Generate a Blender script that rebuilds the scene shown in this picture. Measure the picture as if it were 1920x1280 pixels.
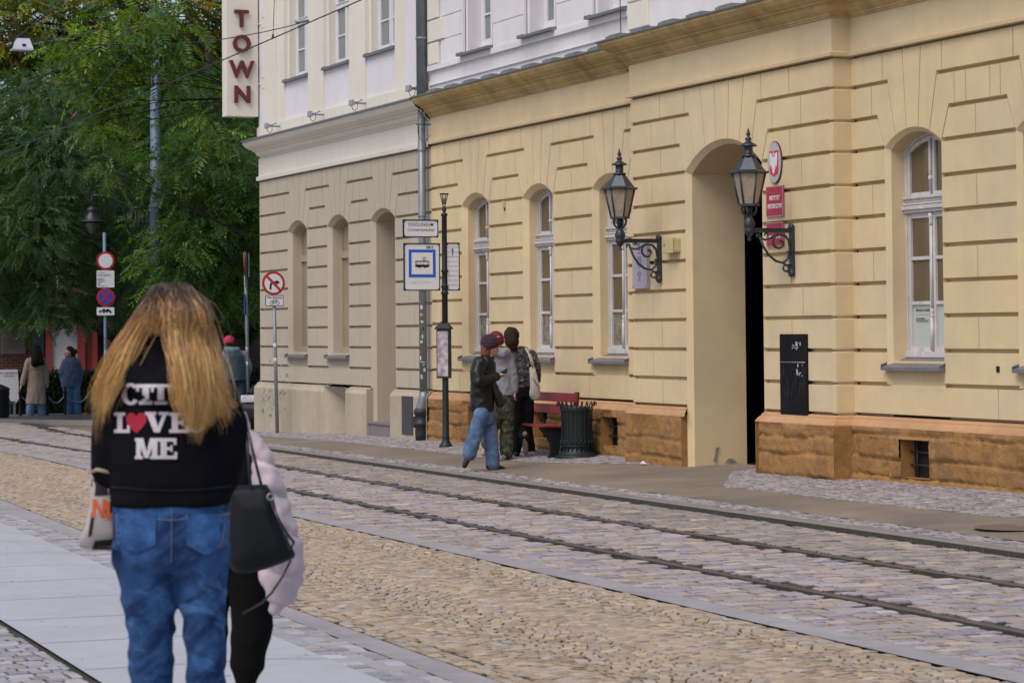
import bpy, bmesh, math, random
import numpy as np
from mathutils import Vector, Matrix
from mathutils.bvhtree import BVHTree
from math import sin, cos, pi, radians, sqrt, atan2, floor, tan

for o in list(bpy.data.objects): bpy.data.objects.remove(o)
S = bpy.context.scene
COL = S.collection
RND = random.Random(7)

# ------------------------------------------------------------------ camera
PITCH, ROLL, CYP, YAW = 0.035061, -0.008097, 452.9, 0.38691
FPX = 4800.0
CZ = 1.65
cam_d = bpy.data.cameras.new('camera')
cam = bpy.data.objects.new('camera', cam_d); COL.objects.link(cam)
cam_d.sensor_width = 36.0; cam_d.lens = FPX/1920*36
cam_d.shift_y = -(640-CYP)/1920
cam_d.clip_start = 0.5; cam_d.clip_end = 600
cam.matrix_world = Matrix.Translation((0, 0, CZ)) @ Matrix.Rotation(-YAW, 4, 'Z') @ Matrix.Rotation(pi/2+PITCH, 4, 'X') @ Matrix.Rotation(ROLL, 4, 'Z')
cam_d.dof.use_dof = True; cam_d.dof.focus_distance = 27.0; cam_d.dof.aperture_fstop = 6.5
S.camera = cam
# ------------------------------------------------------------------ light: overcast day
W_ = bpy.data.worlds.new('World'); S.world = W_; W_.use_nodes = True
nt = W_.node_tree; nt.nodes.clear()
sky = nt.nodes.new('ShaderNodeTexSky'); sky.sky_type = 'NISHITA'; sky.sun_disc = False
SUN_EL, SUN_AZ = radians(54), radians(-122)      # azimuth measured from +y towards +x
sky.sun_elevation = SUN_EL; sky.sun_rotation = SUN_AZ
sky.dust_density = 2.0; sky.air_density = 1.0; sky.ozone_density = 0.3
bg = nt.nodes.new('ShaderNodeBackground'); bg.inputs[1].default_value = 0.12
wo = nt.nodes.new('ShaderNodeOutputWorld')
nt.links.new(sky.outputs[0], bg.inputs[0]); nt.links.new(bg.outputs[0], wo.inputs[0])
sd = bpy.data.lights.new('sun', 'SUN'); sd.energy = 1.5; sd.angle = radians(40); sd.color = (1.0, 0.93, 0.84)
so = bpy.data.objects.new('sun', sd); COL.objects.link(so)
sv = Vector((sin(SUN_AZ)*cos(SUN_EL), cos(SUN_AZ)*cos(SUN_EL), sin(SUN_EL)))
so.rotation_euler = sv.to_track_quat('Z', 'Y').to_euler()
S.view_settings.view_transform = 'Standard'; S.view_settings.look = 'None'
S.view_settings.exposure = 0.38; S.view_settings.gamma = 1.0; S.view_settings.use_curve_mapping = False
S.render.engine = 'CYCLES'

# ------------------------------------------------------------------ pixel -> world helpers (photograph 1920x1280)
_cy, _sy = cos(YAW), sin(YAW)
def ray(px, py):
    x = (px-960)/FPX; y = (CYP-py)/FPX
    c, s = cos(ROLL), sin(ROLL); x, y = c*x-s*y, s*x+c*y
    fw = cos(PITCH)-y*sin(PITCH); up = sin(PITCH)+y*cos(PITCH)
    return Vector((x*_cy+fw*_sy, -x*_sy+fw*_cy, up))
def onX(px, py, w):                 # point on a plane parallel to the facade
    r = ray(px, py); r = r*(w/r.x); return Vector((r.x, r.y, r.z+CZ))
def onY(px, py, u):                 # point on a plane across the street
    r = ray(px, py); r = r*(u/r.y); return Vector((r.x, r.y, r.z+CZ))
def sm(a, b, x):
    t = max(0.0, min(1.0, (x-a)/(b-a))); return t*t*(3-2*t)
def gbase(u):
    if u < 40: return -0.0045*u
    if u < 55: return -0.18-0.015*(u-40)
    return -0.405
def gz(x, y):
    t = x-0.035*(y-20)
    if t < 4.3: p = -0.01
    elif t < 5.0: p = -0.01-0.06*(t-4.3)/0.7
    elif t < 11.3: p = -0.07
    else: p = -0.028+0.148*min(1, (t-11.3)/2.8)
    k = sm(46, 53, y)
    return gbase(y)+p*(1-k)-0.05*k
def onG(px, py, dz=0.0):            # point on the ground
    r = ray(px, py); t = 20.0
    lo, hi = 3.0, 140.0
    f = lambda t: CZ+r.z*t-gz(r.x*t, r.y*t)-dz
    # first crossing going outwards
    tt = lo; st = 0.25
    while tt < hi and f(tt) > 0: tt += st
    a, b = tt-st, tt
    for _ in range(30):
        m = (a+b)/2
        if f(m) > 0: a = m
        else: b = m
    return Vector((r.x*b, r.y*b, CZ+r.z*b))
def px_per_m(p):                    # scale at a world point, photograph pixels
    return FPX/((p.x*_sy+p.y*_cy))

# ------------------------------------------------------------------ tagging
def tag(o, label=None, cat=None, group=None, kind=None):
    if label: o['label'] = label
    if cat: o['category'] = cat
    if group: o['group'] = group
    if kind: o['kind'] = kind
    return o
def empty(name, loc=(0, 0, 0), rz=0.0, label=None, cat=None, group=None, kind=None):
    o = bpy.data.objects.new(name, None); COL.objects.link(o)
    o.location = loc; o.rotation_euler = (0, 0, rz); o.empty_display_size = 0.2
    return tag(o, label, cat, group, kind)
def children(o): return [c for c in bpy.data.objects if c.parent == o]
def copy_tree(o, parent=None):
    c = o.copy(); COL.objects.link(c)
    if parent is not None: c.parent = parent
    for ch in children(o): copy_tree(ch, c)
    return c

# ------------------------------------------------------------------ materials
MATS = {}
def mat(name, col, rough=0.8, var=0.10, scale=3.0, bump=0.0, bscale=60.0, metal=0.0, spec=0.5, col2=None, mix=None,
        streak=0.0, attr=None, coat=0.0, sheen=0.0, detail=6.0, var2=0.0, scale2=0.5):
    if name in MATS: return MATS[name]
    m = bpy.data.materials.new(name); m.use_nodes = True; n = m.node_tree; L = n.links
    b = n.nodes['Principled BSDF']
    b.inputs['Roughness'].default_value = rough; b.inputs['Metallic'].default_value = metal
    b.inputs['Specular IOR Level'].default_value = spec
    b.inputs['Coat Weight'].default_value = coat; b.inputs['Sheen Weight'].default_value = sheen
    tc = n.nodes.new('ShaderNodeTexCoord')
    def noise(sc, det=detail, stretch=None):
        t = n.nodes.new('ShaderNodeTexNoise'); t.inputs['Scale'].default_value = sc; t.inputs['Detail'].default_value = det
        t.inputs['Roughness'].default_value = 0.65
        if stretch:
            mp = n.nodes.new('ShaderNodeMapping'); mp.inputs['Scale'].default_value = stretch
            L.new(tc.outputs['Object'], mp.inputs[0]); L.new(mp.outputs[0], t.inputs['Vector'])
        else: L.new(tc.outputs['Object'], t.inputs['Vector'])
        return t.outputs[0]
    def rng(src, a, b_, lo, hi):
        r = n.nodes.new('ShaderNodeMapRange'); r.inputs['From Min'].default_value = a; r.inputs['From Max'].default_value = b_
        r.inputs['To Min'].default_value = lo; r.inputs['To Max'].default_value = hi; L.new(src, r.inputs['Value']); return r.outputs[0]
    if attr:
        a = n.nodes.new('ShaderNodeAttribute'); a.attribute_name = attr; cur = a.outputs['Color']
    else:
        rgb = n.nodes.new('ShaderNodeRGB'); rgb.outputs[0].default_value = (*col, 1); cur = rgb.outputs[0]
    def mul(cur, fac):
        x = n.nodes.new('ShaderNodeVectorMath'); x.operation = 'SCALE'; L.new(cur, x.inputs[0]); L.new(fac, x.inputs['Scale']); return x.outputs[0]
    if col2 is not None:
        mx = n.nodes.new('ShaderNodeMix'); mx.data_type = 'RGBA'
        L.new(rng(noise(mix or scale*1.7), 0.42, 0.62, 0, 1), mx.inputs['Factor']); L.new(cur, mx.inputs['A']); mx.inputs['B'].default_value = (*col2, 1)
        cur = mx.outputs['Result']
    if var: cur = mul(cur, rng(noise(scale), 0.3, 0.7, 1-var, 1+var))
    if var2: cur = mul(cur, rng(noise(scale2, 3), 0.3, 0.7, 1-var2, 1+var2))
    if streak: cur = mul(cur, rng(noise(1.0, 9, (1.3, 3.7, 0.42)), 0.48, 0.72, 1.0, 1-streak))
    L.new(cur, b.inputs['Base Color'])
    if bump:
        bp = n.nodes.new('ShaderNodeBump'); bp.inputs['Strength'].default_value = 1.0; bp.inputs['Distance'].default_value = bump
        L.new(noise(bscale), bp.inputs['Height']); L.new(bp.outputs[0], b.inputs['Normal'])
    MATS[name] = m; return m

# ------------------------------------------------------------------ mesh builder
class MB:
    def __init__(s): s.v = []; s.f = []; s.mi = []; s.sm = []; s.cur = 0; s.smooth = False
    def add(s, vs, fs, smooth=None):
        o = len(s.v); s.v += [tuple(v) for v in vs]
        for f in fs: s.f.append([i+o for i in f]); s.mi.append(s.cur); s.sm.append(s.smooth if smooth is None else smooth)
    def box(s, a, b, M=None):
        x0, y0, z0 = a; x1, y1, z1 = b
        vs = [(x0,y0,z0),(x1,y0,z0),(x1,y1,z0),(x0,y1,z0),(x0,y0,z1),(x1,y0,z1),(x1,y1,z1),(x0,y1,z1)]
        if M: vs = [M @ Vector(v) for v in vs]
        s.add(vs, [(0,3,2,1),(4,5,6,7),(0,1,5,4),(1,2,6,5),(2,3,7,6),(3,0,4,7)])
    def bbox(s, a, b, bev=0.01, M=None):           # bevelled box
        bm = bmesh.new(); bmesh.ops.create_cube(bm, size=1)
        for v in bm.verts: v.co = Vector([(a[i]+b[i])/2+v.co[i]*(b[i]-a[i]) for i in range(3)])
        bmesh.ops.bevel(bm, geom=list(bm.edges), offset=bev, segments=2, affect='EDGES', profile=0.6)
        s.bm(bm, M); bm.free()
    def bm(s, bm, M=None, smooth=None):
        bm.verts.index_update()
        s.add([(M @ v.co if M else v.co) for v in bm.verts], [[v.index for v in f.verts] for f in bm.faces], smooth)
    def prism(s, poly, d0, d1, fn):                # poly list of (a,b); fn(a,b,d)->point
        n = len(poly); vs = [fn(a, b, d0) for a, b in poly]+[fn(a, b, d1) for a, b in poly]
        fs = [list(range(n))[::-1], [i+n for i in range(n)]]+[(i, (i+1) % n, (i+1) % n+n, i+n) for i in range(n)]
        s.add(vs, fs)
    def tube(s, pts, r, n=8, cap=True, smooth=True, flat=1.0):
        pts = [Vector(p) for p in pts]; rs = r if isinstance(r, (list, tuple)) else [r]*len(pts)
        vs = []; up = None
        for i, p in enumerate(pts):
            d = (pts[min(i+1, len(pts)-1)]-pts[max(i-1, 0)])
            d = d.normalized() if d.length > 1e-9 else Vector((0, 0, 1))
            if up is None:
                up = Vector((0, 0, 1)) if abs(d.z) < 0.9 else Vector((1, 0, 0))
            x = d.cross(up).normalized(); y = x.cross(d).normalized(); up = y
            for k in range(n):
                a = 2*pi*k/n; vs.append(p+(x*cos(a)+y*sin(a)*flat)*rs[i])
        fs = []
        for i in range(len(pts)-1):
            for k in range(n): fs.append((i*n+k, i*n+(k+1) % n, (i+1)*n+(k+1) % n, (i+1)*n+k))
        s.add(vs, fs, smooth)
        if cap:
            o = len(s.v)-len(vs)
            s.f.append([o+k for k in range(n)][::-1]); s.mi.append(s.cur); s.sm.append(False)
            s.f.append([o+(len(pts)-1)*n+k for k in range(n)]); s.mi.append(s.cur); s.sm.append(False)
    def lathe(s, prof, c=(0, 0, 0), n=20, smooth=True, rot=0.0):
        vs = []; c = Vector(c)
        for r, z in prof:
            for k in range(n):
                a = 2*pi*k/n+rot; vs.append((c.x+r*cos(a), c.y+r*sin(a), c.z+z))
        fs = []
        for i in range(len(prof)-1):
            for k in range(n): fs.append((i*n+k, i*n+(k+1) % n, (i+1)*n+(k+1) % n, (i+1)*n+k))
        s.add(vs, fs, smooth)
        o = len(s.v)-len(vs)
        if prof[0][0] > 1e-4: s.f.append([o+k for k in range(n)][::-1]); s.mi.append(s.cur); s.sm.append(False)
        if prof[-1][0] > 1e-4: s.f.append([o+(len(prof)-1)*n+k for k in range(n)]); s.mi.append(s.cur); s.sm.append(False)
    def ball(s, c, r, sx=1, sy=1, sz=1, n=12):
        prof = [(r*sin(pi*i/n), -r*cos(pi*i/n)) for i in range(n+1)]
        o = len(s.v); s.lathe(prof, (0, 0, 0), 2*n)
        c = Vector(c)
        for i in range(o, len(s.v)):
            v = s.v[i]; s.v[i] = (c.x+v[0]*sx, c.y+v[1]*sy, c.z+v[2]*sz)
    def build(s, name, mats, parent=None, loc=None):
        me = bpy.data.meshes.new(name); me.from_pydata(s.v, [], s.f)
        if not isinstance(mats, (list, tuple)): mats = [mats]
        for m in mats: me.materials.append(m)
        me.polygons.foreach_set('material_index', s.mi); me.polygons.foreach_set('use_smooth', s.sm)
        me.validate(); me.update()
        o = bpy.data.objects.new(name, me); COL.objects.link(o)
        if parent is not None: o.parent = parent
        if loc is not None: o.location = loc
        return o
def np_mesh(name, V, Fq, mats, parent=None, colors=None, smooth=False, mi=None):
    """V (n,3) array, Fq (m,k) array of equal-sized faces, colors (n,3)"""
    me = bpy.data.meshes.new(name); V = np.asarray(V, dtype=np.float32); Fq = np.asarray(Fq, dtype=np.int32)
    m, k = Fq.shape
    me.vertices.add(len(V)); me.vertices.foreach_set('co', V.ravel())
    me.loops.add(m*k); me.loops.foreach_set('vertex_index', Fq.ravel())
    me.polygons.add(m); me.polygons.foreach_set('loop_start', np.arange(0, m*k, k, dtype=np.int32))
    try: me.polygons.foreach_set('loop_total', np.full(m, k, dtype=np.int32))
    except Exception: pass
    me.polygons.foreach_set('use_smooth', np.full(m, smooth))
    if mi is not None: me.polygons.foreach_set('material_index', np.asarray(mi, dtype=np.int32))
    if colors is not None:
        ca = me.color_attributes.new('Col', 'FLOAT_COLOR', 'POINT')
        c4 = np.ones((len(V), 4), dtype=np.float32); c4[:, :3] = colors; ca.data.foreach_set('color', c4.ravel())
    if not isinstance(mats, (list, tuple)): mats = [mats]
    for mm in mats: me.materials.append(mm)
    me.update(calc_edges=True)
    o = bpy.data.objects.new(name, me); COL.objects.link(o)
    if parent is not None: o.parent = parent
    return o
def text_obj(name, s, size, M, m, parent=None, bold=0.0, ext=0.001, align='CENTER', xs=1.0, shear=0.0, space=1.0):
    """flat lettering; M places its x axis / y axis (up) / normal"""
    c = bpy.data.curves.new(name, 'FONT'); c.body = s; c.size = size; c.extrude = ext; c.offset = bold
    c.space_character = space; c.align_x = align; c.align_y = 'CENTER'; c.resolution_u = 3; c.shear = shear
    t = bpy.data.objects.new(name, c); COL.objects.link(t)
    dg = bpy.context.evaluated_depsgraph_get(); dg.update()
    me = bpy.data.meshes.new_from_object(t.evaluated_get(dg)); bpy.data.objects.remove(t); bpy.data.curves.remove(c)
    me.materials.clear(); me.materials.append(m)
    me.transform(M @ Matrix.Diagonal((xs, 1, 1, 1)))
    o = bpy.data.objects.new(name, me); COL.objects.link(o)
    if parent is not None: o.parent = parent
    return o
def frame(o, x, y):                # matrix from origin, x axis, y axis
    x = Vector(x).normalized(); y = Vector(y).normalized(); z = x.cross(y)
    M = Matrix.Identity(4)
    for i in range(3): M[i][0] = x[i]; M[i][1] = y[i]; M[i][2] = z[i]; M[i][3] = o[i]
    return M
# ================================================================== GROUND
M_asph = mat('asphalt_pavement', (0.175, 0.14, 0.11), 0.7, 0.12, 1.2, 0.004, 160, var2=0.22, scale2=0.35, col2=(0.23, 0.185, 0.145), mix=0.8)
M_dark = mat('joint_sand', (0.055, 0.045, 0.038), 0.95, 0.3, 20, 0.004, 80)
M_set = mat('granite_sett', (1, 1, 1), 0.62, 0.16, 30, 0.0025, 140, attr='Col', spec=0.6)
M_band = mat('smooth_granite_slab', (0.315, 0.285, 0.29), 0.75, 0.12, 6, 0.002, 160, var2=0.14, scale2=0.9)
M_slab = mat('pale_paving_slab', (0.42, 0.415, 0.44), 0.7, 0.05, 8, 0.0008, 200, var2=0.07, scale2=0.9)
M_kerb = mat('kerb_stone', (0.21, 0.185, 0.165), 0.75, 0.12, 5, 0.002, 150)
M_rail = mat('tram_rail_steel', (0.16, 0.13, 0.13), 0.42, 0.25, 14, 0, 1, metal=0.75)
M_moss = mat('joint_dirt_moss', (0.045, 0.036, 0.028), 1.0, 0.4, 12, 0.004, 90, col2=(0.035, 0.042, 0.018), mix=2.5)

def curve_from_px(pts, dz=0.0):
    P = [onG(x, y, dz) for x, y in pts]
    us = np.array([p.y for p in P]); ws = np.array([p.x for p in P]); o = np.argsort(us)
    us, ws = us[o], ws[o]
    deg = 2 if len(us) > 3 else 1
    k = np.polyfit(us, ws, deg)
    lo, hi = us[0], us[-1]
    def f(u):
        uc = min(max(u, lo-2), hi+2)
        return float(np.polyval(k, uc)+(u-uc)*(np.polyval(np.polyder(k), uc)))
    return f
C_railU = curve_from_px([(165, 818), (600, 889), (1000, 952), (1400, 1017), (1920, 1101.6)])
C_railL = curve_from_px([(0, 820), (165, 847.5), (540, 916), (1000, 1008), (1400, 1084), (1920, 1188)])
C_bandT = curve_from_px([(0, 841), (178, 875), (560, 956), (667, 982), (774, 1004), (920, 1043), (1240, 1109), (1374, 1138), (1481, 1163), (1600, 1188), (1900, 1258)])
C_bandB = curve_from_px([(0, 847), (178, 883), (560, 968), (672, 996), (801, 1027), (920, 1058), (1240, 1125), (1411, 1164), (1600, 1206), (1880, 1276)])
C_yelB = curve_from_px([(0, 936), (151, 994.7), (560, 1146), (940, 1280)])
C_gryB = curve_from_px([(0, 957), (150, 1012), (560, 1168), (853, 1280)])
C_slbT = curve_from_px([(0, 979), (213, 1068.6), (560, 1211), (720, 1280)])
C_slbB = curve_from_px([(0, 1163), (100, 1222), (187, 1280)])
C_curb = lambda u: 11.3+0.035*(u-20)
C_kerb = lambda u: C_curb(u)+0.17
C_stp = lambda u: C_curb(u)+0.46
C_mos = lambda u: min(14.1, 12.75+0.05*(u-22)) if u > 29 else 12.72+0.075*(u-22)

def strip(name, fL, fR, u0, u1, off, m, du=0.5, n=4, kind='structure', thick=0.0, zf=gz):
    us = np.arange(u0, u1+1e-6, du); V = []
    for u in us:
        a, b = fL(u), fR(u)
        for k in range(n+1):
            x = a+(b-a)*k/n; xx = min(max(x, a+0.004), b-0.004)
            V.append((x, u, zf(xx, u)+off))
    F = []
    for i in range(len(us)-1):
        for k in range(n): F.append((i*(n+1)+k, i*(n+1)+k+1, (i+1)*(n+1)+k+1, (i+1)*(n+1)+k))
    o = np_mesh(name, V, F, m); tag(o, kind=kind); return o
# one base sheet reaching the horizon
def base_sheet():
    us = [-60, -20, 0]+list(np.arange(2, 80, 1.0))+[90, 120, 200, 400]
    ts = [-200, -60, -20, -5, 0, 2, 4.3, 5.0, 8, 11.28, 11.32, 12.5, 14, 15, 20, 40, 80, 200]
    V = []; F = []
    for u in us:
        for t in ts: x = t+0.035*(u-20); V.append((x, u, gz(x, u)-0.055))
    n = len(ts)
    for i in range(len(us)-1):
        for k in range(n-1): F.append((i*n+k, i*n+k+1, (i+1)*n+k+1, (i+1)*n+k))
    tag(np_mesh('ground', V, F, M_asph), kind='structure')
base_sheet()
strip('street_joint_bed', lambda u: C_slbB(u)-4, lambda u: C_curb(u)-0.002, 6, 75, -0.016, M_dark, 0.5, 12)
strip('granite_band_road', C_bandB, C_bandT, 8, 60, 0.004, M_band, n=2)
strip('granite_band_gutter', C_gryB, C_yelB, 8, 60, 0.004, M_band, n=2)
strip('pavement_slabs', C_slbB, C_slbT, 6, 55, 0.006, M_slab, n=4)
strip('pavement_asphalt', lambda u: C_stp(u), lambda u: 14.6, 8, 49.5, 0.0, M_asph, n=6)
strip('pavement_joint_bed', C_kerb, C_stp, 8, 49, -0.006, M_dark, n=2)
# slab joints as thin dark grooves
mb = MB()
for u in [10.5+1.27*i for i in range(24)]:
    a, b = C_slbB(u)+0.01, C_slbT(u)-0.01
    for k in range(6):
        x0 = a+(b-a)*k/6; x1 = a+(b-a)*(k+1)/6
        mb.add([(x0, u-0.004, gz(x0, u)+0.0075), (x1, u-0.004, gz(x1, u)+0.0075), (x1, u+0.004, gz(x1, u)+0.0075), (x0, u+0.004, gz(x0, u)+0.0075)], [(0, 1, 2, 3)])
tag(mb.build('slab_joints', M_dark), kind='structure')
# kerb stones with a real step
def kerb(name, fa, fb, u0, u1, L, m, top=lambda u: 0.03, low=-0.12):
    mb = MB(); u = u0
    while u < u1:
        e = u+L-0.008
        za = gz(fb(u)+0.3, u)-0.008; zb = gz(fb(e)+0.3, e)-0.008
        x = [fa(u), fb(u), fb(e), fa(e)]; c = 0.012
        V = [(x[0], u, za+low), (x[1], u, za+low), (x[2], e, zb+low), (x[3], e, zb+low),
             (x[0], u, za-c), (x[1], u, za-c), (x[2], e, zb-c), (x[3], e, zb-c),
             (x[0]+c, u+c/2, za), (x[1]-c, u+c/2, za), (x[2]-c, e-c/2, zb), (x[3]+c, e-c/2, zb)]
        mb.cur = 0; mb.add(V, [(0, 1, 5, 4), (1, 2, 6, 5), (2, 3, 7, 6), (4, 5, 9, 8), (5, 6, 10, 9), (6, 7, 11, 10), (7, 4, 8, 11), (8, 9, 10, 11)]); mb.cur = 1; mb.add(V, [(3, 0, 4, 7)]); mb.cur = 0
        u += L
    return tag(mb.build(name, [m, M_dark]), kind='structure')
kerb('kerb', C_curb, C_kerb, 8, 48.5, 0.98, M_kerb)

# ---- setts: real stones, built with numpy
def setts(name, cells, h, palette, jitter=0.06, seed=1, bed=-0.03, tilt=0.018):
    """cells: array rows (x, y, half_len_x, half_len_y, yaw)"""
    rs = np.random.RandomState(seed); C = np.array(cells); n = len(C)
    if n == 0: return
    ang = np.array([22.5, 67.5, 112.5, 157.5, 202.5, 247.5, 292.5, 337.5])*pi/180
    ux = np.sign(np.cos(ang))*np.where(np.abs(np.cos(ang)) > 0.5, 1.0, 0.86)
    uy = np.sign(np.sin(ang))*np.where(np.abs(np.sin(ang)) > 0.5, 1.0, 0.86)
    rings = [(0.88, h), (0.975, h-0.0025), (1.0, h-0.010), (1.0, bed)]
    V = np.zeros((n, 32, 3)); k = 0
    jx = 1+rs.uniform(-jitter, jitter, (n, 8)); jy = 1+rs.uniform(-jitter, jitter, (n, 8))
    dz = rs.uniform(-0.003, 0.003, n); tx = rs.normal(0, tilt, n); ty = rs.normal(0, tilt, n)
    for sc, z in rings:
        lx = ux[None]*C[:, 2:3]*sc*jx; ly = uy[None]*C[:, 3:4]*sc*jy
        c, s_ = np.cos(C[:, 4:5]), np.sin(C[:, 4:5])
        V[:, k*8:k*8+8, 0] = C[:, 0:1]+lx*c-ly*s_; V[:, k*8:k*8+8, 1] = C[:, 1:2]+lx*s_+ly*c
        V[:, k*8:k*8+8, 2] = z+dz[:, None]+(lx*tx[:, None]+ly*ty[:, None] if z > 0 else 0)
        k += 1
    g = np.array([gz(a, b) for a, b in C[:, :2]]); V[:, :, 2] += g[:, None]
    V = V.reshape(-1, 3); base = (np.arange(n)*32)[:, None, None]
    q = []
    for r in range(3):
        for i in range(8): q.append((r*8+i, (r+1)*8+i, (r+1)*8+(i+1) % 8, r*8+(i+1) % 8))
    q += [(0, 1, 2, 3), (0, 3, 4, 7), (4, 5, 6, 7)]
    F = (base+np.array(q)[None]).reshape(-1, 4)
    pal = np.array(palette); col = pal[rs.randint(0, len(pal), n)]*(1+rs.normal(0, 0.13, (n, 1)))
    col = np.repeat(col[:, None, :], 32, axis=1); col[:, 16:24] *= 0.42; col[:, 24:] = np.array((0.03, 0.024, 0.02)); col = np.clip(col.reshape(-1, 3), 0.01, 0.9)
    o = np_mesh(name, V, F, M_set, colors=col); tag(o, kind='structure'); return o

rr = np.random.RandomState(3)
# tram carriageway: rows of large setts laid across the street
def row_cells(fa, fb, u0, u1, row, ln, gap=0.015, avoid=(), yaw=0.035, wob=0.15):
    out = []; u = u0; i = 0
    while u < u1:
        rw = row*(1+rr.uniform(-0.12, 0.12)); a, b = fa(u), fb(u); x = a+rr.uniform(-0.5, 0)*ln
        while x < b:
            l = ln*(1+rr.uniform(-0.25, 0.25)); xc = x+l/2
            if xc > a-0.03 and xc < b+0.03 and all(abs(xc-f(u)) > d+l*0.25 for f, d in avoid):
                lo, hi = max(a+0.004, xc-l/2), min(b-0.004, xc+l/2)
                for f, d in avoid:
                    r = f(u)
                    if lo < r+d and hi > r+d and xc > r: lo = r+d
                    if hi > r-d and lo < r-d and xc < r: hi = r-d
                if hi-lo > 0.04: out.append(((lo+hi)/2, u+rw/2+rr.normal(0, 0.004), (hi-lo-gap)/2, (rw-gap*1.15)/2, yaw+rr.normal(0, 0.035)))
            x += l
        u += rw
    return out
av = [(C_railU, 0.075), (C_railL, 0.075)]
pal_l = [(0.34, 0.285, 0.29), (0.30, 0.25, 0.26), (0.37, 0.32, 0.315), (0.27, 0.22, 0.22), (0.36, 0.28, 0.225), (0.40, 0.32, 0.25), (0.32, 0.28, 0.30)]
pal_b = [(0.30, 0.25, 0.22), (0.24, 0.21, 0.20), (0.33, 0.27, 0.22), (0.27, 0.235, 0.235), (0.36, 0.29, 0.23), (0.21, 0.18, 0.17)]
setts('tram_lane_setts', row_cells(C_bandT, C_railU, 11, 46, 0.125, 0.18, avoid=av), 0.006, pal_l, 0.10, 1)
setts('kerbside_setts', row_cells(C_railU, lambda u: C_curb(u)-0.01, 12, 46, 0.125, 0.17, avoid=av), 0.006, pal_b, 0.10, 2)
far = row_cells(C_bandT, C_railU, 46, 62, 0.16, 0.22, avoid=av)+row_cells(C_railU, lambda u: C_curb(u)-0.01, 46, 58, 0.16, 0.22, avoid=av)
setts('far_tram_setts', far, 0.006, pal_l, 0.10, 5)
# ochre setts in waves (segmental arcs)
def wave_cells(fa, fb, u0, u1, s, amp=0.38, period=1.25, gap=0.011):
    out = []; u = u0-amp*1.2
    while u < u1+amp:
        a = 1e9; t = -0.1
        tmax = 3.0
        while t < tmax:
            uu = u+amp*abs(sin(pi*t/period)); x = fa(uu)+t
            sl = amp*pi/period*cos(pi*t/period)*(1 if sin(pi*t/period) >= 0 else -1)
            l = s*(1+rr.uniform(-0.15, 0.2)); st = l/sqrt(1+sl*sl)
            if fa(uu)+0.20 < x < fb(uu)-0.14 and u0 < uu < u1:
                out.append((x, uu, (l-gap)/2, (s*0.98-gap)/2/max(0.8, 1/sqrt(1+sl*sl)*1.0), math.atan(sl)*0.9+rr.normal(0, 0.06)))
            t += st
        u += s*1.12
    return out
pal_y = [(0.38, 0.28, 0.185), (0.41, 0.305, 0.205), (0.35, 0.26, 0.18), (0.37, 0.30, 0.24), (0.42, 0.32, 0.21), (0.38, 0.31, 0.25), (0.32, 0.235, 0.16)]
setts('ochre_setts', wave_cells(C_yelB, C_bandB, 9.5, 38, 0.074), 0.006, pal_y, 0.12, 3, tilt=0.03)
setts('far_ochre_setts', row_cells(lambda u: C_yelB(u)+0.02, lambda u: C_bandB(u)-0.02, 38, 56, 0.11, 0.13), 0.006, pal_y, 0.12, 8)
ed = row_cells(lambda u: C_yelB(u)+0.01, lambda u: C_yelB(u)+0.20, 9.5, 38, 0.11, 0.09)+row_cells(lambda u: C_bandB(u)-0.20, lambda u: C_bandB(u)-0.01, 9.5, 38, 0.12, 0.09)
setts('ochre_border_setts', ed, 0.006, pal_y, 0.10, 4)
pal_g = [(0.33, 0.31, 0.33), (0.38, 0.36, 0.37), (0.29, 0.27, 0.29), (0.36, 0.32, 0.31)]
gut = []
for k in range(3):
    u = 8.0
    while u < 45:
        l = rr.uniform(0.12, 0.20); a, b = C_slbT(u+l/2)+0.012, C_gryB(u+l/2)-0.012; w = (b-a)/3
        gut.append((a+w*(k+0.5)+rr.normal(0, 0.004), u+l/2, (w-0.016)/2, (l-0.009)/2, -0.04+rr.normal(0, 0.03))); u += l
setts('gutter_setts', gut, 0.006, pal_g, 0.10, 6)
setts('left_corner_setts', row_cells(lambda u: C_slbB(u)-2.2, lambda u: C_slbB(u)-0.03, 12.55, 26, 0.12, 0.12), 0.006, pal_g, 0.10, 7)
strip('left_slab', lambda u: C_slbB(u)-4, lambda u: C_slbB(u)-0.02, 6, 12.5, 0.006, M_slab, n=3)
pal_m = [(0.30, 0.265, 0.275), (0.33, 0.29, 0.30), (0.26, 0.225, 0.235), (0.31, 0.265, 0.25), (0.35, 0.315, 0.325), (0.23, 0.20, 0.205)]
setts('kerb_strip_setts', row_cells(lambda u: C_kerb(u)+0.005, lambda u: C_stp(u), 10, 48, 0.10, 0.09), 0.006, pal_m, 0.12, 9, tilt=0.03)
def mosaic_edge(u):       # street-side edge of the small setts in front of the facade
    if u > 31.5: return 13.12+0.02*(u-31.5)
    if u > 29.2: return 13.12+(31.5-u)*0.35
    if u > 27.2: return 20.0
    return 12.68 + 0.02*(u-21)+max(0, (u-25.2))*0.55
mos = row_cells(lambda u: max(12.3, mosaic_edge(u)), lambda u: 14.32, 19.5, 49.2, 0.072, 0.075, 0.008, wob=0)
mos = [c for c in mos if mosaic_edge(c[1]) < 14.2]
setts('facade_mosaic_setts', mos, 0.008, pal_m, 0.13, 10, bed=-0.01, tilt=0.04)
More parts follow.
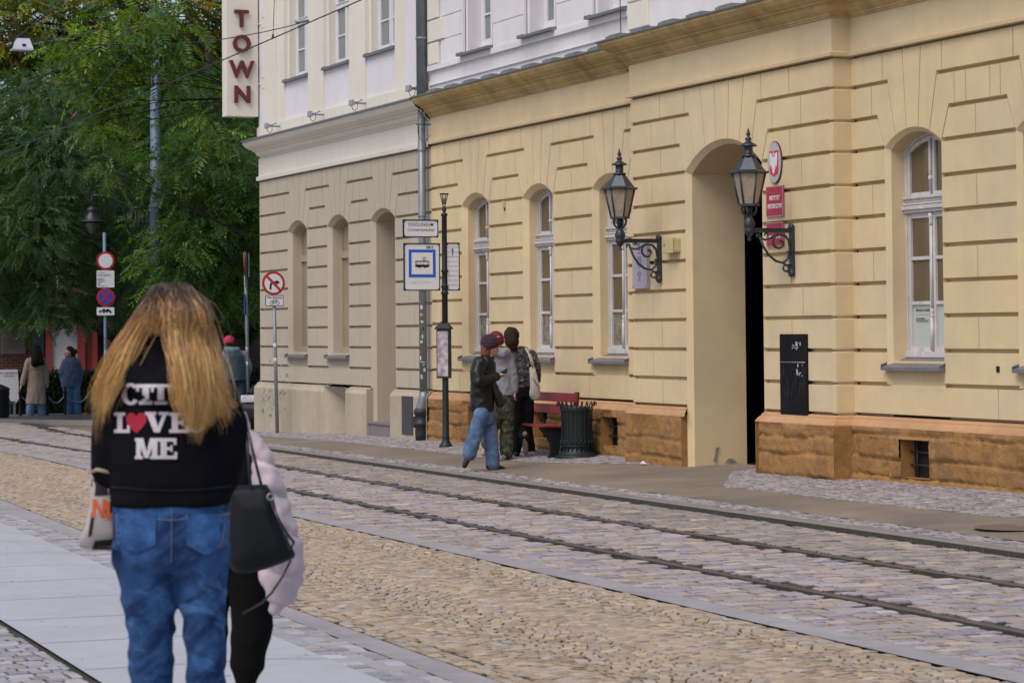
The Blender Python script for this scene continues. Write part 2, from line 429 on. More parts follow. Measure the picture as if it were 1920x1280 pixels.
# tram rails (grooved) with dirt fringes
for nm, f, lab in (('tram_rail', C_railU, 'grooved steel tram rail running closer to the yellow facade'), ('tram_rail', C_railL, 'grooved steel tram rail running closer to the ochre setts')):
    mb = MB(); us = list(np.arange(8, 62, 0.5))
    prof = [(-0.062, -0.02), (-0.062, 0.012), (-0.012, 0.014), (-0.010, -0.018), (0.022, -0.018), (0.024, 0.008), (0.045, 0.008), (0.045, -0.02)]
    V = []
    for u in us:
        x = f(u)
        for a, b in prof: V.append((x+a, u, gz(x, u)+b))
    n = len(prof); mb.add(V, [(i*n+k, i*n+k+1, (i+1)*n+k+1, (i+1)*n+k) for i in range(len(us)-1) for k in range(n-1)])
    o = mb.build(nm, M_rail); tag(o, lab, 'tram rail', 'rails of the tram track')
    mb = MB(); V = []; rg = random.Random(5)
    for s, off in ((-1, -0.075), (1, 0.062)):
        for u in np.arange(8, 60, 0.06):
            if rg.random() < 0.55: continue
            x = f(u)+off+rg.uniform(-0.012, 0.018)*s; r = rg.uniform(0.008, 0.022); z = gz(x, u)+rg.uniform(0.002, 0.012)
            mb.add([(x-r, u-r*1.5, z-0.02), (x+r, u-r*1.4, z-0.02), (x+r*0.8, u+r*1.5, z-0.02), (x-r, u+r*1.3, z-0.02), (x, u, z+r*0.35)], [(0, 1, 4), (1, 2, 4), (2, 3, 4), (3, 0, 4)])
    tag(mb.build('joint_dirt', M_moss), kind='stuff')
# weeds along the kerb
mb = MB(); rg = random.Random(9)
for i in range(70):
    u = rg.choice([rg.uniform(17, 24), rg.uniform(17.5, 19.5), rg.uniform(20.5, 22)]); x = C_curb(u)-rg.uniform(0.005, 0.03); z = gz(x-0.05, u)
    a = rg.uniform(0, 2*pi); h = rg.uniform(0.015, 0.045); d = Vector((cos(a), sin(a), 0))*0.012
    mb.add([(x-d.y*0.4, u+d.x*0.4, z), (x+d.y*0.4, u-d.x*0.4, z), (x+d.x-0.01, u+d.y, z+h)], [(0, 1, 2)])
tag(mb.build('kerb_weeds', mat('weed_green', (0.06, 0.14, 0.03), 0.6)), kind='stuff')

# small dark spots of chewing gum and drips on the pale slabs
mb = MB(); rg = random.Random(77)
for i in range(150):
    u = rg.uniform(11, 24); x = rg.uniform(C_slbB(u)+0.05, C_slbT(u)-0.05); r = rg.choice([0.004, 0.006, 0.009, 0.013]); z = gz(x, u)+0.0075
    mb.add([(x+r*cos(k*pi/3)*rg.uniform(.7, 1.2), u+r*sin(k*pi/3)*rg.uniform(.7, 1.2), z) for k in range(6)], [tuple(range(6))])
tag(mb.build('gum_spots', mat('gum_grey', (0.14, 0.135, 0.14), 0.8, 0.2, 40)), kind='stuff')
# ================================================================== BUILDINGS
WA = 14.3; WC = 14.3*0.975184; WD = 14.3*0.991361
M_yel = mat('yellow_stucco', (0.635, 0.495, 0.29), 0.9, 0.06, 2.6, 0.002, 90, var2=0.06, scale2=0.45, streak=0.05, col2=(0.58, 0.46, 0.295), mix=0.6)
M_bei = mat('beige_stucco', (0.45, 0.385, 0.305), 0.9, 0.04, 2.0, 0.0012, 120, var2=0.05, scale2=0.4, streak=0.04)
M_cre = mat('cream_stucco', (0.69, 0.645, 0.565), 0.9, 0.03, 2.0, 0.001, 120, var2=0.04, scale2=0.4, streak=0.04)
M_lil = mat('white_panel_stucco', (0.68, 0.65, 0.68), 0.9, 0.03, 2.0, 0.001, 120, var2=0.03)
M_whi = mat('offwhite_stucco', (0.69, 0.66, 0.67), 0.9, 0.04, 2.0, 0.001, 120, var2=0.05, streak=0.07)
M_cor = mat('weathered_yellow_cornice', (0.46, 0.33, 0.145), 0.92, 0.16, 3.5, 0.002, 80, var2=0.2, scale2=1.2, streak=0.3)
M_pli = mat('orange_plinth_render', (0.345, 0.175, 0.052), 0.95, 0.20, 7, 0.012, 34, var2=0.20, scale2=1.5, col2=(0.235, 0.125, 0.05), mix=3.0)
M_plt = mat('peach_plinth_moulding', (0.45, 0.255, 0.13), 0.92, 0.12, 5, 0.003, 60, var2=0.12)
M_pli2 = mat('beige_plinth_render', (0.41, 0.345, 0.26), 0.92, 0.07, 3, 0.002, 60, var2=0.12, scale2=0.9, streak=0.15)
M_zinc = mat('zinc_flashing', (0.22, 0.23, 0.25), 0.5, 0.15, 6, 0, 1, metal=0.5)
M_sill = mat('grey_sill_tin', (0.17, 0.165, 0.185), 0.45, 0.15, 8, 0.001, 60, metal=0.3)
M_wood = mat('painted_window_wood', (0.53, 0.50, 0.50), 0.6, 0.12, 9, 0.001, 90, streak=0.25)
M_woodb = mat('beige_window_wood', (0.36, 0.28, 0.19), 0.6, 0.06, 9)
M_woodw = mat('white_window_wood', (0.66, 0.66, 0.69), 0.5, 0.04, 9)
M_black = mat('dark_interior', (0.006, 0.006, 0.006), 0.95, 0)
def glass_mat(name, c1, c2, rough=0.08, sc=1.0):
    m = mat(name, c1, rough, 0.10, 1.5, col2=c2, mix=sc, spec=0.6); return m
M_gl = glass_mat('brown_curtained_glass', (0.135, 0.098, 0.055), (0.10, 0.075, 0.045))
M_glb = glass_mat('beige_blind_glass', (0.29, 0.235, 0.165), (0.26, 0.21, 0.15), 0.3)
M_glu = glass_mat('grey_sky_glass', (0.17, 0.195, 0.20), (0.21, 0.225, 0.215), 0.06)
M_lace = mat('lace_curtain_glass', (0.23, 0.21, 0.17), 0.15, 0.4, 22, col2=(0.10, 0.085, 0.06), mix=14)

from mathutils import noise as mnz
def fp(u, z, o, Wp): return (Wp-o, u, z)
def inset(poly, offs):
    """poly CCW in (a,b); offs per edge (edge i = i->i+1), positive = inwards"""
    n = len(poly); L = []
    for i in range(n):
        a = Vector(poly[i]); b = Vector(poly[(i+1) % n]); d = (b-a).normalized(); nrm = Vector((-d.y, d.x))
        L.append((a+nrm*offs[i], d))
    out = []
    for i in range(n):
        p, d = L[i-1]; q, e = L[i]; cr = d.x*e.y-d.y*e.x
        if abs(cr) < 1e-4: out.append(q.copy()); continue
        t = ((q.x-p.x)*e.y-(q.y-p.y)*e.x)/cr; out.append(p+d*t)
    return out
def ccw(poly):
    A = sum(poly[i][0]*poly[(i+1) % len(poly)][1]-poly[(i+1) % len(poly)][0]*poly[i][1] for i in range(len(poly)))
    return A > 0
GH, GV, CH, CV, DEP = 0.013, 0.0022, 0.006, 0.006, 0.07
def block(mb, poly, types, Wp, dep=DEP, gh=GH, gv=GV, ch=CH, cv=CV):
    if not ccw(poly):
        poly = poly[::-1]; types = (types[::-1][1:]+types[::-1][:1])
    g0 = {'h': gh, 'v': gv, 'n': 0.0}; g1 = {'h': gh+ch, 'v': gv+cv, 'n': 0.0}
    n = len(poly)
    o1 = [g1[t]+(0.008 if t == 'h' and poly[(i+1) % n][0] > poly[i][0] else 0.0) for i, t in enumerate(types)]
    A = inset(poly, [g0[t] for t in types]); B = inset(poly, o1)
    vs = [fp(p.x, p.y, -dep, Wp) for p in A]+[fp(p.x, p.y, 0, Wp) for p in B]
    fs = [[i+n for i in range(n)][::-1]]+[(i, i+n, (i+1) % n+n, (i+1) % n) for i in range(n)]
    mb.add(vs, fs)
def rect(mb, u0, u1, z0, z1, t, Wp, **k):
    """t: types for bottom, right(u1), top, left(u0)"""
    if u1-u0 < 0.03: return
    block(mb, [(u0, z0), (u1, z0), (u1, z1), (u0, z1)], list(t), Wp, **k)
def arc_z(x, a, z3, zc):
    h = zc-z3; R = (a*a+h*h)/(2*h); return zc-R+sqrt(max(0, R*R-x*x))
def rust_wall(mb, Wp, uS, uE, ops, Z, splits, jw=0.07, zlow=None, rev=0.2, endL='n', endR='n', back=True, zbase=None):
    """rusticated ground-floor wall from u=uS (near) to u=uE (far). ops = openings dicts(c,a,zc,lines,low)
    Z = list z0..z11 ; splits = {row: [u..]} extra joints"""
    z0, z1, z2, z3 = Z[:4]
    ops = sorted(ops, key=lambda o: o['c'])
    # back plane
    def quad(u0, u1, za, zb, o=-DEP):
        if u1-u0 > 1e-4: mb.add([fp(u0, za, o, Wp), fp(u0, zb, o, Wp), fp(u1, zb, o, Wp), fp(u1, za, o, Wp)], [(0, 1, 2, 3)])
    bot = Z[11] if zbase is None else zbase
    prev = uS
    for op in ops:
        c, a, zc = op['c'], op['a'], op['zc']
        quad(prev, c-a, bot, z0+0.02); prev = c+a
        N = 16; pts = [(-a+2*a*i/N) for i in range(N+1)]
        for i in range(N):
            x0, x1 = pts[i], pts[i+1]
            mb.add([fp(c+x0, arc_z(x0, a, z3, zc), -DEP, Wp), fp(c+x0, z0+0.02, -DEP, Wp), fp(c+x1, z0+0.02, -DEP, Wp), fp(c+x1, arc_z(x1, a, z3, zc), -DEP, Wp)], [(0, 1, 2, 3)])
        # splayed rim + reveal
        ai = a-jw; zi = zc-jw*0.85; z3i = z3-0.035; low = op['low']
        outer = [(-a, low)]+[(x, arc_z(x, a, z3, zc)) for x in pts]+[(a, low)]
        inner = [(-ai, low)]+[(x*ai/a, arc_z(x*ai/a, ai, z3i, zi)) for x in pts]+[(ai, low)]
        d = op.get('rev', rev); m = len(outer)
        vs = [fp(c+x, z, 0, Wp) for x, z in outer]+[fp(c+x, z, -jw*0.9, Wp) for x, z in inner]+[fp(c+x, z, -d-jw*0.9, Wp) for x, z in inner]+[fp(c+x, z, -DEP-0.002, Wp) for x, z in outer]
        fs = []
        for i in range(m-1):
            fs += [(i, i+m, i+1+m, i+1), (i+m, i+2*m, i+1+2*m, i+1+m), (i, i+1, i+1+3*m, i+3*m)]
        mb.add(vs, fs)
        op['ai'] = ai; op['zi'] = zi; op['z3i'] = z3i
        # voussoirs
        Ls = op['lines']                       # list of (top_x, bottom_x), outermost first
        nL = len(Ls); ztop = [z2, z1]+[z0]*(nL-2)
        for sgn in (-1, 1):
            def seg(xa, xb):                   # arc points from xa to xb
                return [(c+sgn*(xa+(xb-xa)*i/4), arc_z(xa+(xb-xa)*i/4, a, z3, zc)) for i in range(5)]
            for i in range(nL-1):
                (ta, ba), (tb, bb) = Ls[i], Ls[i+1]
                A = seg(min(ba, a), bb)        # from outer to inner along arc
                if i == 0:
                    hk = op['hook1']
                    poly = A+[(c+sgn*tb, z1), (c+sgn*hk, z1), (c+sgn*hk, z2), (c+sgn*ta, z2)]
                    ty = ['n']*4+['v', 'h', 'v', 'h', 'v']
                elif i == 1:
                    hk = op['hook0']
                    poly = A+[(c+sgn*tb, z0), (c+sgn*hk, z0), (c+sgn*hk, z1), (c+sgn*ta, z1)]
                    ty = ['n']*4+['v', 'h', 'v', 'h', 'v']
                else:
                    poly = A+[(c+sgn*tb, z0), (c+sgn*ta, z0)]; ty = ['n']*4+['v', 'h', 'v']
                block(mb, poly, ty, Wp)
        tb, bb = Ls[-1]
        A = [(c-bb+2*bb*i/4, arc_z(-bb+2*bb*i/4, a, z3, zc)) for i in range(5)]
        if op.get('mid'):
            for sgn in (-1, 1):
                A = [(c+sgn*bb*(1-i/3), arc_z(bb*(1-i/3), a, z3, zc)) for i in range(4)]
                block(mb, A+[(c, z0), (c+sgn*tb, z0)], ['n']*3+['v', 'h', 'v'], Wp)
        else: block(mb, A+[(c+tb, z0), (c-tb, z0)], ['n']*4+['v', 'h', 'v'], Wp)
    quad(prev, uE, bot, z0+0.02)
    # rows
    def cutrow(ua, ub, za, zb, cuts, tl, tr, typ='h'):
        cs = [ua]+sorted([x for x in cuts if ua+0.08 < x < ub-0.08])+[ub]
        for i in range(len(cs)-1):
            rect(mb, cs[i], cs[i+1], za, zb, (typ, 'v' if i < len(cs)-2 else tr, 'h', 'v' if i > 0 else tl), Wp)
    def spans(fn):                              # gaps between openings given half-extent fn(op)
        out = []; p = uS; tl = endR
        for op in ops:
            e = fn(op); out.append((p, op['c']-e, tl, 'v')); p = op['c']+e; tl = 'v'
        out.append((p, uE, tl, endL)); return out
    for (p, q, tl, tr) in spans(lambda o: o['hook0']): cutrow(p, q, z1, z0, splits.get(0, []), tl, tr)
    for (p, q, tl, tr) in spans(lambda o: o['hook1']): cutrow(p, q, z2, z1, splits.get(1, []), tl, tr)
    # row 2: slanted ends
    ed = [(uS, uS, endR)]
    for op in ops:
        t, b = op['lines'][0]; b = op['a']; ed += [(op['c']-t, op['c']-b, 'v'), (op['c']+t, op['c']+b, 'v')]
    ed.append((uE, uE, endL))
    for i in range(0, len(ed), 2):
        (ta, ba, tl), (tb, bb, tr) = ed[i], ed[i+1]
        cuts = [x for x in splits.get(2, []) if max(ta, ba)+0.1 < x < min(tb, bb)-0.1]
        xs = [(ta, ba, tl)]+[(x, x, 'v') for x in sorted(cuts)]+[(tb, bb, tr)]
        for j in range(len(xs)-1):
            (t0, b0, c0), (t1, b1, c1) = xs[j], xs[j+1]
            block(mb, [(b0, z3), (b1, z3), (t1, z2), (t0, z2)], ['h', c1, 'h', c0], Wp)
    for k in range(3, 11):
        for (p, q, tl, tr) in spans(lambda o: (o['a'] if Z[k+1] > o['low']-0.2 else -1)):
            pass
        p = uS; tl = endR; sp = []
        for op in ops:
            if Z[k] > op['low']+0.05:
                sp.append((p, op['c']-op['a'], tl, 'n')); p = op['c']+op['a']; tl = 'n'
        sp.append((p, uE, tl, endL))
        for (a_, b_, t0, t1) in sp: cutrow(a_, b_, Z[k+1], Z[k], splits.get(k, []), t0, t1)
WL = [(0.74, 0.6), (0.50, 0.35), (0.193, 0.12)]
WLd = [(0.72, 0.58), (0.50, 0.347), (0.19, 0.12)]
def wop(c, a=0.575, zc=3.785, low=None, L=WL, **k):
    d = dict(c=c, a=a, zc=zc, lines=[(a+0.145, a)]+list(L[1:]), low=low, hook1=0.84, hook0=0.605); d.update(k); return d
ZY = [4.65, 4.31, 3.945, 3.603, 3.234, 2.87, 2.507, 2.140, 1.776, 1.410, 1.047, 0.705]
ZA = [4.62, 4.29, 3.93, 3.567, 3.208, 2.847, 2.486, 2.110, 1.748, 1.392, 1.034, 0.715]
U_E = 48.16; U_AB = 38.52; U_BC = 30.115; U_CD = 24.80; U_S = 17.0

yb = empty('yellow_building', (WA, 34, 0), 0, 'long yellow stucco building with rusticated ground floor, arched windows and orange plinth', 'building')
bb_ = empty('beige_building', (WA, 45, 0), 0, 'beige and cream corner building on the left with blind arched windows and grey cornice flashing', 'building')
def bd(mb, name, m, par):
    o = mb.build(name, m); o.parent = par; o.matrix_parent_inverse = Matrix.Translation(-par.location); return o

# ---- rusticated walls
bops = [wop(36.60, low=ZY[10]), wop(34.11, low=ZY[10]), wop(31.60, low=ZY[10])]
mids = lambda l: [(l[i]+l[i+1])/2 for i in range(len(l)-1)]
def alt(l, ks=(4, 6, 8)): return {k: list(l) for k in ks}
sB = alt([35.32, 32.87, 37.95]); sB.update({1: [37.75], 0: [37.9, 38.2], 2: [35.32, 32.87, 37.95], 10: [37.3, 34.8, 32.3]})
mb = MB(); rust_wall(mb, WA, U_BC, U_AB, bops, ZY, sB, jw=0.085, rev=0.14)
cops = [wop(27.51, a=1.02, zc=3.943, low=-0.3, L=[(1.16, 1.02), (0.90, 0.753), (0.585, 0.452), (0.194, 0.155)], hook1=1.29, hook0=1.02, rev=0.72)]
sC = {0: [29.24, 25.81], 1: [29.5, 25.535], 2: [29.22, 25.796]}
for k in range(3, 11): sC[k] = [29.49, 25.53] if k % 2 else [29.22, 25.80]
rust_wall(mb, WC, U_CD, U_BC, cops, ZY, sC, jw=0.07)
dops = [wop(23.51, low=ZY[10], L=WLd, a=0.578), wop(20.97, low=ZY[10], L=WLd, a=0.578), wop(18.43, low=ZY[10], L=WLd, a=0.578)]
sD = alt([22.27, 19.7, 24.35]); sD.update({1: [22.27+0.18, 22.0], 2: [22.273, 19.7], 10: [21.93, 19.4], 0: []}); sD.pop(8); sD[8] = [22.27, 19.7]
rust_wall(mb, WD, U_S, U_CD-0.0, dops, ZY, sD, jw=0.055, rev=0.165)
# side of the projecting bay
for k in range(11):
    mb.bbox((WC-0.001, U_CD-0.002, ZY[k+1]+0.011), (WD+0.08, U_CD+0.10, ZY[k]-0.011), 0.016)
mb.add([(WC+0.032, U_CD+0.02, 0), (WC+0.032, U_CD+0.02, 4.7), (WD+0.06, U_CD+0.02, 4.7), (WD+0.06, U_CD+0.02, 0)], [(0, 1, 2, 3)])
mb.add([(WC+0.03, U_BC, 0), (WC+0.03, U_BC, 4.7), (WA+0.1, U_BC, 4.7), (WA+0.1, U_BC, 0)], [(0, 1, 2, 3)])
bd(mb, 'rusticated_wall', M_yel, yb)
aops = [wop(45.72, a=0.6, zc=3.755, low=ZA[10]), wop(43.31, a=0.6, zc=3.755, low=ZA[10]), wop(40.90, a=0.63, zc=3.755, low=-0.4, rev=0.8)]
sA = alt([44.51, 42.11, 47.5, 46.9, 39.6, 39.1]); sA.update({0: [44.2, 44.8, 41.9, 42.4, 47.6, 47.0, 39.9, 39.2], 1: [44.51, 42.11, 47.3, 46.8, 39.7], 2: [44.51, 42.11, 47.5, 46.9, 39.1, 39.6], 10: [47.5, 44.5, 42.0, 39.6, 39.1]})
for k in (3, 5, 7, 9): sA[k] = [47.2, 39.35]
mb = MB(); rust_wall(mb, WA, U_AB+0.004, U_E, aops, ZA, sA, jw=0.085, rev=0.16)
mb.add([(WA+0.0, U_E, -0.3), (WA+0.0, U_E, 4.7), (WA+8, U_E, 4.7), (WA+8, U_E, -0.3)], [(0, 1, 2, 3)])
bd(mb, 'rusticated_wall', M_bei, bb_)

# ---- apron panels below the windows
def aprons(par, Wp, ops, Z, m):
    for op in ops:
        mb = MB()
        if op['low'] < 0.5: continue
        c, a = op['c'], op['a']
        mb.box((Wp+0.05, c-a+0.001, Z[10]-0.02), (Wp+0.12, c+a-0.001, 1.30))
        mb.add([fp(c-a, Z[10]-0.026, 0.0, Wp), fp(c+a, Z[10]-0.026, 0, Wp), fp(c+a, Z[10]+0.012, -0.06, Wp), fp(c-a, Z[10]+0.012, -0.06, Wp)], [(0, 3, 2, 1)])
        bd(mb, 'apron_panel', m, par)
aprons(yb, WA, bops, ZY, M_yel); aprons(yb, WD, dops, ZY, M_yel); aprons(bb_, WA, aops, ZA, M_bei)

# ---- moulded bands (frieze, cornice) swept along a path in plan
def sweep(mb, path, prof):
    """path: [(x,u)..] ordered from far (large u) to near ; prof [(out, z)..]; street side is -x"""
    n = len(path); R = []
    for i, (x, u) in enumerate(path):
        ds = []
        if i > 0: ds.append((Vector((x, u))-Vector(path[i-1])).normalized())
        if i < n-1: ds.append((Vector(path[i+1])-Vector((x, u))).normalized())
        ns = [Vector((d.y, -d.x)) for d in ds]            # outward (street) normal for travel towards -u
        nn = ns[0] if len(ns) == 1 else (ns[0]+ns[1])
        if len(ns) == 2: nn = nn/(1+ns[0].dot(ns[1]))
        R.append([(x+nn.x*o, u+nn.y*o, z) for o, z in prof])
    m = len(prof); vs = [p for r in R for p in r]
    mb.add(vs, [(i*m+k, i*m+k+1, (i+1)*m+k+1, (i+1)*m+k) for i in range(n-1) for k in range(m-1)])
ypath = [(WA, U_AB+0.0), (WA, U_BC), (WC, U_BC), (WC, U_CD), (WD, U_CD), (WD, U_S)]
mb = MB(); sweep(mb, ypath, [(0.0, 4.655), (0.055, 4.662), (0.06, 4.70), (0.012, 4.715), (0.012, 5.095)]); bd(mb, 'frieze', M_yel, yb)
mb = MB(); sweep(mb, ypath, [(0.012, 5.09), (0.035, 5.092), (0.035, 5.112), (0.05, 5.114), (0.05, 5.135), (0.075, 5.15), (0.115, 5.185), (0.13, 5.225), (0.135, 5.232), (0.175, 5.237), (0.18, 5.262), (0.21, 5.268), (0.28, 5.31), (0.32, 5.36), (0.325, 5.405), (0.0, 5.42)])
bd(mb, 'cornice', M_cor, yb)
mb = MB(); sweep(mb, ypath, [(0.30, 5.402), (0.345, 5.395), (0.35, 5.412), (0.30, 5.43), (0.02, 5.47), (0.0, 5.47)])
for p0, p1, W0 in ((37.9, 31.0, WA), (30.2, 25.2, WC), (24.4, 19.0, WD)):
    u = p0
    while u > p1: mb.box((W0-0.31, u-0.34, 5.425), (W0-0.27, u, 5.455)); mb.box((W0-0.27, u-0.34, 5.435), (W0-0.05, u, 5.475)); u -= 0.79
bd(mb, 'cornice_flashing', M_zinc, yb)
apath = [(WA+6, U_E), (WA, U_E), (WA, U_AB)]; apath2 = [(WA+6, U_E-0.2), (WA, U_E-0.2), (WA, U_AB)]
mb = MB(); sweep(mb, apath, [(0.0, 4.622), (0.05, 4.63), (0.055, 4.70), (0.012, 4.715), (0.012, 5.06)]); bd(mb, 'frieze', M_cre, bb_)
mb = MB(); sweep(mb, apath2, [(0.012, 5.055), (0.035, 5.06), (0.035, 5.085), (0.06, 5.09), (0.10, 5.13), (0.115, 5.18), (0.15, 5.185), (0.16, 5.215), (0.20, 5.225), (0.27, 5.28), (0.31, 5.34), (0.315, 5.385), (0, 5.40)]); bd(mb, 'cornice', M_cre, bb_)
mb = MB(); sweep(mb, apath2, [(0.29, 5.382), (0.345, 5.375), (0.35, 5.40), (0.29, 5.42), (0.02, 5.50), (0.0, 5.50)]); bd(mb, 'cornice_flashing', M_zinc, bb_)

# ---- plinths
def fence_rough(mb, Wp, u0, u1, z0, z1, out, seed, holes=(), nu=0.028, amp=0.012, stones=True):
    """rough rendered stone plinth as displaced grid with stone joints"""
    rg = np.random.RandomState(seed); nu_ = max(2, int((u1-u0)/nu)); nz = max(3, int((z1-z0)/(0.022 if stones else 0.08)))
    us = np.linspace(u0, u1, nu_+1); zs = np.linspace(z0, z1, nz+1)
    for h in holes: us = np.sort(np.append(us, [h[0], h[1]])); zs = np.sort(np.append(zs, [h[2], h[3]]))
    us = np.unique(np.round(us, 4)); zs = np.unique(np.round(zs, 4))
    rows = [z0]; 
    while rows[-1] < z1-0.1: rows.append(rows[-1]+rg.uniform(0.17, 0.27))
    joints = [[u0+j for j in np.cumsum(rg.uniform(0.28, 0.75, 60))] for _ in rows]; soff = rg.normal(0, 0.012, (len(rows)+1, 80)); zj = rg.normal(0, 0.02, (len(rows)+1, 80))
    idx = {}; vs = []
    for i, u in enumerate(us):
        for j, z in enumerate(zs):
            d = rg.normal(0, amp*0.16)
            if stones:
                zz = z+0.012*sin(u*3+seed)+0.010*mnz.noise(Vector((u*5, z*5, seed)))
                r = max(0, sum(1 for q in rows if q <= zz)-1); uu_ = u+0.012*mnz.noise(Vector((u*9, z*9, seed+5)))
                js = joints[r]; c_ = sum(1 for q in js if q <= uu_); dj = min(abs(zz-q) for q in rows[1:]) if len(rows) > 1 else 1
                dv = min(abs(uu_-q) for q in js); dd = min(dj, dv); wk = 0.5+0.5*mnz.noise(Vector((u*2.2, z*2.2, seed+9)))
                if z < z1-0.05: d -= (0.012+0.032*max(0, wk))*max(0, 1-dd/0.026)
                d += soff[r, c_]+0.010*mnz.noise(Vector((u*11, z*11, seed)))+0.006*mnz.noise(Vector((u*31, z*31, seed)))
                d = d*min(1, (z1-z)/0.05+0.15)
            if u in (us[0], us[-1]): d = min(d, 0)
            idx[i, j] = len(vs); vs.append(fp(u, z, out+d, Wp))
    fs = []
    for i in range(len(us)-1):
        for j in range(len(zs)-1):
            cu, cz = (us[i]+us[i+1])/2, (zs[j]+zs[j+1])/2
            if any(h[0] < cu < h[1] and h[2] < cz < h[3] for h in holes): continue
            fs.append((idx[i, j], idx[i, j+1], idx[i+1, j+1], idx[i+1, j]))
    mb.add(vs, fs, True)
def plinth_top(mb, Wp, u0, u1, zt, out, endS=False, endE=False):
    prof = [(out, zt-0.12), (out-0.005, zt-0.105), (out-0.035, zt-0.065), (out-0.055, zt-0.05), (out-0.06, zt-0.03), (0.0, zt-0.012), (-0.04, zt-0.004)]
    m = len(prof); vs = [fp(u0-(o if endS else 0), z, o, Wp) for o, z in prof]+[fp(u1+(o if endE else 0), z, o, Wp) for o, z in prof]
    mb.add(vs, [(k, k+m, k+m+1, k+1) for k in range(m-1)])
zg = lambda x, u: gz(x, u)-0.06
mb = MB(); mt_ = MB()
PO = 0.085
def cap(mb, Wp, u, z0, z1, out): mb.add([fp(u, z0, out, Wp), fp(u, z1, out, Wp), fp(u, z1, -0.2, Wp), fp(u, z0, -0.2, Wp)], [(0, 1, 2, 3)])
BH = [(36.19, 36.73, 0.13, 0.51), (33.62, 34.16, 0.12, 0.50), (31.20, 31.75, 0.10, 0.49)]
fence_rough(mb, WA, U_BC, U_AB, -0.25, ZY[11]-0.12, PO, 3, BH); plinth_top(mt_, WA, U_BC-0.1, U_AB, ZY[11], PO)
fence_rough(mb, WC, 28.53, U_BC+0.085, -0.2, ZY[11]-0.12, PO, 4); plinth_top(mt_, WC, 28.53, U_BC, ZY[11], PO, True, True)
fence_rough(mb, WC, U_CD-0.085, 26.49, -0.2, ZY[11]-0.12, PO, 5); plinth_top(mt_, WC, U_CD, 26.49, ZY[11], PO, True, True)
DH = [(23.12, 23.69, 0.07, 0.475), (20.6, 21.15, 0.07, 0.475)]
fence_rough(mb, WD, U_S, U_CD, -0.2, ZY[11]-0.12, PO, 6, DH); plinth_top(mt_, WD, U_S, U_CD, ZY[11], PO)
for u in (28.53-0.0, 26.49): cap(mb, WC, u, -0.2, ZY[11]-0.1, PO)
cap(mb, WC, 26.49+PO*0.9, -0.2, ZY[11]-0.12, PO); 
# corner returns of the bay plinth
x0, x1 = WC-PO, WD-PO+0.02
rgp = np.random.RandomState(8)
vs = []; nz = 14
for i in range(6):
    for j in range(nz): vs.append((x0+(x1-x0)*i/5, U_CD-0.085-rgp.normal(0, 0.003), -0.2+(ZY[11]-0.12+0.2)*j/(nz-1)))
mb.add(vs, [(i*nz+j, (i+1)*nz+j, (i+1)*nz+j+1, i*nz+j+1) for i in range(5) for j in range(nz-1)], True)
prof = [(PO, -0.12), (PO-0.005, -0.105), (PO-0.035, -0.065), (PO-0.055, -0.05), (PO-0.06, -0.03), (0, -0.012), (-0.04, -0.004)]
vs = [(WC-o, U_CD-o, ZY[11]+z) for o, z in prof]+[(WD-o+0.0, U_CD-o, ZY[11]+z) for o, z in prof]
mt_.add(vs, [(k, k+1, k+8, k+7) for k in range(6)])
o = bd(mb, 'plinth', M_pli, yb)
bd(mt_, 'plinth_moulding', M_plt, yb)
# cellar openings with bars
def cellar(par, Wp, h, out, mrev):
    mb = MB(); u0, u1, z0, z1 = h; d = -0.10; di = out+0.012
    for (a, b) in (((u0, z0), (u0, z1)), ((u0, z1), (u1, z1)), ((u1, z1), (u1, z0)), ((u1, z0), (u0, z0))):
        mb.add([fp(*a, di, Wp), fp(*b, di, Wp), fp(*b, d, Wp), fp(*a, d, Wp)], [(0, 1, 2, 3)])
    w = bd(mb, 'cellar_window', mrev, par)
    m2 = MB(); m2.box((Wp+0.085, u0, z0), (Wp+0.13, u1, z1)); o = m2.build('pane', M_cel); o.parent = w; o.matrix_parent_inverse = Matrix.Translation(-par.location)
    o.matrix_parent_inverse = w.matrix_parent_inverse.copy(); o.matrix_parent_inverse = Matrix.Identity(4)
    m3 = MB()
    for k in (1, 2): z = z0+(z1-z0)*k/3; m3.tube([(Wp+0.04, u0-0.02, z), (Wp+0.04, u1+0.02, z)], 0.011, 6)
    m3.tube([(Wp+0.05, u0+(u1-u0)*0.80, z0), (Wp+0.05, u0+(u1-u0)*0.80, z1)], 0.012, 6)
    o = m3.build('grille', M_iron); o.parent = w
M_cel = mat('dusty_cellar_pane', (0.022, 0.02, 0.02), 0.8, 0.3, 8, spec=0.1)
M_iron = mat('dark_painted_iron', (0.035, 0.04, 0.048), 0.42, 0.15, 10, 0.0006, 120, metal=0.3)
for h in BH: cellar(yb, WA, h, PO-0.012, M_pli)
for h in DH: cellar(yb, WD, h, PO-0.012, M_pli)

# beige plinth with splayed cellar chute and door gap
mb = MB(); PA = 0.10
def pseg(u0, u1, zt=ZA[11], capS=False, capE=False):
    mb = MB()
    fence_rough(mb, WA, u0, u1, -0.35, zt-0.12, PA, 9, nu=0.3, amp=0.001, stones=False); plinth_top(mb, WA, u0, u1, zt, PA)
    if capS: cap(mb, WA, u0, -0.35, zt-0.03, PA)
    if capE: cap(mb, WA, u1, -0.35, zt-0.03, PA)
    bd(mb, 'plinth', M_pli2, bb_)
pseg(43.84, U_E+0.1, capS=True); pseg(41.5, 42.64, capS=True, capE=True); pseg(U_AB, 40.30, capE=True)
mb.add([(WA-PA, U_E+0.1, -0.4), (WA-PA, U_E+0.1, 0.6), (WA+6, U_E+0.1, 0.6), (WA+6, U_E+0.1, -0.4)], [(0, 1, 2, 3)]); bd(mb, 'plinth', M_pli2, bb_); mb = MB()
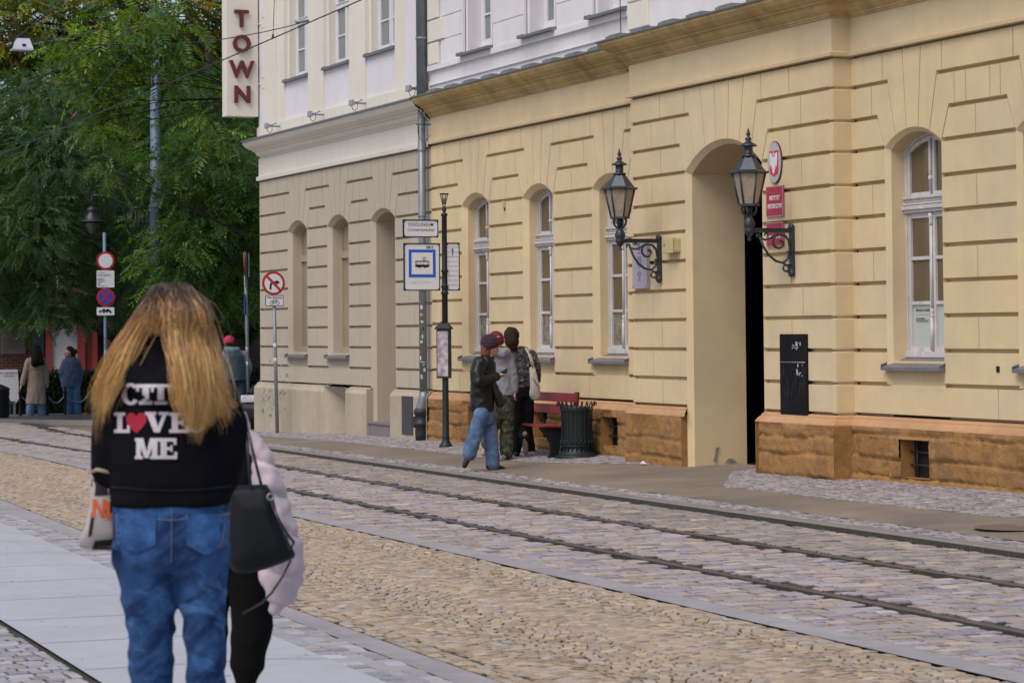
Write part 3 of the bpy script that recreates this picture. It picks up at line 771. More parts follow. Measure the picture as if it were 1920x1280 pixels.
# chute: left splay, sloping soffit, back
F0 = [(42.64, -0.3), (43.84, -0.3), (43.84, 0.70), (42.64, 0.70)]; B0 = [(42.45, -0.3), (43.3, -0.3), (43.3, 0.22), (42.45, 0.22)]
vs = [fp(u, z, PA-0.005, WA) for u, z in F0]+[fp(u, z, -0.42, WA) for u, z in B0]
mb.add(vs, [(1, 2, 6, 5), (2, 3, 7, 6), (3, 0, 4, 7), (4, 5, 6, 7)])
bd(mb, 'cellar_chute', M_pli2, bb_)

# ---- windows
def window(par, Wp, op, depth, mw, mg, zb=1.34, ztr=(2.89, 3.06), bars=(2.40, 1.92), two=True, simple=False, lace=None, label=None, msill=None, sill=True):
    c, ai, z3, zc = op['c'], op['ai']+0.02, op['z3i'], op['zi']+0.02
    X = Wp+depth; f = MB()
    def bar(u0, u1, z0, z1, d0=0.0, d1=0.06): f.box((X+d0, u0, z0), (X+d1, u1, z1))
    def archbar(a, t, d0, d1, zz3, zzc, zlow):
        N = 14; out = [(-a, zlow)]+[(-a+2*a*i/N, arc_z(-a+2*a*i/N, a, zz3, zzc)) for i in range(N+1)]+[(a, zlow)]
        b = a-t; inn = [(-b, zlow)]+[(-b+2*b*i/N, arc_z(-b+2*b*i/N, b, zz3-t*0.3, zzc-t)) for i in range(N+1)]+[(b, zlow)]
        m = len(out); vs = [(X+d0, c+u, z) for u, z in out]+[(X+d0, c+u, z) for u, z in inn]+[(X+d1, c+u, z) for u, z in out]+[(X+d1, c+u, z) for u, z in inn]
        fs = []
        for i in range(m-1): fs += [(i, i+1, i+1+m, i+m), (i+m, i+1+m, i+1+3*m, i+3*m), (i+2*m, i+3*m, i+1+3*m, i+1+2*m), (i, i+2*m, i+1+2*m, i+1)]
        f.add(vs, fs)
    if simple:
        archbar(ai, 0.07, 0, 0.05, z3, zc, zb); bar(c-ai, c+ai, zb, zb+0.10, -0.012, 0.05); bar(c-ai, c+ai, 2.99, 3.11, -0.015, 0.05)
        w = bd(f, 'window', mw, par)
        g = MB(); g.box((X+0.03, c-ai, zb), (X+0.04, c+ai, zc)); o = g.build('pane', mg); o.parent = w
    else:
        archbar(ai, 0.055, 0, 0.07, z3, zc, ztr[1])                       # arched top light frame
        archbar(ai-0.05, 0.05, 0.015, 0.07, z3-0.02, zc-0.06, ztr[1]+0.0)
        for s in (-1, 1):
            e0, e1 = (c-ai, c-ai+0.05) if s < 0 else (c+ai-0.05, c+ai)
            bar(e0, e1, zb, ztr[0], 0.0, 0.07)
            e0, e1 = (c-ai+0.05, c-ai+0.105) if s < 0 else (c+ai-0.105, c+ai-0.05)
            bar(e0, e1, zb+0.06, ztr[0]-0.002, 0.015, 0.07)
            e0, e1 = (c-0.06, c-0.012) if s < 0 else (c+0.012, c+0.06)
            bar(e0, e1, zb+0.06, ztr[0]-0.002, 0.013, 0.07); bar(e0, e1, ztr[1], zc-0.08, 0.016, 0.07)
            a0, a1 = (c-ai+0.105, c-0.06) if s < 0 else (c+0.06, c+ai-0.105)
            for z in bars: bar(a0, a1, z-0.018, z+0.018, 0.018, 0.06)
            bar(a0, a1, zb+0.06, zb+0.11, 0.017, 0.06); bar(a0, a1, ztr[0]-0.06, ztr[0]-0.004, 0.019, 0.06); bar(a0, a1, ztr[1]+0.002, ztr[1]+0.045, 0.019, 0.06)
        # turned centre staff
        f.tube([(X-0.004, c, zb+0.07), (X-0.004, c, 1.78)], 0.020, 8); f.tube([(X+0.002, c, 1.78), (X+0.002, c, ztr[0]-0.14)], 0.014, 8)
        f.lathe([(0.02, 0), (0.028, 0.015), (0.02, 0.03), (0.016, 0.05), (0.024, 0.07), (0.012, 0.10)], (X, c, 1.76), 8)
        f.lathe([(0.014, 0), (0.025, 0.03), (0.018, 0.06), (0.028, 0.09), (0.03, 0.13)], (X, c, ztr[0]-0.15), 8)
        f.tube([(X+0.0, c, ztr[1]+0.04), (X+0.0, c, zc-0.09)], 0.018, 8)
        f.lathe([(0.018, 0), (0.028, 0.02), (0.018, 0.05)], (X, c, ztr[1]+0.16), 8)
        # moulded transom
        for z0, z1, d in ((ztr[0], ztr[0]+0.035, -0.02), (ztr[0]+0.035, ztr[0]+0.075, -0.045), (ztr[0]+0.085, ztr[0]+0.105, -0.03), (ztr[0]+0.115, ztr[0]+0.15, -0.005), (ztr[0]+0.15, ztr[1]+0.005, -0.03)):
            bar(c-ai-0.01, c+ai+0.01, z0, z1, d, 0.05)
        bar(c-ai, c+ai, ztr[0]+0.02, ztr[1], 0.01, 0.069)
        bar(c-ai, c+ai, zb, zb+0.06, -0.02, 0.07); bar(c-ai+0.01, c+ai-0.01, zb-0.05, zb, 0.0, 0.05); bar(c-ai, c+ai, zb-0.065, zb-0.05, -0.012, 0.04)
        w = bd(f, 'window', mw, par)
        g = MB(); b1 = bars[-1]
        g.box((X+0.04, c-ai, b1), (X+0.045, c+ai, zc-0.02)); o = g.build('pane', mg); o.parent = w
        g = MB(); g.box((X+0.04, c-ai, zb), (X+0.045, c+ai, b1)); o = g.build('pane', lace or mg); o.parent = w
    if sill:
        a = op['a']; s = MB(); zs = 1.335 if not simple else 1.305; zf = zs-0.10 if not simple else 1.225
        s.add([fp(c-a+0.03, zs, -depth+0.01, Wp), fp(c+a-0.03, zs, -depth+0.01, Wp), fp(c+a+0.02, zf, 0.07, Wp), fp(c-a-0.02, zf, 0.07, Wp),
               fp(c-a-0.02, zf-0.035, 0.072, Wp), fp(c+a+0.02, zf-0.035, 0.072, Wp), fp(c-a-0.02, zf-0.035, -0.05, Wp), fp(c+a+0.02, zf-0.035, -0.05, Wp),
               fp(c+a+0.02, zf+0.018, 0.0, Wp), fp(c-a-0.02, zf+0.018, 0.0, Wp)],
              [(0, 3, 2, 1), (3, 4, 5, 2), (4, 6, 7, 5), (1, 2, 8), (0, 9, 3)])
        for sg in (-1, 1):
            uu = c+sg*(a+0.02); s.add([fp(uu, zf, 0.075, Wp), fp(uu, zf+0.03, 0.06, Wp), fp(uu-sg*0.03, zs+0.03, -depth+0.02, Wp), fp(uu-sg*0.03, zs, -depth+0.02, Wp), fp(uu, zf-0.035, 0.072, Wp), fp(uu, zf-0.035, -0.05, Wp)], [(0, 1, 2, 3), (0, 3, 5, 4)])
            s.tube([fp(uu, zf+0.02, 0.07, Wp), fp(uu-sg*0.03, zs+0.02, -depth+0.03, Wp)], 0.011, 6)
        o = s.build('sill', M_sill); o.parent = w
    return w
for op in bops: window(yb, WA, op, 0.20, M_wood, M_gl, lace=M_lace)
M_note = mat('paper_notice_pane', (0.42, 0.47, 0.43), 0.3, 0.04, 5)
dw = []
for i, op in enumerate(dops): dw.append(window(yb, WD, op, 0.215, M_wood, M_gl, lace=M_note if i == 0 else M_lace))
for op in aops[:2]: window(bb_, WA, op, 0.235, M_woodb, M_glb, simple=True, zb=1.30)
# notice text inside the window
mt = mat('notice_ink', (0.05, 0.05, 0.05), 0.8, 0)
X = WD+0.215+0.036
for (s_, z, sz) in (('historia sztuki', 1.845, 0.05), ('stała ekspozycja', 1.755, 0.028), ('muzeum w gabinecie instytutu', 1.73, 0.020)):
    t = text_obj('lettering', s_, sz, frame((X, 23.90, z), (0, -1, 0), (0, 0, 1)), mt, ext=0.0006, align='LEFT'); t.parent = dw[0]
mbx = MB()
for z in (1.795, 1.742, 1.712): mbx.box((X-0.0006, 23.56, z), (X, 23.9, z+0.002))
o = mbx.build('ruled_line', mt); o.parent = dw[0]

# ---- passage interior and wall
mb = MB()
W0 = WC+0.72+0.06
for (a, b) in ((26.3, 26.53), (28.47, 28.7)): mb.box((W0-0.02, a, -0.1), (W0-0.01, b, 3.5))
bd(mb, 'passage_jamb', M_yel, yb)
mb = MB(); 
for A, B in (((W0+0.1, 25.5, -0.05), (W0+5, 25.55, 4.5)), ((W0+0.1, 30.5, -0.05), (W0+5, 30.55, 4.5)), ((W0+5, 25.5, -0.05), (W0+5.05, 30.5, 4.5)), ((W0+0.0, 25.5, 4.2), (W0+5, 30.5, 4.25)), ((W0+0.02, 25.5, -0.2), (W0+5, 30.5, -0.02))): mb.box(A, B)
bd(mb, 'dark_passage', M_black, yb)  # near-black walls: darkness of the unlit interior put into the colour
# damaged render patches on the jamb
mb = MB(); XS = WC+0.30
mb.add([(XS, 28.438, 0.03), (XS+0.05, 28.438, 0.02), (XS+0.06, 28.438, 0.12), (XS+0.1, 28.438, 0.2), (XS+0.04, 28.438, 0.19), (XS+0.03, 28.438, 0.1)], [(0, 1, 2, 3, 4, 5)])
mb.add([(XS+0.16, 28.438, 0.0), (XS+0.34, 28.438, 0.0), (XS+0.28, 28.438, 0.05), (XS+0.22, 28.438, 0.06)], [(0, 1, 2, 3)])
bd(mb, 'render_patch', mat('bare_render', (0.22, 0.21, 0.19), 0.95, 0.3, 20), yb)

# ---- beige doorway: dark back, granite steps
mb = MB()
mb.box((WA+0.88, 40.2, -0.3), (WA+0.93, 41.6, 3.8)); bd(mb, 'door', M_woodb, bb_)
M_gran = mat('grey_granite', (0.19, 0.165, 0.17), 0.6, 0.35, 60, 0.001, 150)
mb = MB(); mb.bbox((WA-0.06, 40.33, -0.3), (WA+0.9, 41.49, 0.135), 0.008); mb.bbox((WA+0.30, 40.34, 0.136), (WA+0.9, 41.48, 0.34), 0.008)
mb.bbox((WA-0.085, 40.325, 0.10), (WA+0.3, 41.495, 0.14), 0.006)
bd(mb, 'entrance_steps', M_gran, bb_)

# ---- upper floors
def upper_wall(mb, Wp, uS, uE, z0, z1, opens, revd):
    """plain wall with rectangular openings (u0,u1,za,zb)"""
    us = sorted(set([uS, uE]+[o[0] for o in opens]+[o[1] for o in opens])); zs = sorted(set([z0, z1]+[o[2] for o in opens]+[o[3] for o in opens]))
    for i in range(len(us)-1):
        for j in range(len(zs)-1):
            cu, cz = (us[i]+us[i+1])/2, (zs[j]+zs[j+1])/2
            if any(o[0] < cu < o[1] and o[2] < cz < o[3] for o in opens): continue
            mb.add([fp(us[i], zs[j], 0, Wp), fp(us[i], zs[j+1], 0, Wp), fp(us[i+1], zs[j+1], 0, Wp), fp(us[i+1], zs[j], 0, Wp)], [(0, 1, 2, 3)])
    for o in opens:
        d = -revd
        for (a, b) in (((o[0], o[2]), (o[0], o[3])), ((o[0], o[3]), (o[1], o[3])), ((o[1], o[3]), (o[1], o[2])), ((o[1], o[2]), (o[0], o[2]))):
            mb.add([fp(*a, 0, Wp), fp(*b, 0, Wp), fp(*b, d, Wp), fp(*a, d, Wp)], [(0, 1, 2, 3)])
def casement(par, X, u0, u1, z0, z1, mw, mg, ztr=None, barsz=(), fr=0.06, mull=0.09):
    f = MB(); c = (u0+u1)/2
    def bar(a, b, p, q, d0=0, d1=0.05): f.box((X+d0, a, p), (X+d1, b, q))
    bar(u0, u0+fr, z0, z1); bar(u1-fr, u1, z0, z1); bar(u0+fr, u1-fr, z0, z0+fr, -0.003); bar(u0+fr, u1-fr, z1-fr, z1, -0.003)
    bar(c-mull/2, c+mull/2, z0+fr, z1-fr, -0.006)
    bar(c-0.018, c+0.018, z0+fr, z1-fr, -0.02, -0.006)
    if ztr: bar(u0+fr, u1-fr, ztr-0.05, ztr+0.05, -0.012); bar(u0+fr, u1-fr, ztr+0.05, ztr+0.065, -0.03)
    for (a, b) in ((u0+fr, c-mull/2), (c+mull/2, u1-fr)):
        bar(a, a+0.04, z0+fr, z1-fr, 0.008); bar(b-0.04, b, z0+fr, z1-fr, 0.008); bar(a+0.04, b-0.04, z0+fr, z0+fr+0.045, 0.009)
        for z in barsz: bar(a+0.04, b-0.04, z-0.015, z+0.015, 0.010)
    w = bd(f, 'window', mw, par)
    g = MB(); g.box((X+0.03, u0+0.01, z0+0.01), (X+0.035, u1-0.01, z1-0.01)); o = g.build('pane', mg); o.parent = w
    return w
# beige building, first floor: pilasters, recessed bays
WU = WA+0.02; HT = 11.5
bays = [(45.07, 46.54), (42.68, 44.13), (40.285, 41.79)]
mb = MB(); upper_wall(mb, WU, U_AB, U_E+0.1, 5.42, HT, [(a, b, 5.67, 10.4) for a, b in bays], 0.07)
mb.box((WU-0.03, U_AB+0.001, 5.42), (WU+0.02, 40.285-0.35, 5.665)); 
mb.box((WU-0.031, 39.74, 5.40), (WU+0.02, U_E+0.13, 5.672)); mb.box((WU-0.0305, U_AB+0.002, 5.40), (WU+0.02, 39.74, 5.672))
mb.box((WU-0.03, 46.54+0.45, 5.672), (WU+0.02, 47.75, HT)); mb.add([(WU, U_E+0.1, 5.4), (WU, U_E+0.1, HT), (WU+8, U_E+0.1, HT), (WU+8, U_E+0.1, 5.4)], [(0, 1, 2, 3)])
bd(mb, 'upper_wall', M_cre, bb_)
for a, b, o, z in [(38.6, 39.72, -0.012, HT), (47.78, U_E+0.02, -0.012, HT)]+[(a+0.002, b-0.002, 0.025, 6.40) for a, b in bays]:
    mb = MB(); mb.box((WU+o, a, 5.675), (WU+0.10, b, z)); bd(mb, 'wall_panel', M_lil, bb_)
for a, b in bays:
    mb = MB(); mb.box((WU+0.07, a+0.001, 6.40), (WU+0.30, b-0.001, 6.41))
    for (p, q) in ((a, a+0.12), (b-0.12, b)): mb.box((WU+0.07, p, 6.41), (WU+0.30, q, 10.39))
    mb.box((WU+0.07, a, 10.3), (WU+0.3, b, 10.39)); mb.box((WU+0.3, a, 6.3), (WU+0.32, b, 10.4))
    bd(mb, 'window_surround', M_cre, bb_)
    w = casement(bb_, WU+0.20, a+0.11, b-0.11, 6.47, 8.7, M_woodw, M_glu, 7.52, (7.0,))
    s = MB(); s.add([(WU-0.05, a-0.01, 6.395), (WU-0.05, b+0.01, 6.395), (WU-0.05, b+0.01, 6.44), (WU-0.05, a-0.01, 6.44), (WU+0.2, a-0.01, 6.50), (WU+0.2, b+0.01, 6.50), (WU+0.03, a-0.01, 6.395), (WU+0.03, b+0.01, 6.395)], [(0, 3, 2, 1), (3, 4, 5, 2), (0, 1, 7, 6), (0, 6, 4, 3), (1, 2, 5, 7)])
    s.tube([(WU-0.045, b-0.05, 6.445), (WU+0.02, b-0.05, 6.462)], 0.012, 6); o = s.build('sill', M_sill); o.parent = w
# yellow building, first floor off-white
mb = MB()
bw = [(35.80, 36.95), (33.36, 34.46), (30.9, 32.02)]
upper_wall(mb, WA, U_BC, U_AB, 5.45, HT, [(a, b, 5.92, 8.6) for a, b in bw], 0.30)
z = 6.286
while z < HT:
    prev = U_BC
    for a, b in bw[::-1]+[(U_AB-0.55, U_AB)]:
        if True: mb.box((WA-0.022, prev+0.01, z+0.006), (WA+0.01, a-0.05 if a < 37.9 else a, z+0.355)); prev = b+0.05
    z += 0.362
mb.box((WA-0.022, U_BC, 5.92), (WA+0.01, 30.84, 6.28))
for a, b in ((32.08, 33.30), (34.52, 35.74), (37.0, 37.97)): mb.box((WA-0.022, a, 5.922), (WA+0.01, b, 6.28))
mb.box((WA-0.055, U_BC, 5.83), (WA+0.01, U_AB, 5.915)); mb.box((WA-0.03, U_BC, 5.60), (WA-0.0, U_AB, 5.612))
upper_wall(mb, WC, U_CD, U_BC, 5.45, HT, [], 0.2)
upper_wall(mb, WD, U_S, U_CD, 5.45, HT, [], 0.2)
mb.add([(WC, U_BC, 5.4), (WC, U_BC, HT), (WA, U_BC, HT), (WA, U_BC, 5.4)], [(0, 1, 2, 3)])
mb.add([(WC, U_CD, 5.4), (WC, U_CD, HT), (WD, U_CD, HT), (WD, U_CD, 5.4)], [(0, 1, 2, 3)])
bd(mb, 'upper_wall', M_whi, yb)
mb = MB(); mq = MB(); z = 5.92; k = 0
while z < HT:                                  # quoins beside the drainpipe and on the bay
    u0 = 38.05-0.25*(k % 2); mb.bbox((WA-0.05, u0, z+0.01), (WA+0.0, U_AB+0.0, z+0.35), 0.015)
    u1 = 29.15 if k % 2 else 29.5; mq.bbox((WC-0.03, u1, z-0.38), (WC+0.02, U_BC+0.012, z-0.04), 0.012)
    z += 0.362; k += 1
bd(mb, 'quoins', M_cre, yb); bd(mq, 'quoins', M_cre, yb)
for a, b in bw:
    mb = MB(); mb.box((WA-0.035, b-0.0, 5.92), (WA+0.295, b+0.045, 8.7)); mb.box((WA-0.035, a-0.045, 5.92), (WA+0.295, a, 8.7)); mb.box((WA+0.01, b-0.10, 5.92), (WA+0.29, b, 8.7))
    mb.box((WA+0.285, a, 5.9), (WA+0.30, b, 6.06)); bd(mb, 'window_surround', M_lil, yb)
    w = casement(yb, WA+0.235, a, b-0.10, 6.06, 8.6, M_woodw, M_glu, 7.6, (6.55, 7.05))
    s = MB(); s.box((WA+0.19, a-0.03, 6.03), (WA+0.25, b-0.06, 6.065)); s.build('sill_board', M_woodw).parent = w
    s = MB(); s.add([(WA-0.14, a-0.06, 5.915), (WA-0.14, b+0.06, 5.915), (WA-0.14, b+0.06, 5.95), (WA-0.14, a-0.06, 5.95), (WA+0.25, a-0.02, 6.02), (WA+0.25, b+0.02, 6.02), (WA+0.0, a-0.06, 5.915), (WA+0.0, b+0.06, 5.915)], [(0, 3, 2, 1), (3, 4, 5, 2), (0, 1, 7, 6), (0, 6, 4, 3), (1, 2, 5, 7)])
    s.tube([(WA-0.13, b+0.05, 5.955), (WA+0.0, b+0.05, 5.985)], 0.02, 6); o = s.build('sill', M_sill); o.parent = w
# bodies and roofs, so that the houses are solid from any side
mb = MB(); mb.box((WA+1.2, U_AB+0.05, -0.4), (WA+9, U_E-0.05, HT)); bd(mb, 'rear_body', M_cre, bb_)
mb = MB(); mb.box((WA+6.0, U_S, -0.4), (WA+11, U_AB-0.05, HT)); bd(mb, 'rear_body', M_whi, yb)
M_roof = mat('roof_tiles', (0.22, 0.09, 0.06), 0.85, 0.2, 3)
for par, a, b in ((bb_, U_AB, U_E+0.1), (yb, U_S, U_AB)):
    mb = MB(); mb.prism([(WA-0.5, HT), (WA+10, HT), (WA+10, HT+0.3), (WA+5, HT+4), (WA-0.5, HT+0.3)], a, b, lambda p, q, d: (p, d, q)); bd(mb, 'roof', M_roof, par)
# dark service panels
mb = MB(); mb.bbox((WA-PA-0.012, 39.16, -0.02), (WA-PA+0.03, 39.69, 0.61), 0.006); mb.box((WA-PA-0.02, 39.2, 0.3), (WA-PA-0.012, 39.22, 0.36))
bd(mb, 'service_door', mat('dark_grey_sheet', (0.045, 0.04, 0.045), 0.45, 0.3, 6), bb_)

# light blue graffiti scribbles on the beige corner
rg = random.Random(31); mb = MB()
for i in range(46):
    u = rg.uniform(46.3, 47.9); z = rg.choice([rg.uniform(0.75, 1.15), rg.uniform(0.10, 0.62), rg.uniform(0.2, 0.6)]); X = WA-0.003 if z > 0.7 else WA-PA-0.003
    if 0.58 < z < 0.76: continue
    p = [(X, u, z)]
    for k in range(rg.randint(2, 4)): u += rg.uniform(-0.14, 0.14); z += rg.uniform(-0.07, 0.07); z = min(z, 0.57) if X < WA-0.05 else max(z, 0.75); p.append((X, u, z))
    mb.tube(p, 0.0055, 4)
bd(mb, 'graffiti', mat('faint_teal_spray', (0.30, 0.42, 0.41), 0.8, 0.3, 12), bb_)
# ================================================================== THINGS ON THE FACADE
M_blk = mat('black_paint', (0.012, 0.012, 0.013), 0.6, 0.2, 8, spec=0.25)
M_whs = mat('white_sign_face', (0.70, 0.70, 0.74), 0.5, 0.03, 4)
M_red = mat('red_sign', (0.42, 0.018, 0.022), 0.45, 0.06, 5)
M_blu = mat('blue_sign', (0.015, 0.10, 0.50), 0.45, 0.04, 5)
M_plr = mat('crimson_plate', (0.36, 0.02, 0.05), 0.45, 0.08, 6)
M_slv = mat('silver_oval', (0.46, 0.44, 0.49), 0.4, 0.05, 6, metal=0.2)
M_galv = mat('galvanised_steel', (0.26, 0.28, 0.30), 0.5, 0.18, 12, 0, 1, metal=0.5, streak=0.2)
M_pgrey = mat('blue_grey_pole_paint', (0.13, 0.185, 0.27), 0.5, 0.10, 5, streak=0.12)
M_lamp = mat('dark_lantern_metal', (0.045, 0.055, 0.065), 0.38, 0.18, 12, metal=0.5)
M_lgl = mat('milky_lantern_glass', (0.33, 0.265, 0.21), 0.25, 0.25, 9, streak=0.3)
FX, FZ = (0, -1, 0), (0, 0, 1)                     # text axes on the facade
SX = (1, 0, 0)                                     # text axes on boards facing the camera side

def lantern(name, label, wallpt):
    root = empty(name, wallpt, 0, label, 'wall lamp', 'wall lanterns on iron brackets beside the passage')
    b = MB(); L = 0.535
    b.bbox((-0.045, -0.035, -0.50), (-0.004, 0.035, 0.05), 0.008)                       # wall plate
    b.ball((-0.035, 0, -0.49), 0.05, 0.7, 1, 1, 8); b.ball((-0.035, 0, 0.03), 0.045, 0.7, 1, 1, 8)
    b.bbox((-L, -0.018, -0.035), (-0.02, 0.018, 0.012), 0.006)                           # arm
    b.bbox((-L+0.05, -0.026, 0.004), (-0.04, 0.026, 0.018), 0.004)
    # scrollwork
    def spiral(cx, cz, r0, r1, a0, a1, n=26): return [(cx+(r0+(r1-r0)*i/n)*cos(a0+(a1-a0)*i/n), 0, cz+(r0+(r1-r0)*i/n)*sin(a0+(a1-a0)*i/n)) for i in range(n+1)]
    b.tube([(-0.43, 0, -0.09), (-0.39, 0, -0.19), (-0.32, 0, -0.29), (-0.23, 0, -0.355), (-0.14, 0, -0.375), (-0.08, 0, -0.33), (-0.05, 0, -0.22), (-0.065, 0, -0.12), (-0.12, 0, -0.06), (-0.19, 0, -0.055)], 0.0145, 7)
    b.tube(spiral(-0.185, -0.145, 0.095, 0.03, radians(100), radians(440)), [0.0155-0.005*i/26 for i in range(27)], 7)
    b.ball((-0.165, 0, -0.125), 0.022, n=6)
    b.tube([(-0.43, 0, -0.09), (-0.37, 0, -0.115), (-0.30, 0, -0.10), (-0.24, 0, -0.06)], 0.012, 7)
    b.tube(spiral(-0.455, -0.075, 0.03, 0.012, radians(-60), radians(230), 12), 0.013, 6)
    b.tube(spiral(-0.345, -0.06, 0.028, 0.01, radians(200), radians(-40), 10), 0.010, 6)
    b.tube(spiral(-0.105, -0.435, 0.036, 0.036, 0, 2*pi, 14), 0.011, 6)
    b.tube([(-0.14, 0, -0.375), (-0.10, 0, -0.40), (-0.05, 0, -0.40)], 0.013, 6); b.tube([(-0.10, 0, -0.47), (-0.04, 0, -0.49)], 0.012, 6)
    b.lathe([(0.03, 0), (0.03, 0.02)], (-0.06, 0, -0.255), 8)
    o = b.build('bracket', M_iron, root)
    c = MB(); cx = -L-0.03
    c.lathe([(0.0, -0.13), (0.018, -0.125), (0.020, -0.105), (0.012, -0.09), (0.03, -0.07), (0.055, -0.03), (0.06, 0.0), (0.05, 0.02), (0.062, 0.035), (0.066, 0.07), (0.05, 0.11), (0.035, 0.14), (0.04, 0.155), (0.03, 0.17)], (cx, 0, 0), 14)
    for k in range(4):
        a = pi/4+k*pi/2; c.tube([(cx+0.03*cos(a), 0.03*sin(a), 0.15), (cx+0.075*cos(a), 0.075*sin(a), 0.19), (cx+0.085*cos(a), 0.085*sin(a), 0.24), (cx+0.06*cos(a), 0.06*sin(a), 0.285)], 0.014, 6)
    c.lathe([(0.02, 0.16), (0.02, 0.28)], (cx, 0, 0), 8)
    o = c.build('stem', M_iron, root)
    h = MB(); N = 6; r0, r1, z0, z1 = 0.112, 0.192, 0.285, 0.64
    h.lathe([(r0+0.012, z0-0.02), (r0+0.012, z0+0.005), (r0-0.02, z0+0.005)], (cx, 0, 0), N, False, pi/6)
    for k in range(N):
        a = pi/6+k*2*pi/N; h.tube([(cx+r0*cos(a), r0*sin(a), z0), (cx+r1*cos(a), r1*sin(a), z1)], 0.0105, 5)
    h.lathe([(r1+0.01, z1-0.012), (r1+0.026, z1-0.01), (r1+0.03, z1+0.006), (r1-0.01, z1+0.03), (0.075, z1+0.175), (0.07, z1+0.19), (0.0, z1+0.19)], (cx, 0, 0), N, False, pi/6)
    for k in range(N):
        a = pi/6+k*2*pi/N; h.ball((cx+(r1+0.028)*cos(a), (r1+0.028)*sin(a), z1+0.008), 0.012, n=5)
    h.lathe([(0.08, z1+0.18), (0.085, z1+0.20), (0.05, z1+0.205), (0.05, z1+0.29), (0.056, z1+0.295), (0.10, z1+0.30), (0.095, z1+0.315), (0.05, z1+0.34), (0.03, z1+0.355), (0.028, z1+0.37), (0.04, z1+0.38), (0.028, z1+0.40), (0.014, z1+0.41), (0.026, z1+0.43), (0.018, z1+0.46), (0.0, z1+0.52)], (cx, 0, 0), 14)
    h.build('lantern_frame', M_lamp, root)
    g = MB(); g.lathe([(r0-0.008, z0), (r1-0.008, z1)], (cx, 0, 0), N, False, pi/6); g.lathe([(0.018, z0), (0.018, z1-0.1)], (cx, 0, 0), 6)
    g.build('glass', M_lgl, root)
    return root
p2 = onX(1488, 431, WC); l2 = lantern('wall_lantern', 'black iron wall lantern right of the passage, in front of the red plates', (WC, p2.y, p2.z))
p1 = onX(1239, 450.5, WC); l1 = copy_tree(l2); l1.location = (WC, p1.y, p1.z); l1['label'] = 'black iron wall lantern left of the passage, bracket beside the small yellow box'

# coat of arms, plates
def plate(name, label, cat, u0, u1, z0, z1, Wp, m, rim=None, th=0.012, group=None):
    root = empty(name, (Wp, (u0+u1)/2, z0), 0, label, cat, group)
    w = (u1-u0)/2; h = z1-z0; mb = MB(); mb.bbox((-th-0.006, -w, 0), (-0.001, w, h), 0.003); mb.build('plate', m, root)
    if rim:
        mb = MB(); t = 0.014
        for a, b in (((-w, 0), (w, t)), ((-w, h-t), (w, h)), ((-w, t), (-w+t, h-t)), ((w-t, t), (w, h-t))): mb.box((-th-0.010, a[0], a[1]), (-th-0.004, b[0], b[1]))
        mb.build('rim', rim, root)
    return root
r = empty('coat_of_arms', (WC, 26.14, 3.57), 0, 'oval silver plate with white eagle on a red shield, above the red plates', 'emblem')
mb = MB(); N = 40; a, b = 0.168, 0.245
def oval(mb, s, x0, x1): mb.prism([(a*s*cos(2*pi*i/N), b*s*sin(2*pi*i/N)) for i in range(N)], x0, x1, lambda p, q, d: (-d, p, q))
oval(mb, 1.0, 0.002, 0.020); mb.build('rim', mat('dark_red_rim', (0.12, 0.03, 0.04), 0.5), r)
mb = MB(); oval(mb, 0.955, 0.018, 0.024); mb.build('oval_plate', M_slv, r)
mb = MB(); mb.prism([(-0.102, 0.135), (0.102, 0.135), (0.102, -0.08), (0.085, -0.135), (0.03, -0.145), (0, -0.165), (-0.03, -0.145), (-0.085, -0.135), (-0.102, -0.08)][::-1], 0.0245, 0.030, lambda p, q, d: (-d, -p, q)); mb.build('shield', mat('shield_red', (0.55, 0.02, 0.025), 0.4), r)
mb = MB(); E_ = []
half = [(0, 0.062), (0.010, 0.085), (0.024, 0.092), (0.018, 0.104), (0.0, 0.112), (-0.012, 0.106)]
wing = [(0.012, 0.055), (0.03, 0.075), (0.05, 0.105), (0.072, 0.115), (0.088, 0.10), (0.092, 0.07), (0.090, 0.035), (0.086, -0.005), (0.078, -0.05), (0.068, -0.02), (0.062, -0.065), (0.052, -0.03), (0.044, -0.06), (0.034, -0.01), (0.028, -0.03), (0.030, -0.055), (0.046, -0.075), (0.032, -0.078), (0.018, -0.06)]
tail = [(0.014, -0.07), (0.028, -0.10), (0.020, -0.108), (0.012, -0.125), (0.0, -0.135)]
R_ = wing+tail; poly = [(0.0, 0.062)]+R_+[(-x, z) for x, z in R_[::-1][1:]]
mb.prism(poly[::-1], 0.0305, 0.035, lambda p, q, d: (-d, -p, q)); mb.prism([(x, z) for x, z in half][::-1], 0.0306, 0.0352, lambda p, q, d: (-d, -p, q))
for s in (-1, 1):
    for k in range(4): mb.box((-0.0372, s*0.05-0.001+s*0.01*k, -0.02), (-0.035, s*0.05+0.001+s*0.01*k, 0.05))
mb.build('eagle', mat('eagle_white', (0.66, 0.64, 0.66), 0.5), r)
mb = MB(); mb.prism([(-0.012, 0.11), (0.012, 0.11), (0.016, 0.13), (0.006, 0.121), (0, 0.134), (-0.006, 0.121), (-0.016, 0.13)][::-1], 0.0305, 0.036, lambda p, q, d: (-d, -p, q)); mb.prism([(0.024, 0.096), (0.034, 0.09), (0.024, 0.09)], 0.0305, 0.036, lambda p, q, d: (-d, p, q)); mb.build('crown', mat('gold', (0.55, 0.35, 0.05), 0.4), r)
M_let = mat('white_lettering', (0.72, 0.68, 0.70), 0.6, 0)
q = plate('institute_plate', 'upper red plate with two lines of white lettering, under the oval emblem', 'plate', 25.942, 26.357, 2.945, 3.30, WC, M_plr, mat('pink_rim', (0.45, 0.20, 0.24), 0.5))
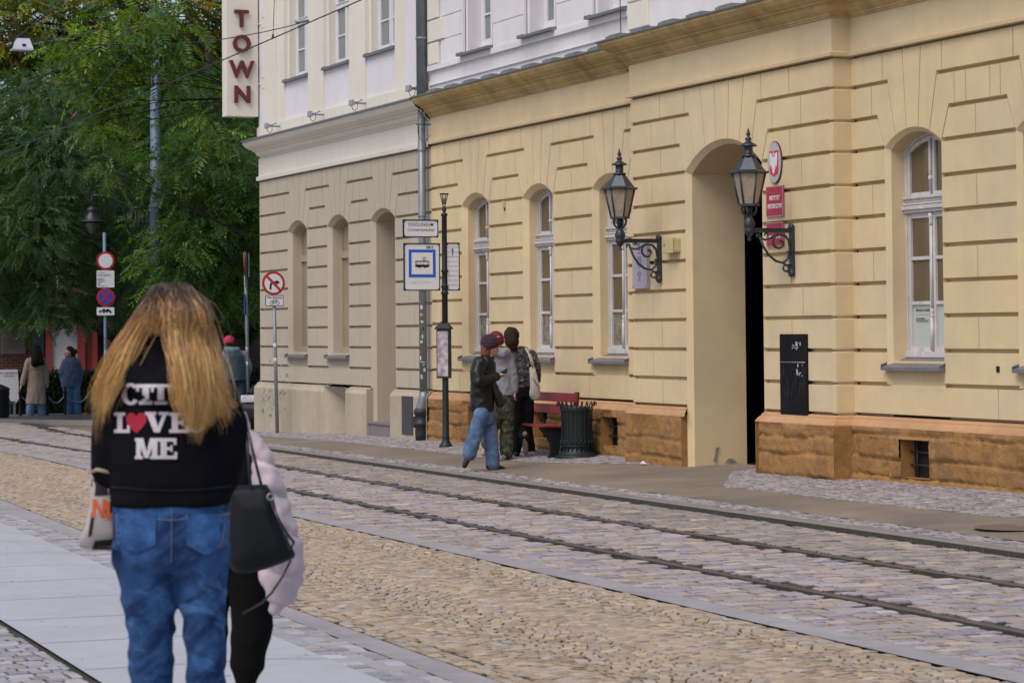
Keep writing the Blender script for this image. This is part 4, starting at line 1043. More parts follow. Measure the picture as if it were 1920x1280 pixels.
for s_, z in (('INSTYTUT', 0.215), ('HISTORII SZTUKI', 0.12)): text_obj('lettering', s_, 0.072, frame((-0.0195, 0, z), FX, FZ), M_let, q, bold=0.0015, xs=0.62 if len(s_) > 9 else 0.75)
q = plate('small_red_plate', 'lower smaller red plate partly hidden behind the right lantern bracket', 'plate', 25.95, 26.357, 2.597, 2.882, WC, M_plr, mat('pink_rim', (0.45, 0.20, 0.24), 0.5))
for s_, z in (('WYDZIAŁ', 0.185), ('INSTYTUT SZTUKI', 0.115)): text_obj('lettering', s_, 0.05, frame((-0.0195, 0, z), FX, FZ), M_let, q, bold=0.001, xs=0.7)
q = plate('stone_plaque', 'lilac grey memorial plaque with rows of small text behind the left lantern bracket', 'plaque', 29.56, 30.0, 2.185, 2.80, WC, mat('lilac_plaque', (0.36, 0.32, 0.38), 0.5, 0.06, 6), None, 0.045)
M_pt = mat('plaque_text', (0.10, 0.07, 0.10), 0.7)
for i, z in enumerate([0.50, 0.455, 0.40, 0.375, 0.35, 0.325, 0.30, 0.275, 0.21, 0.185, 0.16, 0.135, 0.11]):
    w_ = 'W tym domu|mieszkal|profesor historii|i badacz sztuki|autor prac o miescie|czlonek towarzystw|naukowych w kraju|i za granica|ufundowali|koledzy i uczniowie|w stulecie|urodzin|uczonego'.split('|')[i]
    text_obj('lettering', w_, 0.021 if i > 1 else 0.026, frame((-0.0525, 0, z), FX, FZ), M_pt, q, xs=0.85)
mb = MB(); mb.box((-0.054, -0.016, 0.535), (-0.0515, 0.016, 0.58)); mb.build('small_crest', M_pt, q)
mb = MB()
for s in (-1, 1):
    for z in (0.03, 0.585): mb.lathe([(0.009, 0), (0.006, 0.004), (0, 0.005)], (0, 0, 0), 8); 
q2 = MB(); [q2.box((-0.056, s*0.195-0.007, z-0.007), (-0.0515, s*0.195+0.007, z+0.007)) for s in (-1, 1) for z in (0.03, 0.585)]; q2.build('screw', M_iron, q)
# junction box
bx = empty('junction_box', (WC, 28.82, 2.615), 0, 'small pale yellow plastic box on the wall beside the left lantern bracket', 'junction box')
mb = MB(); mb.bbox((-0.10, -0.15, 0), (0, 0.15, 0.185), 0.02); mb.build('body', mat('cream_plastic', (0.52, 0.43, 0.22), 0.5, 0.04), bx)
mb = MB(); mb.bbox((-0.115, -0.155, -0.006), (-0.10, 0.155, 0.19), 0.008); mb.build('lid', mat('cream_plastic', (0.52, 0.43, 0.22), 0.5), bx)
mb = MB(); mb.box((-0.117, 0.07, 0.08), (-0.1148, 0.10, 0.095)); mb.box((-0.117, 0.07, 0.105), (-0.1148, 0.095, 0.115)); mb.build('marking', M_blk, bx)
# black service panel right of the passage
bp = empty('service_panel', (WC, 25.745, 0.66), 0, 'tall black metal panel in the wall right of the passage, with torn paper scraps', 'panel')
mb = MB(); mb.bbox((-0.022, -0.32, 0), (0.03, 0.32, 0.935), 0.006); mb.build('door', mat('black_tarred_panel', (0.008, 0.007, 0.008), 0.7, 0.4, 6, 0.003, 14, streak=0.2, spec=0.15), bp)
mb = MB(); mb.tube([(-0.027, -0.29, 0.615), (-0.027, 0.29, 0.615)], 0.007, 6); mb.build('rail', M_galv, bp)
mb = MB(); rg = random.Random(4)
for i in range(26):
    c = rg.choice([(-0.11, 0.80), (-0.11, 0.80), (-0.02, 0.79), (-0.10, 0.52), (-0.22, 0.50), (0.2, 0.82)]); y, z = c[0]+rg.gauss(0, 0.03), c[1]+rg.gauss(0, 0.025)
    w, h = rg.uniform(0.004, 0.02), rg.uniform(0.006, 0.035); n = rg.randint(4, 6); a0 = rg.uniform(0, 6)
    mb.prism([(y+w*cos(a0+2*pi*k/n)*rg.uniform(.6, 1), z+h*sin(a0+2*pi*k/n)*rg.uniform(.6, 1)) for k in range(n)], 0.0222, 0.0232, lambda p, q, d: (-d, p, q))
mb.build('paper_scraps', mat('torn_paper', (0.5, 0.5, 0.48), 0.9, 0.1), bp)
mb = MB()
for i in range(18):
    y = -0.28+0.56*rg.random(); z = rg.uniform(0.03, 0.45); dz = rg.uniform(0.05, 0.25); dy = rg.uniform(-0.03, 0.03)
    mb.tube([(-0.0225, y, z), (-0.0225, y+dy, z+dz)], 0.0016, 4)
mb.build('scratches', mat('scratch_grey', (0.05, 0.04, 0.04), 0.7), bp)
# small wall fittings
f_ = empty('wall_sensor', (WA, onX(947.5, 392, WA).y, 3.49), 0, 'tiny cream sensor box on the yellow pier between the first two arched windows', 'sensor')
mb = MB(); mb.bbox((-0.05, -0.03, 0), (0, 0.03, 0.10), 0.008); mb.build('housing', mat('cream_plastic', (0.52, 0.43, 0.22)), f_); mb = MB(); mb.tube([(-0.02, -0.01, 0), (-0.02, -0.01, -0.04)], 0.008, 6); mb.build('cable', M_iron, f_)
q = onX(1872, 692, WD); mb = MB(); mb.bbox((WD-0.012, q.y-0.025, q.z-0.03), (WD+0.001, q.y+0.025, q.z+0.03), 0.003); tag(mb.build('wall_socket', M_blk), 'tiny dark metal fitting on the yellow wall right of the large window', 'fitting')

# ---- drainpipe between the houses
rp = empty('drainpipe', (WA-0.12, 38.62, 0), 0, 'grey metal rain pipe with stickers running down between beige and yellow facades', 'drainpipe')
mb = MB(); y0 = 0
mb.tube([(0, 0, 0.66), (0, 0, 5.46)], 0.062, 16)
mb.tube([(0.01, 0, 5.44), (0.01, 0, 11.6)], 0.088, 16)
for z in (1.15, 2.3, 3.5, 4.55): mb.lathe([(0.062, 0), (0.068, 0.004), (0.068, 0.03), (0.062, 0.034)], (0, 0, z), 16)
for z in (6.35, 7.6): mb.lathe([(0.088, 0), (0.098, 0.005), (0.098, 0.04), (0.088, 0.045)], (0.01, 0, z), 16)
mb.tube([(0, 0, 0.70), (0.01, 0, 0.60), (-0.02, 0.02, 0.44), (-0.03, 0.03, 0.40)], [0.064, 0.085, 0.095, 0.095], 12)
mb.build('pipe', mat('blue_grey_zinc', (0.20, 0.225, 0.25), 0.45, 0.15, 5, metal=0.4, streak=0.25), rp)
mb = MB(); mb.lathe([(0.09, -0.12), (0.10, 0.0), (0.095, 0.12), (0.115, 0.13), (0.115, 0.18), (0.10, 0.19), (0.10, 0.30), (0.12, 0.31), (0.12, 0.36), (0.10, 0.40)], (-0.03, 0.03, 0.03), 14); mb.bbox((-0.14, 0.06, 0.12), (-0.02, 0.22, 0.30), 0.01)
mb.build('cast_iron_foot', mat('black_cast_iron', (0.022, 0.022, 0.026), 0.55, 0.2, 10), rp)
rg = random.Random(12)
for i, (z, c) in enumerate([(2.05, (0.5, 0.5, 0.52)), (1.93, (0.45, 0.33, 0.08)), (1.82, (0.55, 0.5, 0.5)), (1.70, (0.02, 0.03, 0.04)), (1.58, (0.5, 0.5, 0.55)), (1.5, (0.42, 0.45, 0.5)), (1.33, (0.45, 0.05, 0.04)), (1.24, (0.6, 0.6, 0.6)), (1.14, (0.15, 0.3, 0.35)), (1.05, (0.55, 0.56, 0.56)), (0.93, (0.4, 0.42, 0.45))]):
    a = radians(200+rg.uniform(-30, 60)); h = rg.uniform(0.03, 0.07); w = rg.uniform(0.3, 0.7); r_ = 0.0635
    mb = MB(); vs = [(r_*cos(a+w*k/4), r_*sin(a+w*k/4), z+s*h/2+rg.uniform(-.008, .008)) for s in (-1, 1) for k in range(5)]
    mb.add(vs, [(k, k+1, k+6, k+5) for k in range(4)]); mb.build('sticker', mat('sticker_%d' % i, c, 0.6, 0.35, 40), rp)
# wire anchor brackets near the pipe and on the bay corner
def wall_anchor(name, label, x, y, z, grp):
    mb = MB(); mb.tube([(x-0.25, y+0.03, z), (x+0.02, y-0.02, z)], 0.010, 6); mb.tube([(x-0.22, y, z), (x-0.22, y, z-0.14)], 0.008, 6)
    for k in range(3): mb.lathe([(0.008, 0), (0.02, 0.008), (0.008, 0.016)], (x-0.22, y, z-0.06-0.04*k), 8)
    mb.tube([(x-0.22, y, z-0.14), (x-0.19, y, z-0.24), (x-0.12, y, z-0.28), (x-0.06, y-0.02, z-0.22), (x-0.02, y-0.02, z-0.17)], 0.005, 5)
    return tag(mb.build(name, M_iron), label, 'wire anchor', grp)
wall_anchor('wire_anchor', 'small iron wire anchor on the wall at the top of the grey drainpipe', WA, 38.5, 4.98, 'wire anchors on the facade')
wall_anchor('wire_anchor', 'small iron wire anchor under the cornice where the yellow wall steps forward', WA, 30.42, 5.06, 'wire anchors on the facade')
# floodlights on the beige ledge
for i, (px, py) in enumerate([(500, 236), (581, 214), (659, 193), (766, 166)]):
    P = onX(px, py, WA-0.25); lab = ['floodlight on the cream ledge nearest the lettered board', 'floodlight on the cream ledge under the first upper window', 'floodlight on the cream ledge under the second upper window', 'floodlight on the cream ledge next to the drainpipe'][i]
    fl = empty('floodlight', P, 0, 'small grey '+lab, 'floodlight', 'floodlights along the cream ledge')
    mb = MB(); mb.bbox((-0.03, -0.075, -0.05), (0.03, 0.075, 0.05), 0.008); mb.build('lamp_head', mat('grey_lamp_housing', (0.30, 0.31, 0.36), 0.5), fl)
    mb = MB(); mb.tube([(0.03, -0.05, 0), (0.10, -0.10, 0.02), (0.16, -0.11, 0.05)], 0.012, 6); mb.box((0.02, -0.10, -0.03), (0.24, -0.085, 0.0)); mb.build('bracket', M_galv, fl)
    mb = MB(); mb.tube([(0.0, 0, -0.05), (0.02, -0.01, -0.11), (0.05, -0.04, -0.14), (0.08, -0.08, -0.10), (0.08, -0.09, -0.02)], 0.006, 5); mb.build('cable', M_iron, fl)
# TOWN board, hung across the corner
tb = empty('hanging_board', (13.98, 48.3, 5.9), 0, 'tall cream board with dark red letters TOWN fixed at the corner of the beige building', 'sign board')
X0, X1 = onY(421, 219, 48.3).x, WA-0.02; zb_ = onY(421, 219, 48.3).z
mb = MB(); mb.bbox((X0-13.98, -0.16, zb_-5.9), (X1-13.98, 0.16, 3.9), 0.008); mb.build('panel', M_cre, tb)
M_mar = mat('maroon_letters', (0.11, 0.012, 0.025), 0.5, 0.04)
for ch, px, py, w_ in (('T', 453, 37, 25), ('O', 453.5, 84, 34), ('W', 453.5, 132, 43), ('N', 454.5, 179, 27)):
    P = onY(px, py, 48.1); o = text_obj('letter', ch, 0.46, frame((P.x-13.98, -0.20, P.z-5.9-0.0), (1, 0, 0), (0, 0, 1)), M_mar, tb, bold=0.012, ext=0.03)
for z in (1.8, 0.62):
    mb = MB(); mb.tube([(X1-13.98-0.03, -0.10, z), (X1-13.98+0.13, -0.5, z-0.02)], 0.012, 5); mb.bbox((X1-13.98+0.02, -0.55, z-0.10), (X1-13.98+0.04, -0.3, z-0.07), 0.004); mb.bbox((X1-13.98+0.02, -0.55, z+0.10), (X1-13.98+0.04, -0.3, z+0.13), 0.004); mb.build('wall_bracket', M_cre, tb)

# ================================================================== STREET FURNITURE
def disc(mb, cx, cz, r, y0, y1, n=40): mb.prism([(cx+r*cos(2*pi*i/n), cz+r*sin(2*pi*i/n)) for i in range(n)], y0, y1, lambda a, b, d: (a, d, b))
def quadp(mb, pts, y0, y1): mb.prism(pts, y0, y1, lambda a, b, d: (a, d, b))
def rrect(x0, x1, z0, z1, r, n=4):
    out = []
    for cx, cz, a0 in ((x1-r, z1-r, 0), (x0+r, z1-r, 90), (x0+r, z0+r, 180), (x1-r, z0+r, 270)):
        for k in range(n+1): a = radians(a0+90*k/n); out.append((cx+r*cos(a), cz+r*sin(a)))
    return out
# --- tram stop pole
P = onG(836, 838); PL = lambda px, py, dy=0.0: (lambda q: (q.x-P.x, q.z-P.z))(onY(px, py, P.y+dy))
ts = empty('tram_stop_post', P, 0, 'dark green cast iron tram stop post with name board, blue tram sign and timetable case', 'tram stop')
M_green = mat('dark_green_cast_iron', (0.011, 0.019, 0.020), 0.5, 0.15, 9, 0.0005, 60, spec=0.35)
H = onY(827, 378, P.y).z-P.z
mb = MB(); mb.lathe([(0.105, 0), (0.105, 0.02), (0.085, 0.05), (0.06, 0.09), (0.052, 0.13), (0.058, 0.15), (0.050, 0.17), (0.047, 1.2), (0.045, H*0.62), (0.065, H*0.62+0.02), (0.045, H*0.62+0.05), (0.045, H*0.62+0.10), (0.062, H*0.62+0.12), (0.042, H*0.62+0.15), (0.040, H*0.71), (0.06, H*0.715), (0.04, H*0.725), (0.04, H*0.94), (0.055, H*0.945), (0.05, H*0.95), (0.02, H*0.955), (0.033, H*0.965), (0.03, H*0.975), (0.012, H*0.98)], (0, 0, 0), 16)
for s in (-1, 1):
    mb.tube([(0, 0, H*0.965), (s*0.06, 0, H*1.03)], 0.008, 5); mb.tube([(s*0.012, 0, H*0.97), (s*0.025, 0, H*1.03)], 0.007, 5); mb.tube([(s*0.03, 0, H*0.97), (-s*0.03, 0, H*1.03)], 0.006, 5)
mb.box((-0.068, -0.01, H*1.028), (0.068, 0.01, H*1.034)); mb.build('post', M_green, ts)
def board(name, x0, y0, x1, y1, par=ts, inner=M_whs, t=0.014):
    a = PL(x0, y1); b = PL(x1, y0); mb = MB()
    for (p, q) in (((a[0], a[1]), (b[0], a[1]+t*1.2)), ((a[0], b[1]-t*1.2), (b[0], b[1])), ((a[0], a[1]+t*1.2), (a[0]+t, b[1]-t*1.2)), ((b[0]-t, a[1]+t*1.2), (b[0], b[1]-t*1.2))): mb.box((p[0], -0.02, p[1]), (q[0], 0.015, q[1]))
    for sx, X_ in ((1, a[0]), (-1, b[0])):
        for sz, Z_ in ((1, a[1]), (-1, b[1])):
            quadp(mb, [(X_, Z_), (X_+sx*0.04, Z_), (X_+sx*0.034, Z_+sz*0.022), (X_+sx*0.022, Z_+sz*0.034), (X_, Z_+sz*0.04)][::(1 if sx*sz > 0 else -1)], -0.022, -0.012)
    fr = mb.build(name, M_green, par)
    mb = MB(); mb.box((a[0]+t*0.7, -0.012, a[1]+t*0.8), (b[0]-t*0.7, 0.012, b[1]-t*0.8)); mb.build('board_face', inner, fr); return fr, a, b
fr, a, b = board('name_board', 755.5, 412, 821, 445)
cx = (a[0]+b[0])/2
for s_, z, sz in (('OSSOLINEUM', b[1]-0.078, 0.070), ('(Uniwersytecka)', b[1]-0.155, 0.064)): text_obj('lettering', s_, sz, frame((cx+0.0, -0.0135, z), SX, FZ), M_blk, fr, bold=0.0002, xs=0.9, space=1.12)
fr, a, b = board('tram_sign', 757, 456, 824, 545)
c0 = PL(766, 520); c1 = PL(816, 468); mb = MB()
mb.box((c0[0], -0.0145, c0[1]), (c1[0], -0.011, c1[1])); o = mb.build('blue_square', M_blu, fr)
mb = MB(); e = 0.046; mb.box((c0[0]+e, -0.0165, c0[1]+e), (c1[0]-e, -0.0146, c1[1]-e)); mb.build('white_square', M_whs, fr)
mb = MB(); cx, cz = (c0[0]+c1[0])/2, (c0[1]+c1[1])/2-0.01; y0, y1 = -0.019, -0.0167; u = 0.0125
mb.box((cx-0.112, y0, cz-0.045), (cx+0.112, y1, cz-0.008))                         # tram body
for x in (-0.112, -0.098, -0.082, -0.03, 0.02, 0.075, 0.092, 0.108): mb.box((cx+x, y0, cz-0.008), (cx+x+0.004, y1, cz+0.042))
mb.box((cx-0.115, y0, cz+0.036), (cx+0.115, y1, cz+0.046)); mb.box((cx-0.10, y0, cz+0.046), (cx+0.10, y1, cz+0.050))
for x in (-0.06, -0.035, 0.035, 0.06): disc(mb, cx+x, cz-0.048, 0.010, y0, y1, 12)
for p, q in (((0.03, 0.05), (0.0, 0.078)), ((0.0, 0.078), (0.03, 0.10)), ((0.03, 0.10), (0.06, 0.078)), ((0.06, 0.078), (0.03, 0.05)), ((0.01, 0.102), (0.05, 0.102))): mb.tube([(cx+p[0], y0, cz+p[1]), (cx+q[0], y0, cz+q[1])], 0.0028, 4)
mb.build('tram_symbol', M_blk, fr)
t1 = PL(806, 464); text_obj('lettering', '10013', 0.058, frame((t1[0]-0.01, -0.0135, t1[1]), SX, FZ), M_blk, fr, xs=0.85, bold=0.001)
mb = MB(); g0 = PL(788, 530)
text_obj('lettering', 'OBRZYMY', 0.075, frame((g0[0], -0.0128, g0[1]), SX, FZ), mat('faded_marker', (0.50, 0.49, 0.51), 0.7), fr, ext=0.0003)
fr, a, b = board('line_board', 836, 455, 861, 545)
cx = (a[0]+b[0])/2; hh = b[1]-a[1]
mb = MB()
for k in range(1, 10): z = b[1]-hh*k/10.2; mb.box((a[0]+0.018, -0.0135, z-0.0018), (b[0]-0.018, -0.0119, z+0.0018))
mb.build('row_lines', M_blk, fr)
for s_, k in (('6', 1.55), ('7', 2.5)): text_obj('lettering', s_, 0.075, frame((cx-0.005, -0.0135, b[1]-hh*k/10.2), SX, FZ), M_blk, fr, bold=0.001)
# timetable case
a = PL(819, 709); b = PL(846, 617); cw = (b[0]-a[0]); zc0, zc1 = a[1], b[1]
ang = radians(-38); cs = empty('timetable_case', (0, 0, 0), 0); cs.parent = ts
mb = MB(); R = Matrix.Translation((((a[0]+b[0])/2), 0, 0)) @ Matrix.Rotation(ang, 4, 'Z')
w, d = 0.10, 0.065
mb.bbox((-w, -d, zc0), (w, d, zc1), 0.005, R)
for k, (ww, dd, z_) in enumerate(((w+0.022, d+0.022, 0.0),)):
    mb.add([R @ Vector(v) for v in [(-ww, -dd, zc1), (ww, -dd, zc1), (ww, dd, zc1), (-ww, dd, zc1), (-ww, -dd, zc1+0.02), (ww, -dd, zc1+0.02), (ww, dd, zc1+0.02), (-ww, dd, zc1+0.02), (-ww*0.35, 0, zc1+0.12), (ww*0.35, 0, zc1+0.12)]],
           [(0, 3, 2, 1), (0, 1, 5, 4), (1, 2, 6, 5), (2, 3, 7, 6), (3, 0, 4, 7), (4, 5, 9, 8), (6, 7, 8, 9), (5, 6, 9), (7, 4, 8)])
bpy.data.objects.remove(cs); cs = mb.build('timetable_case', M_green, ts)
mb = MB(); mb.box((-w+0.016, -d-0.004, zc0+0.03), (w-0.016, -d+0.001, zc1-0.03), R); mb.box((-w-0.004, -d+0.012, zc0+0.03), (-w+0.001, d-0.012, zc1-0.03), R)
mb.build('poster', mat('timetable_paper', (0.44, 0.40, 0.43), 0.35, 0.35, 16, col2=(0.26, 0.17, 0.24), mix=7), cs)

# --- generic signs on leaning poles
def sign_root(name, label, base, cat='sign post'): return empty(name, base, 0, label, cat)
P = onX(521, 803, 13.9); P.z = gz(P.x, P.y); PLc = lambda px, py, dy=0.0: (lambda q: (q.x-P.x, dy, q.z-P.z))(onY(px, py, P.y+dy))
sg = sign_root('traffic_sign', 'no right turn sign with bicycle plate on a leaning grey pole', P)
mb = MB(); tp = PLc(512.5, 512, 0.035); mb.tube([(0, 0.035, 0), tp], 0.034, 12); mb.build('pole', M_galv, sg)
c = PLc(513, 531, -0.02); rr_ = 22.3/px_per_m(P); mb = MB(); disc(mb, c[0], c[2], rr_, -0.02, -0.012); fd = mb.build('round_sign', M_red, sg)
mb = MB(); disc(mb, c[0], c[2], rr_*0.79, -0.024, -0.0195); mb.build('sign_face', M_whs, fd)
mb = MB(); k = rr_
quadp(mb, [(c[0]-0.37*k, c[2]-0.52*k), (c[0]-0.19*k, c[2]-0.52*k), (c[0]-0.17*k, c[2]-0.12*k), (c[0]-0.04*k, c[2]+0.0*k), (c[0]+0.22*k, c[2]+0.0*k), (c[0]+0.22*k, c[2]-0.14*k), (c[0]+0.55*k, c[2]+0.08*k), (c[0]+0.22*k, c[2]+0.30*k), (c[0]+0.22*k, c[2]+0.17*k), (c[0]-0.10*k, c[2]+0.16*k), (c[0]-0.33*k, c[2]-0.04*k)], -0.0262, -0.0245); mb.build('arrow', M_blk, fd)
mb = MB(); d = 0.60*k; t = 0.075*k; quadp(mb, [(c[0]-d-t, c[2]+d-t), (c[0]+d-t, c[2]-d-t), (c[0]+d+t, c[2]-d+t), (c[0]-d+t, c[2]+d+t)], -0.0285, -0.0265); mb.build('red_bar', M_red, fd)
a = PLc(497, 574); b = PLc(531, 553); mb = MB(); quadp(mb, rrect(a[0], b[0], a[2], b[2], 0.02), -0.02, -0.014); pl = mb.build('plate', M_blk, sg)
mb = MB(); quadp(mb, rrect(a[0]+0.012, b[0]-0.012, a[2]+0.012, b[2]-0.012, 0.015), -0.0235, -0.0195); mb.build('plate_face', M_whs, pl)
mc = (a[0]+b[0])/2; text_obj('lettering', 'Nie dotyczy', 0.058, frame((mc, -0.0245, b[2]-0.045), SX, FZ), M_blk, pl, bold=0.0008)
mb = MB(); zz = a[2]+0.062
for s in (-1, 1): mb.tube([(mc+s*0.055+0.034*cos(2*pi*i/16), -0.0245, zz+0.034*sin(2*pi*i/16)) for i in range(17)], 0.0035, 4, cap=False)
for p, q in (((-0.055, 0), (-0.025, 0.045)), ((-0.025, 0.045), (0.035, 0.05)), ((0.055, 0), (0.03, 0.065)), ((0.03, 0.065), (0.045, 0.068)), ((-0.025, 0.045), (-0.005, -0.002)), ((-0.055, 0), (-0.005, -0.002)), ((-0.005, -0.002), (0.035, 0.05)), ((-0.03, 0.058), (-0.015, 0.058))): mb.tube([(mc+p[0], -0.0245, zz+p[1]), (mc+q[0], -0.0245, zz+q[1])], 0.0035, 4)
mb.build('bicycle_symbol', M_blk, pl)
for z_, c_ in ((1.35, (0.5, 0.5, 0.52)), (1.62, (0.05, 0.04, 0.02))):
    mb = MB(); x_ = tp[0]*z_/tp[2]; mb.tube([(x_, 0.035, z_-0.05), (x_+tp[0]*0.03, 0.035, z_+0.05)], 0.0352, 10); mb.build('sticker', mat('pole_sticker', c_, 0.6, 0.3, 30), sg)
# --- edge-on sign post
P = onG(467.5, 800); PLc = lambda px, py, dy=0.0: (lambda q: (q.x-P.x, dy, q.z-P.z))(onY(px, py, P.y+dy))
s2 = sign_root('sign_post', 'grey post with edge-on signs between the pink-capped man and the beige corner', P)
mb = MB(); tp = PLc(459, 473); mb.tube([(0, 0, 0), tp], 0.036, 12); mb.build('pole', M_galv, s2)
def edgeplate(px, y0, y1, m, name, w=0.4, rnd=False, off=-0.05):
    t = PLc(px, y0); b_ = PLc(px, y1); c = ((t[0]+b_[0])/2, (t[2]+b_[2])/2); h = (t[2]-b_[2])/2; mb = MB()
    R = Matrix.Translation((c[0], off, c[1])) @ Matrix.Rotation(radians(72), 4, 'Z')
    if rnd: mb.prism([(h*cos(2*pi*i/28), h*sin(2*pi*i/28)) for i in range(28)], -0.008, 0.008, lambda a, b, d: R @ Vector((a, d, b)))
    else: mb.bbox((-w/2, -0.008, -h), (w/2, 0.008, h), 0.004, R)
    o = mb.build(name, m, s2)
    if rnd: 
        mb = MB(); mb.prism([(h*.8*cos(2*pi*i/28), h*.8*sin(2*pi*i/28)) for i in range(28)], 0.0085, 0.010, lambda a, b, d: R @ Vector((a, d, b))); mb.prism([(h*.8*cos(2*pi*i/28), h*.8*sin(2*pi*i/28)) for i in range(28)], -0.010, -0.0085, lambda a, b, d: R @ Vector((a, d, b))); mb.build('sign_face', M_whs, o)
edgeplate(457, 471, 517, M_red, 'round_sign', rnd=True); edgeplate(458, 518, 536, M_whs, 'plate'); edgeplate(457.5, 550, 589, M_blu, 'blue_plate'); edgeplate(465.5, 475, 520, M_galv, 'plate', 0.3)
for z_, c_ in ((1.42, (0.55, 0.5, 0.5)), (1.75, (0.5, 0.5, 0.5))):
    mb = MB(); x_ = tp[0]*z_/tp[2]; mb.tube([(x_, 0, z_-0.05), (x_+tp[0]*0.03, 0, z_+0.05)], 0.0365, 10); mb.build('sticker', mat('pole_sticker2', c_, 0.6, 0.3, 30), s2)
# --- left group of signs
P = onG(200, 800); PLc = lambda px, py, dy=0.0: (lambda q: (q.x-P.x, dy, q.z-P.z))(onY(px, py, P.y+dy))
s3 = sign_root('sign_post', 'thin post with four signs in front of the dark trees on the left', P)
mb = MB(); tp = PLc(195.5, 436, 0.04); mb.tube([(0, 0.04, 0), tp], 0.036, 10); mb.build('pole', M_pgrey, s3)
pm = px_per_m(P)
c = PLc(197.5, 489); mb = MB(); disc(mb, c[0], c[2], 17.3/pm, -0.02, -0.01); fd = mb.build('round_sign', M_red, s3); mb = MB(); disc(mb, c[0], c[2], 13.3/pm, -0.028, -0.019); mb.build('sign_face', M_whs, fd)
c = PLc(198, 557.5); k = 17.3/pm; mb = MB(); disc(mb, c[0], c[2], k, -0.02, -0.01); fd = mb.build('round_sign', M_red, s3); mb = MB(); disc(mb, c[0], c[2], k*0.8, -0.028, -0.019); mb.build('sign_face', mat('sign_blue_field', (0.03, 0.06, 0.42), 0.5), fd)
mb = MB()
for s in (-1, 1): quadp(mb, [(c[0]-0.55*k-0.07*k, c[2]+s*(0.55*k)-0.07*k*s), (c[0]+0.55*k-0.07*k, c[2]-s*0.55*k-0.07*k*s), (c[0]+0.55*k+0.07*k, c[2]-s*0.55*k+0.07*k*s), (c[0]-0.55*k+0.07*k, c[2]+s*0.55*k+0.07*k*s)][::s], -0.034+0.001*s, -0.0285)
mb.build('red_cross', M_red, fd)
def pl3(y0, y1):
    a = PLc(181, y1); b = PLc(214, y0); mb = MB(); quadp(mb, rrect(a[0], b[0], a[2], b[2], 0.02), -0.02, -0.012); o = mb.build('plate', M_whs, s3); return o, a, b
o, a, b = pl3(507, 539)
for i, (w_, z_) in enumerate(((0.35, .12), (0.75, .24), (0.9, .32), (0.65, .48), (0.4, .55), (0.7, .62), (0.55, .69), (0.2, .77), (0.3, .84), (0.6, .92))):
    words = ['Nie dotyczy:', 'pojazdow zaopatrzenia', 'wjazd w godzinach 6-10', 'mieszkancow', 'taksowek', 'sluzb miejskich', 'rowerow', 'oraz', 'MPK', 'z identyfikatorem'][i]
    text_obj('lettering', words, 0.032, frame((a[0]+0.02, -0.0212, b[2]-(b[2]-a[2])*z_), SX, FZ), M_blk, o, align='LEFT')
o, a, b = pl3(576, 591); mb = MB(); x0 = a[0]; z0 = a[2]; w = b[0]-a[0]; h = b[2]-a[2]
quadp(mb, [(x0+.1*w, z0+.55*h), (x0+.30*w, z0+.62*h), (x0+.34*w, z0+.8*h), (x0+.46*w, z0+.85*h), (x0+.48*w, z0+.5*h), (x0+.1*w, z0+.45*h)][::-1], -0.024, -0.0205)
quadp(mb, [(x0+.42*w, z0+.5*h), (x0+.62*w, z0+.85*h), (x0+.80*w, z0+.6*h), (x0+.85*w, z0+.3*h), (x0+.70*w, z0+.45*h), (x0+.5*w, z0+.35*h)][::-1], -0.0245, -0.0206)
for fx, fz in ((.2, .42), (.4, .35), (.78, .32)): disc(mb, x0+fx*w, z0+fz*h, 0.02, -0.025, -0.0207, 12)
mb.build('tow_symbol', M_blk, o)
for z_, c_ in ((1.7, (0.35, 0.42, 0.55)), (1.5, (0.5, 0.5, 0.5)), (1.3, (0.5, 0.5, 0.52))):
    mb = MB(); x_ = tp[0]*z_/tp[2]; mb.tube([(x_, 0.04, z_-0.06), (x_, 0.04, z_+0.05)], 0.0368, 8); mb.build('sticker', mat('pole_sticker3', c_, 0.6, 0.3, 30), s3)
# --- big catenary pole and its scrolled lamp arm
P = onG(293, 794); PLc = lambda px, py, dy=0.0: (lambda q: (q.x-P.x, dy, q.z-P.z))(onY(px, py, P.y+dy))
s4 = sign_root('catenary_pole', 'thick blue-grey steel pole carrying tram wires, behind the woman with long hair', P, 'pole')
zt = PLc(285, 14)[2]; zm = PLc(289, 386)[2]
mb = MB(); mb.lathe([(0.17, 0), (0.165, 0.2), (0.155, 0.25), (0.145, zm-0.05), (0.16, zm-0.04), (0.16, zm+0.03), (0.125, zm+0.05), (0.12, zm+2.6), (0.105, zm+2.65), (0.10, zt-0.6)], (0, 0, 0), 18); mb.build('shaft', M_pgrey, s4)
mb = MB(); mb.lathe([(0.08, zt-0.62), (0.13, zt-0.58), (0.09, zt-0.5), (0.11, zt-0.35), (0.15, zt-0.33), (0.10, zt-0.25), (0.12, zt-0.1), (0.04, zt), (0.05, zt+0.1), (0.0, zt+0.3)], (0, 0, 0), 14); mb.build('finial', M_iron, s4)
la = empty('scrolled_lamp', (P.x, P.y, P.z+zm), 0, 'black bell-shaped street lamp on a scrolled arm fixed to the blue-grey pole', 'street lamp')
PM = lambda px, py: (PLc(px, py)[0], 0, PLc(px, py)[2]-zm)
mb = MB(); mb.tube([PM(280, 392), PM(262, 388), PM(248, 390)], 0.02, 6)
mb.tube([PM(235, 440), PM(238, 415), PM(230, 390), PM(212, 372), PM(190, 366), PM(173, 366)], 0.022, 6); mb.tube([PM(248, 378), PM(232, 362), PM(205, 350), PM(180, 349)], 0.016, 6)
